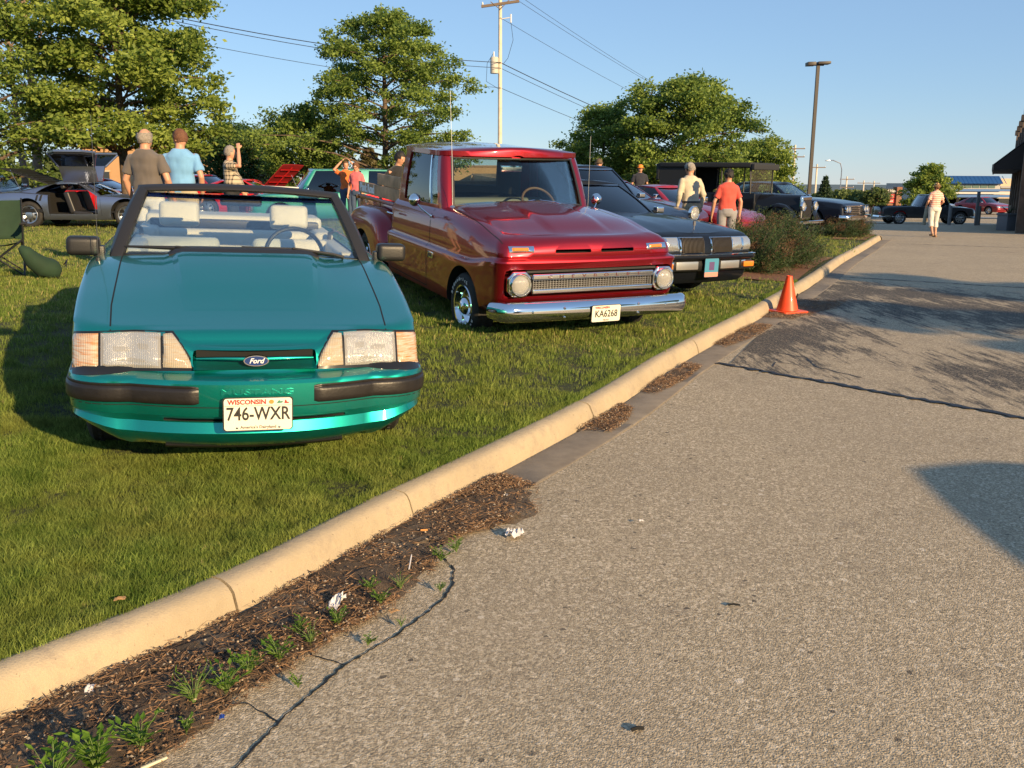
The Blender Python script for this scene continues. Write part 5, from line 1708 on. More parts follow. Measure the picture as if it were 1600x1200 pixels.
# ---- stainless gullwing coupe, nose to the right, door and engine cover raised
STEEL = mat('brushed stainless', (.30, .33, .41), .30, .9, bump=.05, bscale=300)  # base colour lowered to stand for tree shade over the car
gx, gY, gps = -8.75, 24.3, R(91)
gul = None
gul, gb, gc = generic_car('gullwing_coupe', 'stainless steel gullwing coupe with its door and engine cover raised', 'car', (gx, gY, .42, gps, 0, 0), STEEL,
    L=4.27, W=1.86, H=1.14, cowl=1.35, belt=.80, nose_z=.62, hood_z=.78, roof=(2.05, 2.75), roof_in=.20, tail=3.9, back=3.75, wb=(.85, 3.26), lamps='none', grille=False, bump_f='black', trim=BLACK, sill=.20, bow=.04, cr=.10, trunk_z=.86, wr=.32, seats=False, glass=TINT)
for c in list(gul.children):
    if c.name.split('.')[0] in ('side_window', 'belt_trim', 'centre_pillar', 'wing_mirror'):
        for ch in list(c.children): bpy.data.objects.remove(ch)
        bpy.data.objects.remove(c)
bod = [c for c in gul.children if c.name.startswith('body')][0]
bod.data = boolean(bod.data, [box_cutter(-1.2, -.50, 1.55, 2.75, .34, 1.2, m=DARK, bevel=.02), box_cutter(.50, 1.2, 1.55, 2.75, .34, 1.2, m=DARK, bevel=.02)])
for s in (-1, 1):
    seat('front_seat', gul, s * .36, 2.15, .22, .5, mat('black leather', (.02, .02, .022), .45), .55)
    # raised door: up from the roof spine, folding outward at the window and the door skin
    dr = bpy.data.objects.new('gullwing_door', None); COL.objects.link(dr); dr.parent = gul
    K = [(.16, 1.11), (.34, 1.50), (.68, 1.80), (1.10, 1.83)]; YY = [(1.80, 2.66), (1.78, 2.68), (1.58, 2.76), (1.76, 2.42)]
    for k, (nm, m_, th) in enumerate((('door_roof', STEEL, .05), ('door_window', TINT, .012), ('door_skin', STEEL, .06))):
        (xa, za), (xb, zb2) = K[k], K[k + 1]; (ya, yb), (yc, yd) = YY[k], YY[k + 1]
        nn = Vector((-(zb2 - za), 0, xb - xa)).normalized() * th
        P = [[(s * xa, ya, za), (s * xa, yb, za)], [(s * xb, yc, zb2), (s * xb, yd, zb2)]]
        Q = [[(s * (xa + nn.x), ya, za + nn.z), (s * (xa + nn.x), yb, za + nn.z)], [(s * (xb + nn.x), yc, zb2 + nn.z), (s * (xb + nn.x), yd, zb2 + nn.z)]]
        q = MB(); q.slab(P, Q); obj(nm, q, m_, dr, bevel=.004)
        if k == 2:
            q = MB(); q.slab([[(x * .98, y, z - .012) for x, y, z in r_] for r_ in P], [[(x * .98, y, z - .04) for x, y, z in r_] for r_ in P]); obj('door_card', q, BLACK, dr)
    for e in (0, 1):
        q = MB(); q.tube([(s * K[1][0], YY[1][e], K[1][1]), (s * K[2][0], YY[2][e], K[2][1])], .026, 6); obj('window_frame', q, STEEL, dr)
cov = bpy.data.objects.new('engine_cover', None); COL.objects.link(cov); cov.parent = gul; cov.location = (0, 2.85, 1.08); cov.rotation_euler = (R(19), 0, 0)
q = MB(); q.prism([(-.62, 0), (.62, 0), (.66, 1.15), (-.66, 1.15)], -.03, .0); obj('cover_frame', q, BLACK, cov, bevel=.01)
for k in range(7):
    q = MB(); q.box(-.55, .55, .12 + k * .14, .22 + k * .14, .004, .020); obj('louvre', q, BLACK, cov)
q = MB(); q.tube([(-.6, 3.55, .92), (-.6, 3.75, 1.40)], .010, 6); obj('cover_strut', q, ALU, gul)
for s in (-1, 1):
    q = MB()
    for y0 in (2.92, 3.02):
        P, Q = proj_grid(gb, lambda u, v: (s * 3, y0 + .05 * u - .05 * v, .66 + .14 * v), (-s, 0, 0), 2, 4, .006, 0); q.slab(P, Q)
    obj('side_louvre', q, BLACK, gul)

# ---- red wedge-nosed coupe side on
generic_car('wedge_coupe', 'bright red wedge nosed coupe parked side on beyond the convertible', 'car', (-6.15, 30.6, .36, R(90), 0, 0), P_RED,
    L=4.85, W=1.84, H=1.28, cowl=1.45, belt=.84, nose_z=.58, hood_z=.84, roof=(2.3, 3.1), tail=4.5, back=4.35, wb=(.95, 3.5), lamps='pop', grille=False, bump_f=None, bow=.10, cr=.16, trunk_z=.84, wr=.34)
# ---- red car with its bonnet up
rh, _, _ = generic_car('hatch_coupe', 'red coupe with its bonnet propped open near the sea green wagon', 'car', (-7.0, 31.9, .36, R(74), 0, 0), P_RED,
    L=4.5, W=1.75, H=1.28, cowl=1.4, belt=.88, nose_z=.68, hood_z=.88, roof=(2.0, 3.0), tail=4.2, lamps='square4', grille=True, bump_f='black', trim=BLACK, cut_hood=True)
hd_ = bpy.data.objects.new('bonnet', None); COL.objects.link(hd_); hd_.parent = rh; hd_.location = (0, 1.32, .92); hd_.rotation_euler = (R(-42), 0, 0)
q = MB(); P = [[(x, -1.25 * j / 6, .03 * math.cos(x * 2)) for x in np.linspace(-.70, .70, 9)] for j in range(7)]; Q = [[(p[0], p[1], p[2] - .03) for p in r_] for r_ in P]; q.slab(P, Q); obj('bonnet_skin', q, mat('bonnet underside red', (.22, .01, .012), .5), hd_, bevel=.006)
q = MB()
for k in range(4): q.box(-.6, .6, -.15 - k * .3, -.11 - k * .3, -.05, -.03)
q.box(-.03, .03, -1.15, -.1, -.05, -.03); obj('bonnet_brace', q, P_RED, hd_)
q = MB(); q.tube([(.5, .5, .85), (.45, .75, 1.45)], .01, 6); obj('bonnet_stay', q, ALU, rh)
# ---- crimson car behind the plaid shirt
generic_car('hatch_car', 'crimson hatchback with its boot lid up behind the man in the plaid shirt', 'car', (-9.6, 35.6, .36, R(75), 0, 0), P_CRIM,
    L=4.3, W=1.75, H=1.45, cowl=1.3, belt=.92, nose_z=.72, hood_z=.9, roof=(2.0, 3.4), tail=4.1, back=4.05, wb=(.85, 3.3), lamps='square4', bump_f='black', trim=BLACK)
# ---- navy car at the left edge
generic_car('edge_sedan', 'dark blue sedan at the left edge behind the stainless coupe', 'car', (-14.6, 28.6, .42, R(60), 0, 0), P_NAVY,
    L=4.6, W=1.8, H=1.42, cowl=1.4, belt=.93, nose_z=.75, hood_z=.92, roof=(2.1, 3.3), glass=CG)
# ---- white-and-red car seen through the gullwing
generic_car('red_roadster', 'red car with a pale bumper seen through the gullwing doorway', 'car', (-10.6, 29.0, .42, R(80), 0, 0), P_RED,
    L=4.4, W=1.75, H=1.22, cowl=1.4, belt=.86, nose_z=.66, hood_z=.86, roof=(2.1, 3.0), lamps='square4')
# ---- sea green wagon
wg, wb_, _ = generic_car('station_wagon', 'sea green square wagon with its nose to the left behind the red pickup', 'wagon', (-7.9, 28.0, .16, R(-72), 0, 0), P_TEAL2,
    L=5.4, W=1.95, H=1.80, cowl=1.35, belt=1.12, nose_z=.98, hood_z=1.08, roof=(1.85, 5.0), roof_in=.10, tail=5.3, back=5.25, wb=(.9, 4.2), doors=4, wr=.37, lamps='square4', sill=.35, trunk_z=1.1, pillar=.014)
# ---- far parking lot
def z_at(y): return z_road(y)
generic_car('parked_pickup', 'dark grey extended cab pickup parked across the far end of the drive', 'pickup truck', (27.6, 57.0, z_at(57) , R(88), 0, 0), P_GREY,
    L=5.7, W=1.95, H=1.78, cowl=1.35, belt=1.08, nose_z=.92, hood_z=1.05, roof=(1.85, 3.0), roof_in=.10, tail=3.5, back=3.35, wb=(.95, 4.5), doors=4, wr=.38, lamps='square4', sill=.38, bed=(3.6,), trunk_z=1.08)
generic_car('red_sedan', 'small red sedan in the far lot in front of the blue roofed building', 'car', (41.2, 79, z_at(78), R(25), 0, 0), P_CRIM,
    L=4.6, W=1.8, H=1.45, cowl=1.2, belt=.95, nose_z=.75, roof=(1.9, 3.2), lamps='square4', bump_f='body')
generic_car('silver_sedan', 'silver sedan in the far lot left of the red sedan', 'car', (37.2, 80, z_at(80), R(40), 0, 0), P_SILV,
    L=4.6, W=1.8, H=1.45, cowl=1.2, belt=.95, nose_z=.75, roof=(1.9, 3.2), lamps='square4', bump_f='body')

# hatchback standing just beyond the right edge; its roof throws the rounded shadow on the drive
generic_car('parked_hatchback', 'grey hatchback standing on the drive beyond the right edge of the picture', 'car', (5.83, -2.5, 0, 0, 0, 0), P_GREY,
    L=4.3, W=1.78, H=1.50, cowl=1.2, belt=.95, nose_z=.75, roof=(1.8, 3.95), roof_in=.12, tail=4.25, back=4.22, wb=(.85, 3.4), doors=4, lamps='square4', bump_f='body')
# ================================================================== people
SKIN = mat('skin', (.52, .27, .17), .5, var=.08, scale=12)
def remeshed(mb, voxel, smooth_it=4):
    me = to_mesh('w', mb, SKIN, smooth=None)
    o = bpy.data.objects.new('w', me); WCOL.objects.link(o)
    m = o.modifiers.new('r', 'REMESH'); m.mode = 'VOXEL'; m.voxel_size = voxel; m.use_smooth_shade = True
    s = o.modifiers.new('s', 'SMOOTH'); s.factor = .5; s.iterations = smooth_it
    r = evaluated(o); bpy.data.objects.remove(o)
    for p in r.polygons: p.use_smooth = True
    return r

def displace(me, fn):
    n = len(me.vertices); co = np.empty(n * 3); nr = np.empty(n * 3)
    me.vertices.foreach_get('co', co); me.vertex_normals.foreach_get('vector', nr)
    co = co.reshape(-1, 3); nr = nr.reshape(-1, 3)
    co += nr * np.array([fn(Vector(c)) for c in co])[:, None]
    me.vertices.foreach_set('co', co.reshape(-1)); me.update()

def limb(mb, pts, rs, flat=1.0):
    """tapered round limb with ball joints"""
    mb.tube(pts, rs, 12)
    for p, r in zip(pts, rs): mb.ball(p, r, 12, 8)

def torso(mb, secs):
    """secs: (centre x, centre y, z, half width, half depth)"""
    P = []
    for (cx, cy, z, w, d) in secs:
        P.append([(cx + w * math.copysign(abs(math.cos(a)) ** .85, math.cos(a)), cy + d * math.copysign(abs(math.sin(a)) ** .9, math.sin(a)), z) for a in np.linspace(0, 2 * PI, 21)[:-1]])
    n = 20; V = [p for r_ in P for p in r_]; F = []
    for i in range(len(P) - 1):
        for k in range(n):
            k2 = (k + 1) % n; F.append((i * n + k, i * n + k2, (i + 1) * n + k2, (i + 1) * n + k))
    F.append(tuple(reversed(range(n)))); F.append(tuple(range((len(P) - 1) * n, len(P) * n)))
    mb.add(V, F)

def hand(mb, wrist, d, side, curl=.5, palm_n=None):
    """palm and five fingers; d is the direction the hand points"""
    d = Vector(d).normalized(); w = Vector(wrist)
    n = Vector(palm_n).normalized() if palm_n else Vector((side, 0, 0))
    n = (n - d * n.dot(d)).normalized(); a = d.cross(n)
    pc = w + d * .05
    M = Matrix((( a.x, d.x, n.x), (a.y, d.y, n.y), (a.z, d.z, n.z))).to_4x4()
    mb.ball(pc, (.040, .05, .017), 10, 8, 0, M)
    for k, (o, l) in enumerate(((-.028, .062), (-.010, .074), (.010, .070), (.028, .055))):
        p0 = w + d * .085 + a * o; dd = (d * math.cos(curl * .6) - n * math.sin(curl * .6)); p1 = p0 + dd * l * .5
        d2 = (d * math.cos(curl * 1.5) - n * math.sin(curl * 1.5)); p2 = p1 + d2 * l * .5
        limb(mb, [p0, p1, p2], [.0095, .009, .0075])
    p0 = w + d * .03 + a * .035; p1 = p0 + (a * .8 + d * .8) * .028; p2 = p1 + (d + a * .1 - n * .3).normalized() * .03
    limb(mb, [p0, p1, p2], [.013, .011, .009])

def person(label, loc, rz, h=1.76, shirt=None, pants=None, hair=None, belly=0.0, arms=None, legs=None, lean=0.0, head_yaw=0.0, head_nod=0.0,
           cap=None, cap_brim=True, short_pants=False, long_sleeve=False, belt=None, bald=False, female=False, shoes=None, hat=False, group=None, voxel=.013, headset=False, hair_long=False, glasses=False):
    root = thing('person', label, 'person', loc, (0, 0, rz), group)
    k = h / 1.76
    def V(x, y, z): return Vector((x, y, z)) * k
    lz = lambda z: -math.tan(lean) * max(0, z - .95)       # lean forward = -y
    sw = .182 if not female else .155
    hipw = .095 if not female else .105
    arms = arms or [((.24, .02, 1.14), (.25, -.06, .88)), ((.24, .02, 1.14), (.25, -.06, .88))]
    legs = legs or [((.10, -.01, .50), (.105, .02, .08)), ((.10, -.01, .50), (.105, .02, .08))]
    body = MB()
    bw = .155 if not female else .15
    secs = [(0, 0, .86, .15, .105), (0, 0, .95, .165 if not female else .175, .115), (0, -.01 - belly * .4, 1.06, .145 + belly * .6, .10 + belly * .7), (0, -.01 - belly * .3, 1.18, .145 + belly * .4, .10 + belly * .5),
            (0, 0, 1.30, .165, .11), (0, .005, 1.40, .185, .102), (0, .01, 1.45, .145, .085), (0, .012, 1.50, .075, .066)]
    def T(secs, g=0):
        return [(cx * k, (cy + lz(z)) * k, z * k, (w + g) * k, (d + g) * k) for cx, cy, z, w, d in secs]
    torso(body, T([(a, b_, c, w - .012, d - .012) for a, b_, c, w, d in secs]))
    ny = lz(1.52)
    limb(body, [V(0, lz(1.46) + .01, 1.46), V(0, ny, 1.56)], [.064 * k, .055 * k])
    Sh = []
    for i, s in enumerate((-1, 1)):
        e, w = arms[i]
        sh = V(s * sw, lz(1.40) + .005, 1.395); el = V(s * e[0], e[1] + lz(1.2) * .8, e[2]); wr = V(s * w[0], w[1] + lz(1.0) * .5, w[2])
        Sh.append((sh, el, wr))
        up = .05 if not female else .043
        limb(body, [sh, sh.lerp(el, .5), el, el.lerp(wr, .35), wr], [up * k, (up - .006) * k, .037 * k, .038 * k, .026 * k])
        hand(body, wr, wr - el, s, .6)
    Lg = []
    for i, s in enumerate((-1, 1)):
        kn, an = legs[i]
        hp = V(s * hipw, 0, .92); kk = V(s * kn[0], kn[1], kn[2]); aa = V(s * an[0], an[1], an[2])
        Lg.append((hp, kk, aa))
        limb(body, [hp, hp.lerp(kk, .4), kk, kk.lerp(aa, .3), aa], [.082 * k, .075 * k, .052 * k, .052 * k, .036 * k])
        fd = Vector((0, -1, 0))
        limb(body, [aa + Vector((0, .03, -.035)) * k, aa + Vector((0, -.06, -.045)) * k, aa + Vector((0, -.15, -.055)) * k], [.036 * k, .036 * k, .026 * k])
    # head
    HM = Matrix.Translation(V(0, ny - .016, 1.622)) @ Matrix.Rotation(head_yaw, 4, 'Z') @ Matrix.Rotation(head_nod, 4, 'X')
    def hp_(x, y, z): return HM @ (Vector((x, y, z)) * k)
    hb = MB()
    hb.ball((0, 0, 0), (.074 * k, .092 * k, .112 * k), 20, 14)
    hb.ball(Vector((0, -.028, -.055)) * k, (.052 * k, .058 * k, .052 * k), 14, 10)      # jaw
    hb.ball(Vector((0, -.090, -.012)) * k, (.013 * k, .018 * k, .024 * k), 8, 6)     # nose
    for s in (-1, 1):
        hb.ball(Vector((s * .074, .008, -.01)) * k, (.011 * k, .018 * k, .030 * k), 8, 6)
        hb.ball(Vector((s * .030, -.070, .022)) * k, (.022 * k, .016 * k, .010 * k), 8, 6)     # brow
    hb.ball(Vector((0, -.076, -.056)) * k, (.024 * k, .014 * k, .010 * k), 8, 6)     # lips
    hb.v = [tuple(HM @ Vector(p)) for p in hb.v]
    body.v, body.f, body.m = body.v + [], body.f, body.m
    body.add(hb.v, hb.f)
    me = remeshed(body, voxel * k * .8, 3)
    me.materials.clear(); me.materials.append(SKIN)
    link('body', me, root)
    for s in (-1, 1):
        q = MB(); q.ball(hp_(s * .030, -.079, .008), .009 * k, 8, 6); obj('eye', q, mat('eye', (.12, .09, .07), .2), root)
    # shirt
    sm = MB(); g = .010
    torso(sm, T([(a, b_, c, w + g, d + g) for a, b_, c, w, d in secs[1:8]]))
    for (sh, el, wr) in Sh:
        if long_sleeve:
            limb(sm, [sh, sh.lerp(el, .5), el, wr.lerp(el, .08)], [.058 * k, .064 * k, .055 * k, .042 * k])
        else:
            sm.tube([sh, sh.lerp(el, .35), sh.lerp(el, .72)], [.056 * k, .062 * k, .066 * k], 14); sm.ball(sh, .056 * k, 12, 8)
    sme = remeshed(sm, voxel * k, 3)
    # soft folds
    displace(sme, lambda p: noise.noise(Vector((p.x * 7, p.y * 7, p.z * 11))) * .011 + noise.noise(Vector((p.x * 15, p.y * 15, p.z * 8))) * .007)
    sme.materials.clear(); sme.materials.append(shirt)
    link('shirt', sme, root)
    # trousers
    pm = MB()
    torso(pm, T([(0, 0, .84, .14, .10), (0, .004, .90, .165, .122), (0, 0, 1.00, .158 + belly * .3, .115 + belly * .3)], .006))
    for (hp, kk, aa) in Lg:
        if short_pants == 'shorts':
            pm.tube([hp, hp.lerp(kk, .5), hp.lerp(kk, .98)], [.102 * k, .096 * k, .088 * k], 14); pm.ball(hp, .100 * k, 12, 8)
        elif short_pants == 'crop':
            pm.tube([hp, kk, kk.lerp(aa, .45)], [.104 * k, .078 * k, .072 * k], 14); pm.ball(hp, .104 * k, 12, 8); pm.ball(kk, .078 * k, 12, 8)
        else:
            pm.tube([hp, hp.lerp(kk, .5), kk, aa + Vector((0, 0, .0))], [.102 * k, .088 * k, .070 * k, .062 * k], 14); pm.ball(hp, .100 * k, 12, 8); pm.ball(kk, .070 * k, 12, 8)
    pme = remeshed(pm, voxel * k, 3)
    displace(pme, lambda p: noise.noise(Vector((p.x * 9, p.y * 9, p.z * 7))) * .011)
    pme.materials.clear(); pme.materials.append(pants)
    link('trousers', pme, root)
    if belt:
        q = MB(); torso(q, T([(0, -belly * .2, .985, .170 + belly * .35, .128 + belly * .35), (0, -belly * .2, 1.02, .168 + belly * .35, .126 + belly * .35)], .006)); obj('belt', q, BLACK, root)
    for (hp, kk, aa) in Lg:
        q = MB(); limb(q, [aa + Vector((0, .045, -.045)) * k, aa + Vector((0, -.05, -.048)) * k, aa + Vector((0, -.15, -.058)) * k], [.042 * k, .044 * k, .034 * k])
        q.v = [(x, y, max(z, .004)) for x, y, z in q.v]
        obj('shoe', q, shoes or mat('worn white shoes', (.45, .42, .38), .7), root)
    # hair
    hm = MB()
    hm.ball((0, .012 * k, .014 * k), (.083 * k, .098 * k, .112 * k), 40, 28)
    keep = []
    hairbm = to_mesh('hair', hm, hair, smooth=60)
    bm = bmesh.new(); bm.from_mesh(hairbm)
    def bare(p):
        x, y, z = p / k
        lim = (-.045 if not hair_long else -.095)
        if y < -.055 and z < .062: return True                 # face
        if y < -.015 and z < .02 and abs(x) < .08: return True
        if z < lim: return True
        if bald and z > .060 and y > -.06: return True
        return False
    kill = [f for f in bm.faces if bare(f.calc_center_median())]
    bmesh.ops.delete(bm, geom=kill, context='FACES')
    for v in bm.verts:
        v.co += v.co.normalized() * (noise.noise(v.co * 70) * .010 + noise.noise(v.co * 25) * .008 + .004) * (2 if hair_long or female else 1)
    bmesh.ops.solidify(bm, geom=bm.faces[:], thickness=.004)
    finish_bm(bm, 70)
    bm.transform(HM); bm.to_mesh(hairbm); bm.free()
    link('hair', hairbm, root)
    if cap is not None:
        q = MB(); prof = [(.086, .030), (.088, .055), (.080, .090), (.055, .118), (.02, .128), (0, .129)]
        q.lathe([(r_ * k, z * k) for r_, z in prof], 22, 0, HM @ Matrix.Scale(1.12, 4, (0, 1, 0)))
        if hat:
            q2 = MB(); q2.lathe([(.098 * k, .036 * k), (.099 * k, .062 * k)], 22, 0, HM @ Matrix.Scale(1.06, 4, (0, 1, 0))); obj('hat_band', q2, BLACK, root)
            q.lathe([(.086 * k, .03 * k), (.145 * k, .022 * k), (.147 * k, .026 * k), (.086 * k, .036 * k)], 24, 0, HM)
        elif cap_brim:
            P = []
            for a in np.linspace(-1.05, 1.05, 11):
                P.append([HM @ (Vector((math.sin(a) * r_, -math.cos(a) * r_ * 1.08, z)) * k) for r_, z in ((.082, .034), (.12 + .035 * math.cos(a), .022), (.12 + .035 * math.cos(a), .018), (.082, .028))])
            q.grid(P)
        obj('sun_hat' if hat else 'cap', q, cap, root, smooth=60)
    if headset:
        q = MB(); q.tube([hp_(.09 * math.cos(a), .02, .12 * math.sin(a) + .01) for a in np.linspace(0, PI, 12)], .010 * k, 6)
        for s in (-1, 1): q.ball(hp_(s * .09, .01, -.005), (.02 * k, .035 * k, .035 * k), 10, 8)
        obj('ear_muffs', q, BLACK, root)
    if glasses:
        q = MB(); q.tube([hp_(-.07, -.04, .012), hp_(-.05, -.09, .012), hp_(0, -.10, .014), hp_(.05, -.09, .012), hp_(.07, -.04, .012)], .006 * k, 6); obj('glasses', q, BLACK, root)
    return root

def check_mat(name, base, dark, n1=16.0):
    m, N, L, b = nt(name)
    tc = N.new('ShaderNodeTexCoord'); sx = N.new('ShaderNodeSeparateXYZ'); L.new(tc.outputs['Object'], sx.inputs[0])
    ad = N.new('ShaderNodeMath'); ad.operation = 'ADD'; L.new(sx.outputs[0], ad.inputs[0]); L.new(sx.outputs[1], ad.inputs[1])
    outs = []
    for s, off in ((ad.outputs[0], 0), (sx.outputs[2], .4)):
        mu = N.new('ShaderNodeMath'); mu.operation = 'MULTIPLY_ADD'; mu.inputs[1].default_value = n1; mu.inputs[2].default_value = off + 50; L.new(s, mu.inputs[0])
        fr = N.new('ShaderNodeMath'); fr.operation = 'FRACT'; L.new(mu.outputs[0], fr.inputs[0])
        lt = N.new('ShaderNodeMath'); lt.operation = 'LESS_THAN'; lt.inputs[1].default_value = .34; L.new(fr.outputs[0], lt.inputs[0]); outs.append(lt.outputs[0])
    a = N.new('ShaderNodeMath'); a.operation = 'ADD'; L.new(outs[0], a.inputs[0]); L.new(outs[1], a.inputs[1])
    m2 = N.new('ShaderNodeMath'); m2.operation = 'MULTIPLY'; m2.inputs[1].default_value = .5; L.new(a.outputs[0], m2.inputs[0])
    mx = N.new('ShaderNodeMix'); mx.data_type = 'RGBA'; setc(mx.inputs[6], base); setc(mx.inputs[7], dark); L.new(m2.outputs[0], mx.inputs[0]); L.new(mx.outputs[2], b.inputs['Base Color'])
    b.inputs['Roughness'].default_value = .85
    return m
def stripe_mat(name, c1, c2, n1=30.0):
    m, N, L, b = nt(name)
    tc = N.new('ShaderNodeTexCoord'); w = N.new('ShaderNodeTexWave'); w.bands_direction = 'Z'; w.inputs['Scale'].default_value = n1; w.inputs['Distortion'].default_value = 3.0; w.inputs['Detail Scale'].default_value = 1.5
    L.new(tc.outputs['Object'], w.inputs['Vector'])
    mx = N.new('ShaderNodeMix'); mx.data_type = 'RGBA'; setc(mx.inputs[6], c1); setc(mx.inputs[7], c2); L.new(w.outputs[0], mx.inputs[0]); L.new(mx.outputs[2], b.inputs['Base Color'])
    b.inputs['Roughness'].default_value = .85
    return m
GREYHAIR = mat('grey hair', (.26, .23, .20), .8, var=.3, scale=60, bump=.6, bscale=160)
BROWNHAIR = mat('brown hair', (.10, .055, .03), .75, var=.3, scale=60, bump=.6, bscale=160)
BLACKHAIR = mat('black hair', (.012, .010, .009), .6, bump=.6, bscale=160)
REDHAIR = mat('auburn hair', (.14, .06, .03), .75, var=.3, scale=60, bump=.6, bscale=160)
KHAKI = mat('khaki cotton', (.42, .34, .22), .9, var=.08, scale=5); WHITEP = mat('white cotton trousers', (.62, .60, .54), .9, var=.05, scale=5)
def cloth(n, c): return mat(n, c, .9, var=.10, scale=5, bump=.15, bscale=200, sheen=.2)
ZL = z_lawn
person('man in a grey t-shirt with a balding head seen from behind', (-4.41, 11.46, ZL(-4.41, 11.46)), R(170), 1.80, cloth('grey jersey', (.115, .098, .088)), WHITEP, GREYHAIR, .05, bald=True, head_nod=R(-2),
       arms=[((.27, .02, 1.15), (.27, -.10, .91)), ((.27, .02, 1.15), (.27, -.10, .91))], voxel=.011)
person('young man in a light blue t-shirt looking left with hands at his pockets', (-4.42, 12.69, ZL(-4.42, 12.69)), R(-176), 1.83, cloth('sky blue jersey', (.16, .36, .62)), KHAKI, REDHAIR, .0, short_pants='shorts', head_yaw=R(55), head_nod=R(8),
       arms=[((.25, .03, 1.15), (.22, -.10, .93)), ((.25, .03, 1.15), (.22, -.08, .93))], voxel=.011)
person('man in a black and tan plaid shirt shading his eyes with a hand', (-4.98, 16.78, ZL(-4.98, 16.78)), R(95), 1.78, check_mat('plaid cotton', (.46, .38, .27), (.02, .018, .018), 15), mat('black trousers', (.02, .02, .022), .9), GREYHAIR, .09,
       arms=[((.24, -.20, 1.40), (.10, -.17, 1.68)), ((.24, .02, 1.15), (.24, -.14, .95))], head_nod=R(4), voxel=.012)
person('woman in a pink shirt with sunglasses beside the sea green wagon', (-4.15, 25.18, ZL(-4.15, 25.18)), R(-20), 1.64, cloth('pink jersey', (.66, .14, .15)), mat('jeans', (.05, .08, .14), .9), REDHAIR, female=True, glasses=True, head_nod=R(18))
person('person in an orange shirt with arms raised to the head by the wagon', (-4.55, 25.89, ZL(-4.55, 25.89)), R(20), 1.70, cloth('orange jersey', (.70, .15, .03)), mat('jeans', (.05, .08, .14), .9), BROWNHAIR,
       arms=[((.34, -.05, 1.50), (.13, -.05, 1.72)), ((.34, -.05, 1.50), (.13, -.05, 1.72))])
person('dark haired man in a black shirt bending forward behind the pickup bed', (-2.13, 15.76, ZL(-2.13, 15.76)), R(60), 1.66, cloth('black jersey', (.016, .016, .018)), mat('jeans', (.05, .08, .14), .9), BLACKHAIR, .03, lean=R(30), head_nod=R(25))
person('man in a brown cap and red shirt facing the cars under the trees', (2.2, 24.46, ZL(2.2, 24.46)), R(-5), 1.80, cloth('red jersey', (.60, .05, .03)), mat('jeans', (.05, .08, .14), .9), GREYHAIR, cap=mat('brown cap', (.10, .07, .04), .8), glasses=True)
person('man in an orange cap and dark shirt among the parked cars', (4.0, 29.99, ZL(4.0, 29.99)), R(5), 1.78, cloth('navy jersey', (.02, .022, .035)), mat('jeans', (.05, .08, .14), .9), BROWNHAIR, cap=mat('orange cap', (.75, .24, .03), .8), glasses=True)
person('older man in a cream long sleeved shirt and pale cap walking between the cars', (3.42, 18.11, ZL(3.42, 18.11)), R(-160), 1.74, cloth('cream shirt', (.52, .45, .33)), KHAKI, GREYHAIR, .03, long_sleeve=True, belt=True, lean=R(10), cap=mat('pale cap', (.30, .29, .26), .8), cap_brim=False, head_yaw=R(25), head_nod=R(14), headset=True,
       arms=[((.25, .05, 1.14), (.24, -.04, .90)), ((.26, .02, 1.14), (.25, -.10, .92))])
person('woman in a coral red polo shirt and grey trousers seen from behind', (3.97, 17.50, ZL(3.97, 17.50)), R(-172), 1.66, cloth('coral polo', (.66, .085, .06)), cloth('grey trousers', (.26, .25, .26)), BLACKHAIR, .02, female=True, head_nod=R(8),
       arms=[((.26, .04, 1.12), (.25, .02, .86)), ((.27, .00, 1.12), (.28, -.08, .86))])
person('woman in a coral striped shirt white cropped trousers and straw hat walking away', (AX(1459, 29.6, .8), 29.6, z_road(29.6)), R(180), 1.68, stripe_mat('coral striped cotton', (.72, .26, .19), (.72, .60, .50), 5), WHITEP, REDHAIR, .02, female=True, short_pants='crop', hair_long=True,
       cap=mat('straw hat', (.80, .60, .26), .8), hat=True, shoes=mat('tan sandals', (.30, .18, .10), .7), arms=[((.25, .02, 1.14), (.20, -.20, 1.0)), ((.25, .02, 1.14), (.20, -.20, 1.0))],
       legs=[((.10, -.06, .50), (.10, .0, .08)), ((.10, .02, .50), (.10, .22, .13))])
# ================================================================== trees, shrubs, grass
BARK = mat('grey brown bark', (.11, .078, .055), .9, var=.35, scale=9, bump=.9, bscale=30)
BARK2 = mat('pale bark', (.24, .17, .115), .9, var=.3, scale=7, bump=.9, bscale=25)
LOCUST = leaf_mat('locust leaves', (.085, .145, .022), (.38, .46, .10), .42)
LOCUST2 = leaf_mat('dark locust leaves', (.062, .120, .022), (.30, .39, .085), .40)
DEEP = leaf_mat('dark hedge leaves', (.02, .055, .014), (.07, .125, .028), .22)
OLIVE = leaf_mat('brownish conifer leaves', (.055, .055, .02), (.15, .125, .05), .2)
FARL = leaf_mat('far tree leaves', (.05, .085, .026), (.14, .18, .055), .25)
CONIF = leaf_mat('spruce needles', (.016, .040, .018), (.050, .085, .035), .15)
JUNI = leaf_mat('juniper needles', (.018, .042, .014), (.065, .10, .034), .15)
JUNB = leaf_mat('browned juniper twigs', (.07, .036, .018), (.14, .08, .04), .15)
WEEDL = leaf_mat('weed leaves', (.045, .12, .012), (.16, .28, .03), .4)

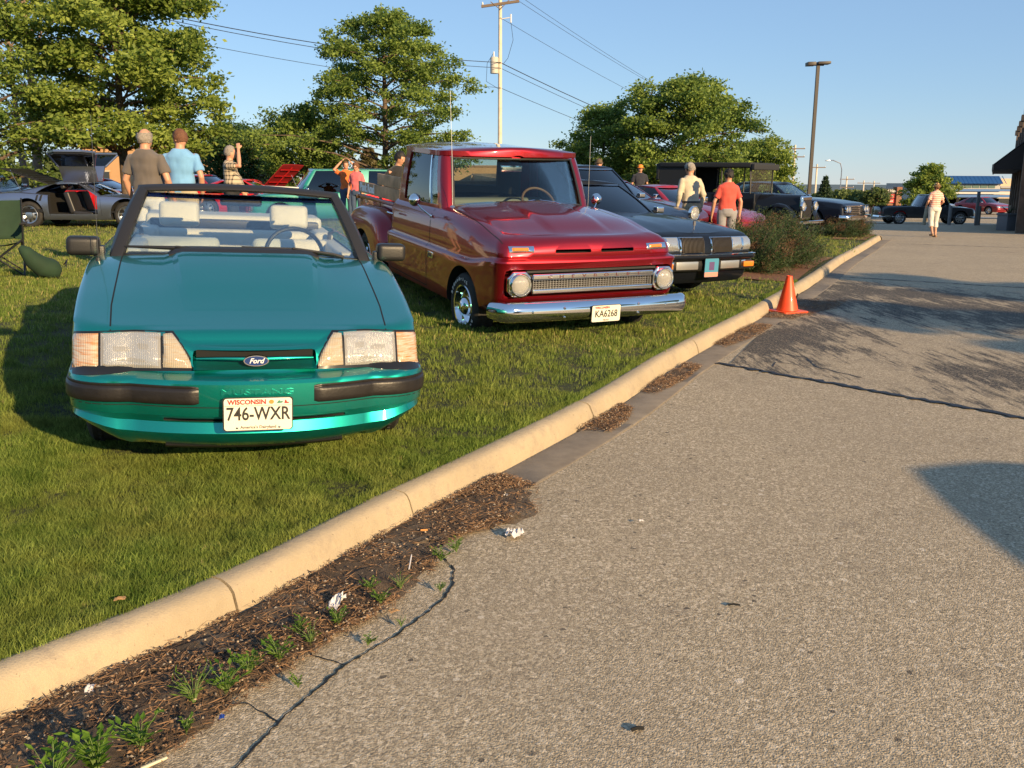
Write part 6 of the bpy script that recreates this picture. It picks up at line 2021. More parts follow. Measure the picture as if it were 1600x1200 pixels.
def leaves_mesh(name, C, size, shade, material, aspect=.5, flat=0.0, droop=0.0, seed=0, nrm_up=0.0):
    """C: n x 3 centres; each a small pointed leaf quad in its own direction"""
    rg = np.random.default_rng(seed)
    n = len(C)
    d = rg.normal(size=(n, 3)); d[:, 2] = d[:, 2] * (1 - flat) - droop
    d /= np.linalg.norm(d, axis=1)[:, None]
    r = rg.normal(size=(n, 3)); r[:, 2] = r[:, 2] * .6 + nrm_up
    s = np.cross(d, r); s /= np.linalg.norm(s, axis=1)[:, None] + 1e-9
    L_ = (size * rg.uniform(.6, 1.3, n))[:, None]
    V = np.empty((n, 4, 3))
    V[:, 0] = C - d * L_ * .5; V[:, 1] = C + s * L_ * aspect * .5; V[:, 2] = C + d * L_ * .5; V[:, 3] = C - s * L_ * aspect * .5
    me = bpy.data.meshes.new(name)
    me.vertices.add(n * 4); me.vertices.foreach_set('co', V.reshape(-1))
    me.loops.add(n * 4); me.loops.foreach_set('vertex_index', np.arange(n * 4))
    me.polygons.add(n); me.polygons.foreach_set('loop_start', np.arange(n) * 4)
    me.update()
    at = me.attributes.new('shade', 'FLOAT', 'FACE'); at.data.foreach_set('value', np.clip(shade, 0, 1))
    me.materials.append(material)
    return me

def tree(name, label, x, y, z, top, prof, material, n_limb=34, n_leaf=26000, lsize=.11, trunk_r=.13, base=.18, seed=0, puff=.42, lean=(0, 0),
         bark=None, flat=.52, group='trees around the show', rise=.25, asym=None, cat='tree', sub=5, density=None, aspect=.5, fork=None, trunk_top=.96):
    rg = random.Random(seed); ng = np.random.default_rng(seed)
    root = thing(name, label, cat, (x, y, z), group=group)
    H = top - z
    tb_ = MB(); bark = bark or BARK
    def tp(t):
        return Vector((lean[0] * t + math.sin(t * 5 + seed) * .05 * H * .1, lean[1] * t + math.cos(t * 4 + seed) * .04 * H * .1, t * H * trunk_top))
    tb_.tube([tp(i / 10) for i in range(11)], [trunk_r * (1 - .88 * (i / 10)) * (1.35 if i == 0 else 1) + .012 for i in range(11)], 9)
    cent = []; rad = []; sh = []
    limbs = MB()
    for i in range(n_limb):
        f = base + (1 - base) * ((i + rg.random() * .8) / n_limb) ** .92
        az = i * 2.39996 + rg.uniform(-.4, .4)
        Rr = prof(f) * rg.uniform(.70, 1.06)
        if asym: Rr *= asym(f, az)
        p0 = tp(min(.97, f * .93))
        d = Vector((math.cos(az), math.sin(az), 0))
        rz_ = rise * Rr * rg.uniform(.3, 1.2)
        pts = [p0, p0 + d * Rr * .35 + Vector((0, 0, rz_ * .7)), p0 + d * Rr * .7 + Vector((0, 0, rz_ * 1.0)), p0 + d * Rr + Vector((0, 0, rz_ * .95))]
        r0 = max(.014, trunk_r * .42 * (1 - f * .6))
        limbs.tube(pts, [r0, r0 * .7, r0 * .42, r0 * .15], 5)
        side = Vector((-d.y, d.x, 0)); tone = rg.uniform(-.22, .16)
        for k in range(sub):
            u = .28 + .72 * (k + rg.random()) / sub
            j = min(2, int(u * 3)); q = pts[j].lerp(pts[j + 1], u * 3 - j)
            w = Rr * .42 * (1.15 - u) * (1 if k % 2 else -1) * rg.uniform(.3, 1.1)
            c = q + side * w + Vector((0, 0, rg.uniform(-.55, .5) * puff))
            limbs.tube([q, q.lerp(c, .6) + Vector((0, 0, .03)), c], [r0 * .3, r0 * .18, .004], 4)
            cent.append(c); rad.append(puff * rg.uniform(.65, 1.2) * (1.0 if u > .5 else .8) * min(1, .35 + Rr / 1.5)); sh.append(tone)
        cent.append(pts[3]); rad.append(puff * rg.uniform(.5, .9)); sh.append(tone)
    cent.append(tp(1.0) + Vector((0, 0, -.1))); rad.append(puff * .7); sh.append(0)
    cent = np.array([tuple(c) for c in cent]); rad = np.array(rad); sh = np.array(sh)
    pr = rad ** 2; pr /= pr.sum()
    idx = ng.choice(len(cent), n_leaf, p=pr)
    off = ng.normal(size=(n_leaf, 3)); rr_ = np.abs(ng.normal(.64, .34, n_leaf)); off /= np.linalg.norm(off, axis=1)[:, None]
    off *= rr_[:, None] * rad[idx][:, None]; off[:, 2] *= flat
    C = cent[idx] + off
    shade = .45 + sh[idx] + ng.normal(0, .26, n_leaf)
    obj('trunk', tb_, bark, root, smooth=60)
    obj('limbs', limbs, bark, root, smooth=60)
    link('crown', leaves_mesh('crown', C, lsize, shade, material, aspect=aspect, flat=.35, droop=.15, seed=seed, nrm_up=.5), root)
    return root

def prof_pts(pts):
    f = interp(pts); return lambda t: max(.05, f(t))
def at_px(px, d, zr=0):   # helper used only to lay out far things: lateral metres for a bearing
    return (px - 800) / 1450.0 * d

# big locust on the left, near
tree('locust_tree', 'large sunlit locust tree with layered branches behind the stainless coupe', AX(185, 28.3, 4), 28.3, .42, 1.6 + 28.3 * .954 * 0.2519 / (1 + .208 * 0.2519), prof_pts([(.2, 2.2), (.30, 3.1), (.45, 3.0), (.6, 2.8), (.8, 2.6), (1, 1.9)]), LOCUST,
     n_limb=66, n_leaf=66000, lsize=.15, trunk_r=.15, base=.24, seed=3, puff=.50, sub=6)
# bare-stemmed pale tree left of it
tree('pale_tree', 'tall thin leafed tree with pale forked trunk left of the big locust', AX(48, 32.5, 4), 32.5, .4, 1.6 + 32.5 * .954 * 0.2975 / (1 + .208 * 0.2975), prof_pts([(.2, .9), (.6, 1.3), (1, .9)]), leaf_mat('dry sparse leaves', (.10, .075, .035), (.18, .15, .06), .3),
     n_limb=40, n_leaf=2600, lsize=.09, trunk_r=.17, base=.22, seed=11, puff=.4, rise=1.1, bark=BARK2, sub=3)
tree('pale_tree', 'second pale trunk standing close behind the forked pale tree', AX(24, 33.6, 4), 33.6, .4, 1.6 + 33.6 * .954 * 0.2587 / (1 + .208 * 0.2587), prof_pts([(.2, .8), (.6, 1.1), (1, .8)]), leaf_mat('dry sparse leaves', (.10, .075, .035), (.18, .15, .06), .3),
     n_limb=26, n_leaf=1500, lsize=.09, trunk_r=.12, base=.3, seed=14, puff=.4, rise=1.2, bark=BARK2, sub=3)
tree('dark_tree', 'dark leafy tree cut by the left edge of the picture', AX(-30, 26.4, 4), 26.4, .42, 1.6 + 26.4 * .954 * 0.2589 / (1 + .208 * 0.2589), prof_pts([(.15, 1.4), (.4, 1.9), (.8, 1.6), (1, .8)]), LOCUST2,
     n_limb=40, n_leaf=22000, lsize=.12, trunk_r=.15, base=.16, seed=12, puff=.45)
# centre locust
def asy(f, az):
    c = math.cos(az)
    return 1.0 + (.95 * max(0, -c) if f < .34 else 0) + (.10 * c if f > .4 else 0)
tree('locust_tree', 'tall locust tree with tapering tiers of branches behind the sea green wagon', AX(598, 37.2, 4), 37.2, .35, 1.6 + 37.2 * .954 * 0.1969 / (1 + .208 * 0.1969), prof_pts([(.12, 3.5), (.25, 3.8), (.38, 3.4), (.5, 3.2), (.62, 3.1), (.75, 2.8), (.88, 2.3), (1, 1.2)]), LOCUST2,
     n_limb=54, n_leaf=56000, lsize=.135, trunk_r=.14, base=.14, seed=5, puff=.50, sub=6, asym=asy)
tree('locust_tree', 'low spreading locust tree filling the left foot of the tall centre tree', AX(478, 39, 3), 38.6, .3, ZP(158, 38.6), prof_pts([(.2, 1.5), (.45, 2.1), (.7, 1.8), (1, .7)]), LOCUST2,
     n_limb=40, n_leaf=24000, lsize=.135, trunk_r=.10, base=.16, seed=25, puff=.48, sub=5)
# dark round hedge tree
tree('round_tree', 'dense dark green rounded tree behind the man in the plaid shirt', AX(366, 51, 4), 51, .2, 1.6 + 51 * .954 * 0.0632 / (1 + .208 * 0.0632), prof_pts([(.0, 1.8), (.3, 2.1), (.7, 1.9), (1, 1.0)]), DEEP,
     n_limb=60, n_leaf=24000, lsize=.16, trunk_r=.15, base=.05, seed=6, puff=.6, flat=.9, sub=6)
# right group
tree('locust_tree', 'broad locust tree with its dark stem behind the man in the cream shirt', AX(1068, 41.2, 4), 41.2, .2, 1.6 + 41.2 * .954 * 0.1197 / (1 + .208 * 0.1197), prof_pts([(.2, 2.2), (.35, 3.2), (.55, 3.3), (.75, 2.9), (.9, 1.9), (1, .9)]), LOCUST2,
     n_limb=60, n_leaf=50000, lsize=.155, trunk_r=.14, base=.18, seed=8, puff=.55, sub=6)
tree('locust_tree', 'smaller rounded locust tree just right of the pickup cab', AX(942, 44.2, 4), 44.2, .2, 1.6 + 44.2 * .954 * 0.0884 / (1 + .208 * 0.0884), prof_pts([(.15, 1.8), (.4, 2.1), (.7, 1.9), (.9, 1.3), (1, .7)]), LOCUST2,
     n_limb=44, n_leaf=26000, lsize=.14, trunk_r=.12, base=.12, seed=9, puff=.5)
tree('locust_tree', 'low locust tree left of the dark lamp post', AX(1195, 51, 4), 51, -.2, 1.6 + 51 * .954 * 0.0527 / (1 + .208 * 0.0527), prof_pts([(.1, 1.7), (.4, 2.1), (.7, 1.7), (1, .6)]), LOCUST,
     n_limb=40, n_leaf=17000, lsize=.16, trunk_r=.10, base=.1, seed=10, puff=.5)
tree('young_tree', 'young green tree behind the walking woman and the grey pickup', AX(1455, 65, 4), 65, -.85, 1.6 + 65 * .954 * 0.0255 / (1 + .208 * 0.0255), prof_pts([(.2, 1.5), (.4, 2.2), (.6, 1.6), (.8, 1.1), (1, .3)]), LOCUST,
     n_limb=40, n_leaf=9500, lsize=.20, trunk_r=.09, base=.2, seed=21, puff=.45)
tree('young_tree', 'small round tree in front of the brick sign', AX(1372, 71, 4), 71, -.9, 1.6 + 71 * .954 * -0.0034 / (1 + .208 * -0.0034), prof_pts([(.3, 1.0), (.7, 1.0), (1, .5)]), FARL, n_limb=20, n_leaf=3500, lsize=.20, trunk_r=.07, base=.3, seed=22, puff=.4, sub=3)
# trees beyond the right edge that cast the bands of shade over the drive
tree('verge_tree', 'thin young tree standing on the verge right of the drive', 13.2, 1.2, 0, 4.9, prof_pts([(.4, 1.2), (.6, 1.8), (.8, 1.4), (1, .5)]), LOCUST, n_limb=40, n_leaf=26000, lsize=.12, trunk_r=.07, base=.42, seed=31, puff=.34, flat=.35, group='verge trees')
tree('verge_tree', 'second thin young tree on the verge, farther along than the first', 15.6, 4.4, 0, 5.2, prof_pts([(.4, 1.3), (.6, 1.9), (.8, 1.4), (1, .5)]), LOCUST, n_limb=40, n_leaf=26000, lsize=.12, trunk_r=.07, base=.42, seed=32, puff=.34, flat=.35, group='verge trees')

# conifers
def conifer(name, label, x, y, z, top, w, mat_, n=7000, seed=0, ls=.16, group=None):
    root = thing(name, label, 'tree', (x, y, z), group=group); H = top - z; rg = np.random.default_rng(seed)
    q = MB(); q.tube([(0, 0, 0), (0, 0, H)], [.09, .01], 7); obj('trunk', q, BARK, root)
    lv = np.floor(rg.uniform(0, 1, n) ** .8 * 12) / 12; t = lv; rad = w * (1 - t) ** .9 + .04
    a = rg.uniform(0, 2 * PI, n); a = np.round(a / (2 * PI) * 9) / 9 * 2 * PI + t * 9 + rg.normal(0, .16, n)
    r = rad * rg.uniform(.1, 1.05, n) ** .7
    C = np.stack([r * np.cos(a), r * np.sin(a), H * (.08 + .92 * t) - r * .25 + rg.normal(0, .05, n)], 1)
    link('crown', leaves_mesh('crown', C, ls, rg.uniform(0, 1, n), mat_, .35, seed=seed), root)
    return root
conifer('spruce_tree', 'small dark spruce tree right of the lamp post', AX(1292, 65, 4), 65, -.75, 1.6 + 65 * .954 * 0.0098 / (1 + .208 * 0.0098), .95, CONIF, 6000, 41)
for i, (px, d, top, w, lab) in enumerate(((430, 46, 3.1, 1.6, 'olive conifer under the left side of the centre locust'), (505, 47, 3.4, 1.9, 'olive conifer with bare stems behind the raised red bonnet'), (575, 46, 3.3, 1.8, 'brownish conifer behind the orange and pink shirts'), (650, 47, 3.5, 1.9, 'brownish conifer behind the pickup cab'))):
    conifer('conifer', lab, AX(px, d, 2), d, .2, top, w, OLIVE, 9000, 50 + i, .20)

# far woods, one mass
rg = np.random.default_rng(5); Cs = []; shs = []
def woods(x0, x1, y0, y1, top, n, lump=3.0):
    m = max(6, int((x1 - x0) / lump)); cx = rg.uniform(x0, x1, m); cy = rg.uniform(y0, y1, m); r = rg.uniform(.6, 1.2, m) * lump; tp_ = rg.uniform(.55, 1.0, m) * (top + 1)
    i = rg.integers(0, m, n); o = rg.normal(size=(n, 3)); o /= np.linalg.norm(o, axis=1)[:, None]
    rr_ = rg.uniform(.75, 1.05, n)
    C = np.stack([cx[i] + o[:, 0] * r[i] * rr_, cy[i] + o[:, 1] * r[i] * rr_, -1 + tp_[i] * (.5 + .5 * o[:, 2] * rr_)], 1)
    Cs.append(C); shs.append(np.clip(.45 + (r[i] / lump - .9) * .6 + rg.normal(0, .2, n), 0, 1))
woods(-75, 20, 78, 92, 3.9, 42000, 4.0)
woods(18, 75, 120, 150, .9, 22000, 3.2)
woods(70, 130, 165, 180, 1.0, 6000, 6.0)
woods(-120, -40, 60, 80, 6.5, 20000, 5.0)
fw = link('far_woods', leaves_mesh('far_woods', np.concatenate(Cs), .62, np.concatenate(shs), FARL, .7, seed=3))
tag(fw, 'distant line of green trees along the horizon', None, None, 'stuff')

# junipers by the kerb
def juniper(label, x, y, w, d, h, seed, brown=.3, n=9000):
    z = z_lawn(x, y) - .02
    root = thing('juniper_bush', label, 'bush', (x, y, z), group='junipers along the kerb bed'); rg = np.random.default_rng(seed); rr_ = random.Random(seed)
    q = MB(); cs = []
    for k in range(110):
        a = rr_.uniform(0, 2 * PI); u = rr_.uniform(.35, 1) ; e = rr_.uniform(.15, 1.0)
        tip = Vector((math.cos(a) * w * u, math.sin(a) * d * u, h * e * (1.15 - .5 * u * u)))
        q.tube([(0, 0, 0), (tip.x * .5, tip.y * .5, tip.z * .45), tip], [.014, .009, .003], 4)
        for t in np.linspace(.35, 1.04, 8): cs.append((tip.x * t, tip.y * t, tip.z * (t ** 1.25), k))
    obj('stems', q, BARK, root)
    cs = np.array(cs); n = int(n * 4.2); i = rg.integers(0, len(cs), n)
    C = cs[i, :3] + rg.normal(0, .055, (n, 3)); br = (noise_arr(C, 3.0, seed) > (.5 - brown)); ht = C[:, 2] / h
    for m_, sel, nm in ((JUNI, ~br, 'foliage'), (JUNB, br, 'browned_foliage')):
        if sel.sum() > 10: link(nm, leaves_mesh(nm, C[sel], .058, rg.uniform(0, 1, sel.sum()), m_, .13, seed=seed, droop=-.5), root)
def noise_arr(C, f, seed):
    return np.array([noise.noise(Vector((c[0] * f + seed, c[1] * f, c[2] * f))) for c in C])
juniper('juniper bush nearest the black coupe with brown patches', 3.95, 15.5, .75, .7, .78, 1, .22)
juniper('wide dark green juniper bush behind the orange cone', 4.55, 16.4, .80, .75, .88, 2, .16)
juniper('juniper bush below the front wheel of the touring car', 5.05, 17.6, .8, .75, .82, 3, .22)
juniper('juniper bush between the red sports car and the kerb', 4.85, 18.9, .85, .8, .9, 4, .05)
juniper('reddish brown juniper bush under the bumper of the sixties sedan', 9.15, 26.1, .7, .65, .5, 5, .35, 6000)
juniper('brown juniper bush at the far end of the kerb', 10.0, 27.7, .6, .6, .6, 6, .35, 6000)
for nm, pts_l, pts_r in (('mulch_bed', [(3.2, 14.2), (3.7, 16), (4.3, 18), (5.0, 19.6)], [(4.28, 14.1), (5.05, 15.9), (6.0, 18), (6.5, 18.9)]), ('mulch_bed', [(8.4, 24.8), (9.2, 26.6), (9.6, 28.2)], [(9.35, 24.9), (10.1, 26.5), (10.75, 27.9)])):
    q = MB(); P = []
    for i in range(15):
        a = rail_pt(pts_l, i / 14); b_ = rail_pt(pts_r, i / 14); P.append([(p.x, p.y, z_lawn(p.x, p.y) + .02 + .012 * noise.noise(Vector((p.x * 8, p.y * 8, 0)))) for p in (a.lerp(b_, t) for t in np.linspace(0, 1, 10))])
    q.grid(P); tag(obj(nm, q, mat('red brown mulch', (.17, .075, .035), .95, var=.5, scale=22, bump=1.0, bscale=30), smooth=60), kind='structure')

# ---- grass: tufts scattered over the lawn, thinner with distance
def tuft(seed, n, h, spread, w, dead=.12):
    rg_ = random.Random(seed); V = []; F = []; sh = []
    for _ in range(n):
        a = rg_.uniform(0, 2 * PI); r = spread * math.sqrt(rg_.random()); x, y = r * math.cos(a), r * math.sin(a)
        hh = h * rg_.uniform(.45, 1.15); b_ = rg_.uniform(0, 2 * PI); lx, ly = math.cos(b_) * hh * rg_.uniform(.1, .7), math.sin(b_) * hh * rg_.uniform(.1, .7)
        c = rg_.uniform(0, 2 * PI); wx, wy = math.cos(c) * w, math.sin(c) * w; o = len(V)
        V += [(x - wx, y - wy, -.01), (x + wx, y + wy, -.01), (x + lx * .4 + wx * .8, y + ly * .4 + wy * .8, hh * .6), (x + lx * .4 - wx * .8, y + ly * .4 - wy * .8, hh * .6), (x + lx, y + ly, hh * .95)]
        s = rg_.random() if rg_.random() > dead else 2.0
        F += [(o, o + 1, o + 2, o + 3), (o + 3, o + 2, o + 4)]; sh += [s, s]
    me = bpy.data.meshes.new('tuft'); me.from_pydata(V, [], F); me.attributes.new('shade', 'FLOAT', 'FACE').data.foreach_set('value', sh)
    me.materials.append(GRASS); return bpy.data.objects.new('tuft', me)
m_, N_, L_, b_ = nt('grass blades'); N_.remove(b_)
at = N_.new('ShaderNodeAttribute'); at.attribute_name = 'shade'
cr_ = N_.new('ShaderNodeValToRGB'); cr_.color_ramp.elements[0].color = (.050, .105, .016, 1); cr_.color_ramp.elements[0].position = 0; cr_.color_ramp.elements[1].position = .98; cr_.color_ramp.elements[1].color = (.38, .48, .115, 1)
e_ = cr_.color_ramp.elements.new(1.0); e_.color = (.48, .40, .18, 1)
g_ = N_.new('ShaderNodeNewGeometry'); nz = N_.new('ShaderNodeTexNoise'); nz.inputs['Scale'].default_value = 1.6; nz.inputs['Detail'].default_value = 6; nz.inputs['Roughness'].default_value = .7; L_.new(g_.outputs['Position'], nz.inputs['Vector'])
mr_ = N_.new('ShaderNodeMapRange'); mr_.inputs[1].default_value = .42; mr_.inputs[2].default_value = .68; L_.new(nz.outputs[0], mr_.inputs[0])
nz2 = N_.new('ShaderNodeTexNoise'); nz2.inputs['Scale'].default_value = 7.0; nz2.inputs['Detail'].default_value = 5; L_.new(g_.outputs['Position'], nz2.inputs['Vector'])
m3_ = N_.new('ShaderNodeMapRange'); m3_.inputs[1].default_value = .3; m3_.inputs[2].default_value = .7; m3_.inputs[3].default_value = .35; m3_.inputs[4].default_value = 1.15; L_.new(nz2.outputs[0], m3_.inputs[0])
mm_ = N_.new('ShaderNodeMath'); mm_.operation = 'MULTIPLY'; L_.new(at.outputs['Fac'], mm_.inputs[0]); L_.new(m3_.outputs[0], mm_.inputs[1]); L_.new(mm_.outputs[0], cr_.inputs[0])
mxx = N_.new('ShaderNodeMix'); mxx.data_type = 'RGBA'; L_.new(mr_.outputs[0], mxx.inputs[0]); L_.new(cr_.outputs[0], mxx.inputs[6]); 
hs_ = N_.new('ShaderNodeMix'); hs_.data_type = 'RGBA'; hs_.inputs[0].default_value = .38; L_.new(cr_.outputs[0], hs_.inputs[6]); setc(hs_.inputs[7], (.37, .33, .10)); L_.new(hs_.outputs[2], mxx.inputs[7])
d_ = N_.new('ShaderNodeBsdfDiffuse'); t_ = N_.new('ShaderNodeBsdfTranslucent'); ms_ = N_.new('ShaderNodeMixShader'); ms_.inputs[0].default_value = .38
L_.new(mxx.outputs[2], d_.inputs[0]); L_.new(mxx.outputs[2], t_.inputs[0]); L_.new(d_.outputs[0], ms_.inputs[1]); L_.new(t_.outputs[0], ms_.inputs[2]); L_.new(ms_.outputs[0], N_['Material Output'].inputs['Surface'])
GRASS = m_
T1, T2, T3 = tuft(1, 12, .047, .022, .0011), tuft(2, 10, .038, .022, .0013), tuft(3, 18, .048, .10, .0030, .15)

rg = np.random.default_rng(9)
pts = []
def scatter(n, d0, d1, kind, s0, s1):
    got = 0
    while got < n:
        yy = rg.uniform(d0, d1, 4000); xx = rg.uniform(-1, 1, 4000) * .70 * (yy + 1.5)
        for x, y in zip(xx, yy):
            k = kerb_x(y) - .165
            if x < k - rg.random() * .02 and x > -22:
                pts.append((x, y, z_lawn(x, y), kind if kind < 2 else 2, rg.uniform(s0, s1) * (.85 + .8 * noise.noise(Vector((x * 3.1, y * 3.1, 4))) + .4 * noise.noise(Vector((x * 9, y * 9, 2)))))); got += 1
                if got >= n: break
scatter(34000, 2.1, 5.2, 0, .7, 1.2); scatter(16000, 2.3, 6.5, 1, .7, 1.3)
scatter(32000, 5.0, 12, 1, .9, 1.5); scatter(20000, 8, 20, 2, .7, 1.05); scatter(16000, 18, 34, 2, .9, 1.4)
for y in np.arange(1.9, 16, .006):       # longer blades along the kerb
    k = kerb_x(y) - .165 - abs(rg.normal(0, .02)); pts.append((k, y, z_lawn(k, y), 0, rg.uniform(.7, 1.25)))
pts = np.array(pts)
in_mulch = np.array([(3.3 < p[0] < 6.2 and 14.3 < p[1] < 19 and p[0] > 3.2 + (p[1] - 14.2) * .33 + .1) for p in pts]) if len(pts) else None
pts = pts[~in_mulch]
pm_ = bpy.data.meshes.new('lawn_grass'); pm_.from_pydata(pts[:, :3].tolist(), [], [])
pm_.attributes.new('kind_id', 'INT', 'POINT').data.foreach_set('value', pts[:, 3].astype(np.int32))
pm_.attributes.new('scl', 'FLOAT', 'POINT').data.foreach_set('value', pts[:, 4].astype(np.float32))
pm_.attributes.new('rot', 'FLOAT_VECTOR', 'POINT').data.foreach_set('vector', np.stack([rg.normal(0, .18, len(pts)), rg.normal(0, .18, len(pts)), rg.uniform(0, 6.28, len(pts))], 1).astype(np.float32).reshape(-1))
go_ = link('lawn_grass', pm_)
tag(go_, 'mown green grass blades covering the verge', None, None, 'stuff')
ng = bpy.data.node_groups.new('scatter', 'GeometryNodeTree')
ng.interface.new_socket('Geometry', in_out='INPUT', socket_type='NodeSocketGeometry'); ng.interface.new_socket('Geometry', in_out='OUTPUT', socket_type='NodeSocketGeometry')
NN, LL = ng.nodes, ng.links
gi, go2 = NN.new('NodeGroupInput'), NN.new('NodeGroupOutput'); jn = NN.new('GeometryNodeJoinGeometry')
def named(n, t):
    a = NN.new('GeometryNodeInputNamedAttribute'); a.data_type = t; a.inputs[0].default_value = n; return a.outputs[0]
for i, src in enumerate((T1, T2, T3)):
    oi = NN.new('GeometryNodeObjectInfo'); oi.inputs[0].default_value = src
    ip = NN.new('GeometryNodeInstanceOnPoints'); cmp = NN.new('FunctionNodeCompare'); cmp.data_type = 'INT'; cmp.operation = 'EQUAL'
    ii = [s for s in cmp.inputs if s.type == 'INT']; LL.new(named('kind_id', 'INT'), ii[0]); ii[1].default_value = i
    LL.new(gi.outputs[0], ip.inputs['Points']); LL.new(cmp.outputs[0], ip.inputs['Selection']); LL.new(oi.outputs['Geometry'], ip.inputs['Instance'])
    LL.new(named('scl', 'FLOAT'), ip.inputs['Scale']); LL.new(named('rot', 'FLOAT_VECTOR'), ip.inputs['Rotation']); LL.new(ip.outputs[0], jn.inputs[0])
LL.new(jn.outputs[0], go2.inputs[0])
go_.modifiers.new('scatter', 'NODES').node_group = ng
# ================================================================== poles, wires, buildings, signs
def at_px(px, Y): return AX(px, Y)
WOODP = mat('weathered pole wood', (.62, .54, .42), .85, var=.12, scale=3, bump=.5, bscale=30)
DARKW = mat('dark crossarm wood', (.16, .12, .09), .9)
def pole(name, label, x, y, z0, top, r, arms, cat='utility pole', transformer=False, group=None, material=None):
    root = thing(name, label, cat, (x, y, 0), group=group)
    q = MB(); q.tube([(0, 0, z0), (0, 0, top)], [r, r * .72], 12); obj('pole_shaft', q, material or WOODP, root, smooth=60)
    for (z, w, tilt) in arms:
        q = MB(); M = Matrix.Translation((0, -r, z)) @ Matrix.Rotation(tilt, 4, 'Y'); q.box(-w, w, -.06, .06, -.07, .07, 0, M); obj('crossarm', q, DARKW, root)
        for s in (-.92, .95):
            q = MB(); p = M @ Vector((s * w, 0, .07)); q.lathe([(.03, 0), (.06, .05), (.05, .12), (.02, .18), (0, .19)], 10, 0, Matrix.Translation(p)); obj('insulator', q, mat('porcelain', (.6, .6, .6), .3), root)
    return root
PX, PY = at_px(779, 58), 56.7
PX = AX(779, PY, 6)
up = pole('utility_pole', 'tall pale wooden utility pole with crossarm and transformer behind the pickup', PX, PY, -.4, 11.9, .14, [(11.55, 1.1, R(-8))])
q = MB(); q.lathe([(0, 0), (.24, 0), (.24, .85), (.20, .90), (0, .92)], 16, 0, Matrix.Translation((-.33, -.12, 7.75))); obj('transformer', q, mat('transformer grey', (.50, .47, .40), .6), up, smooth=40)
q = MB(); q.lathe([(.04, 0), (.05, .1), (.03, .3), (0, .32)], 8, 0, Matrix.Translation((-.36, -.12, 8.65))); obj('bushing', q, mat('porcelain', (.6, .6, .6), .3), up)
q = MB(); q.tube([(-1.1 * .5, -.2, 11.65), (0, -.2, 11.25)], .025, 5); q.tube([(.55, -.2, 11.8), (0, -.2, 11.25)], .025, 5); obj('arm_brace', q, DARKW, up)
q = MB(); q.tube([(.1, -.1, 10.75), (.55, -.1, 10.82)], .03, 6); q.tube([(.62, -.1, 11.0), (.62, -.1, 10.55)], .05, 8); obj('cutout_switch', q, mat('porcelain', (.6, .6, .6), .3), up)
q = MB(); q.tube([(.62, -.1, 10.55), (.75, -.1, 9.6), (.45, -.1, 8.6), (.2, -.1, 8.3)], .012, 4); q.tube([(-.36, -.15, 8.9), (-.75, -.15, 8.3), (-.8, -.15, 7.3), (-.1, -.15, 6.9)], .012, 4); obj('drop_wire', q, BLACK, up)
q = MB(); q.tube([(0, -.05, 12.2), (0, -.05, 12.45)], .03, 6); obj('top_pin', q, mat('porcelain', (.6, .6, .6), .3), up)
WIRE = mat('wire', (.03, .03, .035), .5)
def wire(label, a, b_, sag, r=.012, n=22, group='overhead wires'):
    a, b_ = Vector(a), Vector(b_); q = MB()
    q.tube([a.lerp(b_, t) - Vector((0, 0, sag * 4 * t * (1 - t))) for t in np.linspace(0, 1, n)], r, 4, cap=False)
    tag(obj('overhead_wire', q, WIRE), label, 'wire', group)
def far_pt(px, py, d):   # direction of a bearing and height at a distance
    z = ZP(py, d)
    return (AX(px, d, z), d, z)
wire('paired cable from the left sky to the utility pole, upper strand', (PX, PY - .2, 8.35), far_pt(-260, -95, 30), .7, .018)
wire('paired cable from the left sky to the utility pole, lower strand', (PX, PY - .2, 8.05), far_pt(-260, -91, 30), .7, .014)
wire('thin pale cable low on the left side of the utility pole', (PX, PY - .2, 6.95), far_pt(-330, -72, 30), .6, .011)
wire('wire from the left insulator to the upper left sky', (PX - 1.0, PY - .3, 12.0), far_pt(180, -95, 30), .3, .007)
for i, (z, px, py, rr_, lab) in enumerate(((12.35, 1236, 225, .010, 'wire from the top pin down to the far right poles'), (12.1, 1240, 228, .010, 'wire from the right insulator to the far right poles'), (10.8, 1234, 238, .010, 'wire from the cutout switch to the far right poles'),
                           (8.35, 1238, 262, .020, 'thick dark cable right of the utility pole'), (8.05, 1238, 268, .012, 'thin cable just under the thick dark cable'), (6.95, 1238, 276, .012, 'lowest cable on the right of the utility pole'))):
    wire(lab, (PX + (.9 if i == 1 else 0), PY - .2, z), far_pt(px, py, 128), 1.2, rr_ * 1.3)
for i, (px, py, d, arms, lab) in enumerate(((1237, 224, 130, 2, 'far utility pole above the low locust tree'), (1273, 254, 150, 1, 'far utility pole just behind the dark lamp post'), (1321, 273, 175, 2, 'far utility pole right of the spruce'),
                          (1348, 286, 190, 2, 'far utility pole with two crossarms left of the brick sign'), (1364, 290, 210, 1, 'farthest utility pole at the brick sign'))):
    top = ZP(py, d)
    if py > 284: top = CAM_H + (284 - py) / 1450 * d + .2
    top = max(top, 2.2)
    pole('far_utility_pole', lab, at_px(px, d), d, -1.2, top, .17, [(top - .5 - k * 1.5 * d / 180, 1.3, 0) for k in range(arms)], group='poles along the far street')
sl_ = thing('street_light', 'thin grey street light with curved arm beyond the spruce', 'street light', (at_px(1312, 160), 160, 0))
q = MB(); q.tube([(0, 0, -1), (0, 0, 3.9), (-.3, 0, 4.9), (-1.6, 0, 5.4), (-2.2, 0, 5.35)], .09, 6); obj('mast', q, ALU, sl_)
q = MB(); q.box(-2.9, -2.1, -.15, .15, 5.25, 5.42); obj('lamp_head', q, ALU, sl_, bevel=.04)
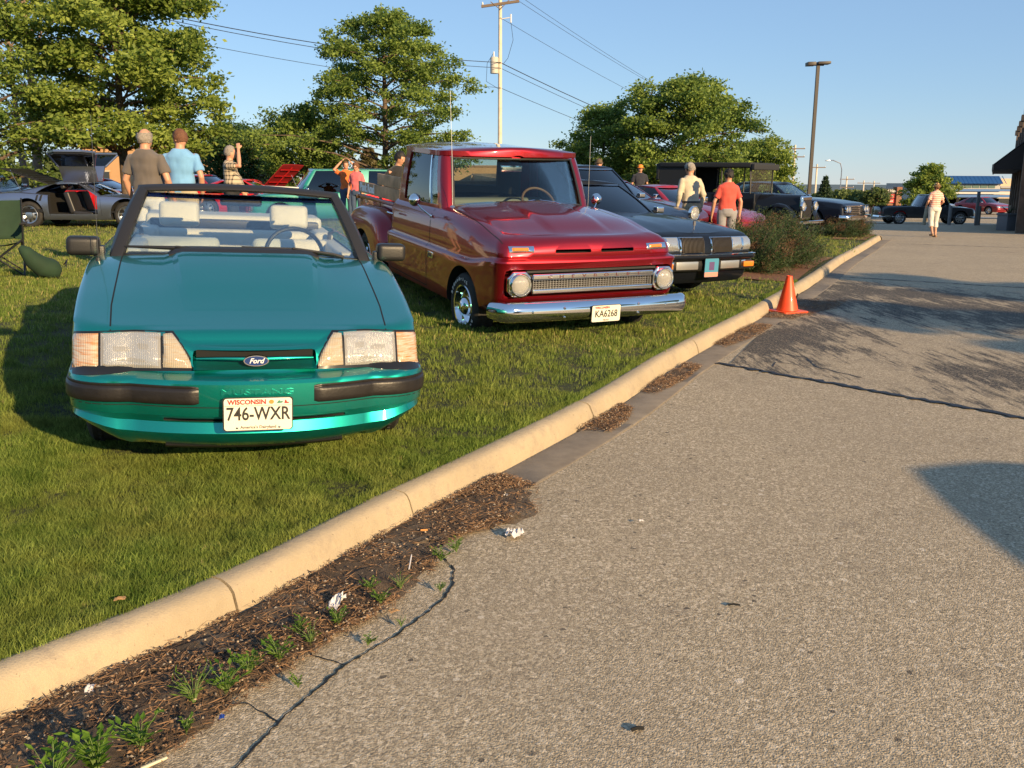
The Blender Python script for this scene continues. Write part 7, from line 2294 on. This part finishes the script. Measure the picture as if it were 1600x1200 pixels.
# dark lamp post with two shoebox heads
BRONZE = mat('dark bronze metal', (.03, .022, .018), .5)
lp = thing('lamp_post', 'tall dark bronze lamp post with two box lamps', 'lamp post', (AX(1270, 38.2, 4), 38.2, 0))
q = MB(); q.box(-.06, .06, -.06, .06, -.4, 6.22); obj('post', q, BRONZE, lp)
for s in (-1, 1):
    q = MB(); q.box(min(s * .08, s * .22), max(s * .08, s * .22), -.03, .03, 6.10, 6.17); obj('arm', q, BRONZE, lp)
    q = MB(); q.box(*((-.24, .08) if s < 0 else (.16, .66)), -.2, .2, 6.14 if s > 0 else 6.10, 6.24, 0, Matrix.Rotation(R(-2), 4, 'Y')); obj('lamp_head', q, BRONZE, lp, bevel=.02)

# low tan building on the left with the number 2707
TANW = ground_material('tan block wall', lambda b, noise_, vor, rng, mix, math_, bump, L, mapping: (L.new(mix(rng(noise_(1.2, 6), .3, .7), (.44, .25, .115), (.50, .30, .15)), b.inputs['Base Color'])))
bl = thing('long_building', 'long low tan building with the number 2707 at its right end', 'building', (0, 62, 0))
x0, x1 = at_px(140, 63), at_px(341, 63); top = ZP(235, 62)
q = MB(); q.box(x0, x1, 0, 12, -1, top); obj('wall', q, TANW, bl)
q = MB(); q.box(x0 - .1, x1 + .1, -.12, 12.1, top, top + .14); obj('roof_edge', q, mat('tan coping', (.36, .21, .11), .7), bl)
for k in range(4):
    xx = x0 + .6 + k * 2.0
    q = MB(); q.box(xx, xx + 1.1, -.06, .05, 1.0, 2.1); w = obj('window', q, mat('dark office glass', (.03, .035, .04), .08, coat=.5), bl)
    q = MB(); q.box(xx - .08, xx + 1.18, -.10, -.02, 2.1, 2.2); q.box(xx - .08, xx + 1.18, -.10, -.02, .9, 1.0); obj('window_frame', q, mat('cream frame', (.5, .42, .3), .6), w)
text_obj('house_number', '2707', .55, Matrix.Translation((at_px(320, 62), -.02, ZP(253, 62))) @ FACE_FRONT, mat('brown numerals', (.10, .05, .03), .7), bl, .01, 1.0, .01)
# tan building seen through the pickup's cab
b2 = thing('low_building', 'low tan building seen through the cab of the red pickup', 'building', (0, 66, 0))
q = MB(); q.box(at_px(655, 66), at_px(800, 66), 0, 10, -1, CAM_H + (284 - 262) / 1450 * 66); obj('wall', q, TANW, b2)
q = MB(); q.box(at_px(735, 64), at_px(800, 64), -1.6, -.2, -1, CAM_H + (284 - 272) / 1450 * 64); obj('annex', q, mat('grey brown cladding', (.14, .11, .09), .8), b2)
q = MB(); q.box(at_px(654, 66), at_px(801, 66), -.1, 10.1, CAM_H + (284 - 262) / 1450 * 66, CAM_H + (284 - 262) / 1450 * 66 + .1); obj('roof_edge', q, mat('tan coping', (.36, .21, .11), .7), b2)

# blue roofed shop
D = 104.
def Zp(py, d=D): return ZP(py, d)
bs = thing('blue_roof_building', 'pale building with a bright blue metal roof band and clerestory windows', 'building', (0, D, 0))
xa, xb = at_px(1462, D), at_px(1562, D)
BLUE = mat('blue metal roof', (.02, .09, .26), .45, .2)
q = MB(); q.box(xa, xb, 0, 14, -1.5, Zp(283)); obj('wall', q, mat('pale shop wall', (.42, .41, .38), .8), bs)
q = MB(); q.add([(xa, -.6, Zp(283)), (xb, -.6, Zp(283)), (xb, .5, Zp(271)), (xa + 1, .5, Zp(271)), (xa, 0, Zp(283) - .05), (xb, 0, Zp(283) - .05), (xb, .7, Zp(271)), (xa + 1, .7, Zp(271))], [(0, 1, 2, 3), (4, 7, 6, 5), (0, 4, 5, 1), (3, 2, 6, 7), (0, 3, 7, 4), (1, 5, 6, 2)]); obj('roof', q, BLUE, bs)
n = int((xb - xa) / .45)
for k in range(n):
    x = xa + 1 + k * .45
    q = MB(); q.add([(x, -.63, Zp(283)), (x + .05, -.63, Zp(283)), (x + .05, .47, Zp(271)), (x, .47, Zp(271)), (x, -.55, Zp(283)), (x + .05, -.55, Zp(283)), (x + .05, .55, Zp(271)), (x, .55, Zp(271))], [(0, 1, 2, 3), (4, 7, 6, 5), (0, 4, 5, 1), (3, 2, 6, 7), (0, 3, 7, 4), (1, 5, 6, 2)]); obj('roof_seam', q, BLUE, bs)
for k in range(7):
    x = xa + .5 + k * (xb - xa - 1) / 7
    q = MB(); q.box(x, x + .75, -.05, .02, Zp(290), Zp(285)); obj('window', q, mat('greenish shop glass', (.10, .16, .14), .1, coat=.5), bs)
q = MB(); q.box(xa - .3, xb, -2.2, 0, Zp(295), Zp(291.5)); obj('awning_upper', q, BLUE, bs)
q = MB(); q.box(xa - .3, xb, -2.3, -2.0, Zp(299), Zp(296)); obj('awning_fascia', q, mat('pale fascia', (.5, .49, .45), .7), bs)
q = MB(); q.box(xa - .3, xb, -2.6, 0, Zp(304), Zp(300)); obj('awning_lower', q, BLUE, bs)
for k in range(6):
    x = xa + .3 + k * (xb - xa) / 6; q = MB(); q.box(x, x + 2.0, -.06, .02, -1.1, Zp(306)); obj('shop_window', q, mat('dark office glass', (.03, .035, .04), .08, coat=.5), bs)
cb_ = thing('cream_building', 'small cream building between the blue roofed shop and the dark canopy', 'building', (0, 116, 0))
q = MB(); q.box(at_px(1561, 116), at_px(1580, 116), 0, 8, -1.5, Zp(275, 116)); obj('wall', q, mat('cream stucco', (.55, .42, .28), .8), cb_)
q = MB(); q.box(at_px(1561, 116), at_px(1581, 116), -.3, .1, Zp(290, 116), Zp(287, 116)); obj('ledge', q, mat('grey ledge', (.3, .3, .3), .8), cb_)
# brick sign
D2 = 77.; 
bg_ = thing('monument_sign', 'brick monument sign with a dark name board and red panels', 'sign', (0, D2, 0))
BRK = mat('brown brick', (.26, .12, .07), .85, var=.2, scale=6)
for (a, b_, t) in ((1363, 1371, 290), (1398, 1406, 289)):
    q = MB(); q.box(at_px(a, D2), at_px(b_, D2), -.4, .4, -1.2, ZP(t, D2)); obj('brick_pillar', q, BRK, bg_)
def zz(py): return ZP(py, D2)
q = MB(); q.box(at_px(1371, D2), at_px(1398, D2), -.2, .2, -1.2, zz(315)); obj('base_wall', q, BRK, bg_)
q = MB(); q.box(at_px(1371, D2), at_px(1399, D2), -.25, .25, zz(299), zz(292)); obj('name_board', q, mat('black board', (.03, .028, .025), .5), bg_)
text_obj('sign_lettering', 'Grand View', .30, Matrix.Translation((at_px(1385, D2), -.27, zz(295.3))) @ FACE_FRONT, mat('white sign paint', (.62, .60, .54), .7), bg_, .01, .95, .006, shear=.2)
for (t, u, s) in ((300, 306.5, 'DEPOT'), (307.5, 314, 'MARKET')):
    q = MB(); q.box(at_px(1378, D2), at_px(1397.5, D2), -.24, .2, zz(u), zz(t)); obj('red_panel', q, mat('red panel', (.45, .03, .02), .5), bg_)
for (t, s_) in ((303.5, .5), (311, .5)):
    for k in range(4):
        q = MB(); xx = at_px(1384 + k * 2.6, D2); q.box(xx, xx + .10, -.26, -.24, zz(t + 1), zz(t - 1)); obj('panel_print', q, mat('white sign paint', (.62, .60, .54), .7), bg_)

# shop on the right: dark wall with pilasters and a sloping canopy
STONE = mat('brown stone facing', (.16, .115, .085), .85, var=.3, scale=3, bump=.6, bscale=8)
sh_ = thing('right_building', 'dark brick shop on the right with stepped pilasters and a sloping canopy', 'building', (28.35, 53.5, 0), (0, 0, 0))
dv = Vector((16.75 - 28.15, 31.0 - 53.5)).normalized()        # along the wall, towards the viewer
nv = Vector((-dv.y, dv.x)) * -1
if nv.x > 0: nv = -nv
ang = math.atan2(dv.y, dv.x)
MW = Matrix.Rotation(ang, 4, 'Z')      # local x along the wall towards viewer, local y: side
sgn = 1 if (MW @ Vector((0, 1, 0))).xy.dot(nv) > 0 else -1
def wb(name, xa, xb, ya, yb, za, zb2, m, parent=None, bevel=0):
    q = MB(); ys = sorted((ya * sgn, yb * sgn)); q.box(xa, xb, ys[0], ys[1], za, zb2, 0, MW); return obj(name, q, m, parent or sh_, bevel=bevel)
LW = 24.0
wb('wall', 0, LW, -12, 0, -1, 4.05, STONE)
for k in range(6):
    xx = .2 + k * 4.4
    wb('pilaster', xx, xx + .7, 0, .28, -1, 4.25, STONE); wb('pilaster_cap', xx - .08, xx + .78, -.1, .36, 4.25, 4.5, mat('dark cap stone', (.05, .04, .035), .7))
    if k < 5: wb('shop_window', xx + 1.1, xx + 4.0, -.02, .03, .1, 2.0, mat('dark office glass', (.03, .035, .04), .08, coat=.5)); wb('window_sill', xx + 1.0, xx + 4.1, .0, .12, -.02, .1, mat('grey ledge', (.3, .3, .3), .8))
CAN = mat('black canopy metal', (.012, .012, .013), .6)
q = MB()
def wp2(x, y, z): return MW @ Vector((x, y * sgn, z))
xs_ = (2.0, 20.0)
V = [wp2(xs_[0], .0, 3.35), wp2(xs_[1], .0, 3.35), wp2(xs_[1], 1.2, 2.30), wp2(xs_[0], 1.2, 2.30), wp2(xs_[0], .0, 2.15), wp2(xs_[1], .0, 2.15), wp2(xs_[1], 1.2, 2.15), wp2(xs_[0], 1.2, 2.15)]
q.add(V, [(0, 1, 2, 3), (4, 7, 6, 5), (3, 2, 6, 7), (0, 4, 5, 1), (0, 3, 7, 4), (1, 5, 6, 2)]); obj('canopy', q, CAN, sh_)
for k in range(19):
    x = xs_[0] + k * 1.0; q = MB(); q.tube([wp2(x, .02, 3.37), wp2(x, 1.2, 2.33)], .025, 4); obj('canopy_seam', q, CAN, sh_)
wb('canopy_fascia', 1.95, 20.05, 1.19, 1.25, 2.12, 2.34, mat('grey fascia trim', (.20, .18, .16), .6))
bin_ = thing('planter_box', 'grey box planter standing against the shop wall under the canopy', 'planter', (at_px(1584, 36.5) - .1, 36.5, z_road(36.5)), (0, 0, R(10)))
q = MB(); q.box(-.26, .26, -.3, .3, 0, .62); q.box(-.29, .29, -.33, .33, .58, .66); obj('box', q, mat('grey plastic box', (.16, .17, .19), .6), bin_, bevel=.02)
q = MB()
for k in range(24):
    a = k * 2.4; q.tube([(0, 0, .6), (math.cos(a) * .12, math.sin(a) * .12, .8), (math.cos(a) * .28, math.sin(a) * .28, .86 + .08 * math.sin(k))], [.01, .008, .003], 4)
obj('plant', q, DEEP, bin_)
# bollards
BOL = mat('weathered pale bollard', (.42, .36, .25), .8, var=.15, scale=4)
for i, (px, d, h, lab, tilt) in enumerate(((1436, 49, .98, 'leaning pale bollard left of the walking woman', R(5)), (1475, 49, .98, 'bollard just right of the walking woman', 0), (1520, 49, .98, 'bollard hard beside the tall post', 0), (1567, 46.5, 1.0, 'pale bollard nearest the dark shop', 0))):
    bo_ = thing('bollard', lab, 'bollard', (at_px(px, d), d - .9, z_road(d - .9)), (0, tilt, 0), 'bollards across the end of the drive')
    q = MB(); q.lathe([(0, -.1), (.085, -.1), (.085, h - .06), (.06, h - .01), (0, h)], 16); obj('post', q, BOL if i in (0, 3) else mat('shaded grey bollard', (.20, .20, .20), .8), bo_)  # the grey copy carries shade in its colour
tp2 = thing('sign_post', 'taller thin grey post beside a bollard', 'post', (at_px(1516, 48.5), 47.6, z_road(47.6)))
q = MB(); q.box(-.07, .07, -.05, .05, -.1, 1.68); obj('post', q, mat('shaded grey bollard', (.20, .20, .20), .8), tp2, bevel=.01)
# ================================================================== small things near the camera
# traffic cone
cn = thing('traffic_cone', 'worn orange traffic cone with a chipped edge standing in the gutter', 'traffic cone', (3.46, 11.62, .014), (0, 0, R(24)))
CONE = mat('orange cone plastic', (.80, .075, .012), .45, var=.12, scale=6, coat=.15)
q = MB(); n = 32
prof = [(.135, .028), (.128, .05), (.04, .43), (.038, .455), (.030, .458), (.030, .44), (.115, .05), (.12, .028)]
q.lathe(prof, n); obj('cone_body', q, CONE, cn, smooth=40)
q = MB(); q.prism([(-.17, -.19), (.17, -.19), (.19, -.17), (.19, .17), (.17, .19), (-.17, .19), (-.19, .17), (-.19, -.17)], 0, .026); obj('cone_base', q, CONE, cn, bevel=.008)
q = MB(); q.prism([(-.03, .0), (.03, .0), (.022, .05), (-.005, .062), (-.026, .04)], -.012, .004, 'y', 0, Matrix.Translation((.076, -.06, .18)) @ Matrix.Rotation(R(55), 4, 'Z') @ Matrix.Rotation(R(14), 4, 'X')); obj('chipped_patch', q, mat('black scuff', (.02, .015, .012), .9), cn)

# folding camp chairs
GREENC = mat('green chair canvas', (.012, .036, .016), .85, var=.2, scale=4, bump=.3, bscale=150)
TUBE = mat('black chair tube', (.02, .02, .02), .4, .3)
def camp_chair(label, x, y, rz, folded=False, s=1.0):
    r = thing('camp_chair', label, 'folding chair', (x, y, z_lawn(x, y)), (0, 0, rz), 'green camp chairs')
    w, d = .27 * s, .24 * s
    for a in (-1, 1):
        for (p, q2) in (((a * w, -d, 0), (a * w, d, .42)), ((a * w, d, 0), (a * w, -d, .42)), ((-w * a, -d, .0), (w * a, -d, .42)), ((-w * a, d, 0), (w * a, d, .42))):
            q = MB(); q.tube([p, q2], .010, 6); obj('leg', q, TUBE, r)
        q = MB(); q.tube([(a * w, d, .40), (a * (w + .02), d + .10, .92)], .010, 6); obj('back_post', q, TUBE, r)
        q = MB(); q.tube([(a * (w + .02), -d, .40), (a * (w + .03), -d, .62)], .010, 6); obj('arm_post', q, TUBE, r)
        q = MB(); q.slab([[(a * (w + .03) + o, -d - .02 + (2 * d + .12) * t, .63 - .02 * math.sin(t * PI)) for o in (-.035, .035)] for t in np.linspace(0, 1, 7)], [[(a * (w + .03) + o, -d - .02 + (2 * d + .12) * t, .618 - .02 * math.sin(t * PI)) for o in (-.035, .035)] for t in np.linspace(0, 1, 7)]); obj('armrest', q, mat('black webbing', (.015, .015, .016), .9), r)
    def cloth_(fn, name, nu=14, nv=10):
        P = [[Vector(fn(i / nu, j / nv)) for j in range(nv + 1)] for i in range(nu + 1)]
        for row in P:
            for p in row:
                p += Vector((0, noise.noise(p * 9 + Vector((x, y, 0))) * .018, noise.noise(p * 7 + Vector((5, x, 0))) * .015))
        Q = [[p + Vector((0, .004, -.004)) for p in row] for row in P]
        q = MB(); q.slab(P, Q); obj(name, q, GREENC, r, smooth=70)
    cloth_(lambda u, v: (-w + 2 * w * u, -d + (2 * d) * v, .42 - .05 * math.sin(PI * u) - .03 * v), 'seat')
    cloth_(lambda u, v: (-(w + .015) + 2 * (w + .015) * u, d + .02 + .10 * v + .04 * math.sin(PI * u), .42 + .48 * v - .02 * math.sin(PI * u) * v), 'backrest')
    return r
camp_chair('green folding camp chair seen whole at the left with its back to the trees', -6.3, 11.45, R(25))
camp_chair('green folding camp chair cut by the left edge lower than the other', -6.6, 10.25, R(40), s=.9)
bag = thing('carry_bag', 'slumped green carry bag beside the camp chair', 'bag', (-5.55, 11.0, z_lawn(-5.5, 11)), (0, R(0), R(35)))
q = MB(); q.tube([(-.22, 0, .40), (-.17, 0, .34), (-.10, 0, .24), (.0, 0, .15), (.10, 0, .12), (.17, 0, .11), (.20, 0, .11)], [.03, .07, .10, .125, .12, .09, .03], 14)
q.v = [(x, y, max(z, .0) + noise.noise(Vector((x * 9, y * 9, z * 9))) * .02) for x, y, z in q.v]; obj('bag_cloth', q, GREENC, bag, smooth=70)
q = MB(); q.tube([(.24, -.05, .16), (.27, 0, .22), (.24, .06, .16)], .008, 6); obj('bag_strap', q, BLACK, bag)
bag2 = thing('cooler_bag', 'green canvas bag with a white label at the left edge', 'bag', (-5.85, 10.05, z_lawn(-5.8, 10)), (0, 0, R(18)))
q = MB(); q.box(-.22, .22, -.12, .12, 0, .42); obj('bag_cloth', q, GREENC, bag2, bevel=.05, segs=3)
q = MB(); q.box(-.14, .12, -.126, -.121, .14, .20); obj('bag_label', q, mat('pale label', (.5, .45, .35), .7), bag2)
q = MB(); q.tube([(-.12, 0, .42), (-.08, 0, .52), (.08, 0, .52), (.12, 0, .42)], .010, 6); obj('bag_strap', q, BLACK, bag2)

# weeds in the gutter
def weed(label, x, y, s, seed, n=9, long_=False):
    rg_ = random.Random(seed); r = thing('weed', label, 'weed', (x, y, z_road(y) + .012), group='weeds growing in the gutter')
    stem = MB(); V = []; F = []; sh = []
    for k in range(n):
        a = rg_.uniform(0, 2 * PI); h = s * rg_.uniform(.5, 1.0); out_ = s * rg_.uniform(.15, .7)
        tip = Vector((math.cos(a) * out_, math.sin(a) * out_, h)); mid = Vector((tip.x * .35, tip.y * .35, h * .6))
        stem.tube([(0, 0, 0), mid, tip], [.0018, .0014, .0008], 4)
        for t in np.linspace(.3, 1.0, 5 if not long_ else 3):
            p = (Vector((0, 0, 0)).lerp(mid, t * 2) if t < .5 else mid.lerp(tip, t * 2 - 1)); aa = a + rg_.uniform(-1.6, 1.6)
            d = Vector((math.cos(aa), math.sin(aa), rg_.uniform(.1, .9))).normalized() * s * rg_.uniform(.18, .32); w = d.cross(Vector((0, 0, 1))).normalized() * s * (.075 if not long_ else .02)
            o = len(V); V += [p, p + d * .45 + w, p + d, p + d * .45 - w, p + d * .5 - Vector((0, 0, s * .03))]; F += [(o, o + 1, o + 4), (o + 1, o + 2, o + 4), (o + 2, o + 3, o + 4), (o + 3, o, o + 4)]; v_ = rg_.random(); sh += [v_] * 4
    obj('stem', stem, mat('weed stem', (.10, .16, .04), .7), r)
    me = bpy.data.meshes.new('leaves'); me.from_pydata([tuple(v) for v in V], [], F); me.attributes.new('shade', 'FLOAT', 'FACE').data.foreach_set('value', sh); me.materials.append(WEEDL); link('leaves', me, r)
WD = [(-1.12, 2.24, .10, 12), (-1.05, 2.36, .08, 10), (-1.20, 2.16, .09, 10), (-.98, 2.60, .085, 11), (-.90, 2.66, .07, 9), (-.86, 2.78, .065, 9), (-.78, 2.86, .07, 9), (-.70, 2.98, .06, 9), (-.76, 3.06, .055, 8), (-.63, 3.12, .06, 8), (-.50, 3.30, .055, 8), (-.44, 3.44, .05, 8),
      (-.30, 3.72, .06, 9), (-.24, 3.82, .055, 8), (-.56, 3.42, .05, 7), (-1.30, 2.10, .07, 9), (-.95, 2.44, .05, 7), (-.68, 2.70, .04, 6), (-.50, 2.98, .04, 6), (-.40, 3.12, .035, 6), (-.28, 3.42, .035, 6)]
WL = ['largest leafy weed beside the pale stick', 'leafy weed just beyond the largest one by the stick', 'leafy weed near the left end of the pale stick', 'grassy weed between the blue cap and the kerb', 'weed just past the blue plastic cap',
      'broad weed halfway between the blue cap and the torn wrapper', 'weed on the slab side halfway to the torn wrapper', 'thin grassy weed below the torn white wrapper', 'weed hard against the near side of the torn wrapper', 'weed on the asphalt side of the torn wrapper',
      'small weed past the torn wrapper by the wood chip', 'grassy tuft just before the white straw', 'bushy weed beyond the white straw', 'smallest weed at the far end of the weeds, past the straw', 'weed on the kerb side between wrapper and straw',
      'weed nearest the bottom left corner of the picture', 'low weed between the stick and the blue cap', 'tiny weed in the near crack junction', 'tiny weed in the middle of the long crack', 'tiny weed in the long crack near the straw', 'tiny weed near the far tip of the long crack']
for i, (x, y, s, n) in enumerate(WD):
    weed(WL[i], x, y, s * (1.35 if i < 8 else 1.15), i, n + 4, long_=(i % 4 == 3))
# litter
PAPER = mat('crumpled paper', (.66, .63, .62), .7, bump=.3, bscale=60)
def scrap(name, label, x, y, s, seed, m=None, cat='litter', h=.5, tall=0):
    s *= .82
    rg_ = random.Random(seed); q = MB(); n = 7; P = []
    for i in range(n + 1):
        row = []
        for j in range(n + 1):
            u, v = i / n - .5, j / n - .5
            k = 1 - .25 * rg_.random(); row.append(Vector((u * s * k, v * s * .7 * k, abs(noise.noise(Vector((u * 6 + seed, v * 6, seed)))) * s * h + (u + .5) * s * tall + .004)))
        P.append(row)
    q.slab(P, [[p + Vector((0, 0, .0015)) for p in r_] for r_ in P])
    o = obj(name, q, m or PAPER, smooth=30); o.location = (x, y, z_road(y) + .014); o.rotation_euler = (0, 0, rg_.uniform(0, 3)); tag(o, label, cat); return o
wr_ = scrap('paper_wrapper', 'crumpled white and pink wrapper on the asphalt past the litter', .02, 4.02, .115, 3, h=.6)
scrap('paper_wrapper', 'torn white wrapper standing up in the middle of the needles', -.66, 3.26, .09, 5, h=.6, tall=.5)
scrap('paper_scrap', 'small white paper scrap near the kerb foot at the left', -1.33, 2.66, .05, 7, tall=.3)
scrap('paper_scrap', 'pale scrap lying on the kerb top at the left edge', -1.66, 2.62, .045, 9).location.z = .135
scrap('paper_scrap', 'tiny grey scrap alone on the open asphalt', .62, 4.20, .03, 11)
scrap('paper_scrap', 'small cream scrap beside the torn wrapper', -.79, 3.28, .03, 13)
scrap('paper_scrap', 'tiny white scrap high in the needles near the gutter slab', -.03, 4.56, .03, 15)
scrap('bottle_cap', 'blue plastic cap among the weeds', -.87, 2.52, .03, 17, mat('blue plastic', (.01, .05, .30), .4))
scrap('foil_scrap', 'light foil scrap at the bottom left corner of the gutter', -1.42, 2.18, .05, 19)
q = MB(); q.tube([(-.08, -.07, .004), (0, 0, .007), (.09, .075, .014)], [.0045, .006, .004], 6); o = obj('straw_stick', q, mat('pale stick', (.62, .56, .38), .7)); o.location = (-1.06, 2.22, z_road(2) + .012); tag(o, 'long pale stick lying across the near gutter', 'stick'); o.scale = (1.15, 1.15, 1)
q = MB(); q.tube([(0, -.05, .01), (.0, .05, .03)], .0026, 6); o = obj('straw_stick', q, PAPER); o.location = (-.42, 3.62, .03); tag(o, 'short white straw standing in the needles', 'straw')
q = MB(); q.tube([(-.016, 0, .005), (.016, .004, .005)], .0042, 8); o = obj('cigarette_butt', q, mat('cork filter', (.60, .28, .08), .8)); o.location = (-.40, 4.02, .03); tag(o, 'orange cigarette butt on the brown needles', 'cigarette butt')
for i, (x, y, lab) in enumerate(((-.44, 3.22, 'short wood chip at the edge of the asphalt slab'), (-1.38, 3.04, 'brown leaf scrap on the grass edge by the kerb'), (-.78, 3.42, 'reddish brown leaf scrap near the kerb foot'))):
    scrap('wood_chip', lab, x, y, .05, 30 + i, mat('tan chip', (.42, .24, .10), .8), h=.2).location.z = .02 if i != 1 else .15
q = MB(); q.tube([(-.02, 0, .004), (0, .004, .007), (.025, 0, .004)], .004, 5); o = obj('twig', q, DARK); o.location = (.86, 3.32, .004); tag(o, 'dark twig on the open asphalt right of centre', 'twig')
q = MB(); q.tube([(-.02, 0, .004), (0, .004, .009), (.018, .01, .004)], .006, 5); o = obj('twig', q, DARK); o.location = (.38, 2.48, .004); tag(o, 'dark crumb of bark on the near asphalt', 'twig')

# separate joined left and right pieces into parts of their own
def split_loose(o, limit=14):
    me = o.data; n = len(me.vertices)
    par = list(range(n))
    def find(a):
        while par[a] != a:
            par[a] = par[par[a]]; a = par[a]
        return a
    for e in me.edges:
        a, b_ = find(e.vertices[0]), find(e.vertices[1])
        if a != b_: par[a] = b_
    groups = {}
    for i in range(n): groups.setdefault(find(i), []).append(i)
    if not 1 < len(groups) <= limit: return
    for gi_, (k, vs) in enumerate(groups.items()):
        vs = set(vs); bm = bmesh.new(); bm.from_mesh(me); bm.verts.ensure_lookup_table()
        bmesh.ops.delete(bm, geom=[v for v in bm.verts if v.index not in vs], context='VERTS')
        m2 = me.copy(); bm.to_mesh(m2); bm.free()
        c = o.copy(); c.data = m2; COL.objects.link(c)
    bpy.data.objects.remove(o)
SPLIT = ('windscreen_pillar', 'window_frame', 'windscreen_seal', 'sun_visor', 'panel_gap', 'windscreen_gasket', 'cab_back', 'bed_side', 'grille_bar', 'windscreen_trim', 'side_louvre', 'ledge', 'bonnet_brace', 'rear_bumper', 'body_tub', 'fabric_top', 'tar_seam')
for o in [o for o in list(COL.objects) if o.type == 'MESH' and o.name.split('.')[0] in SPLIT]:
    split_loose(o)
bpy.data.scenes.remove(WS)
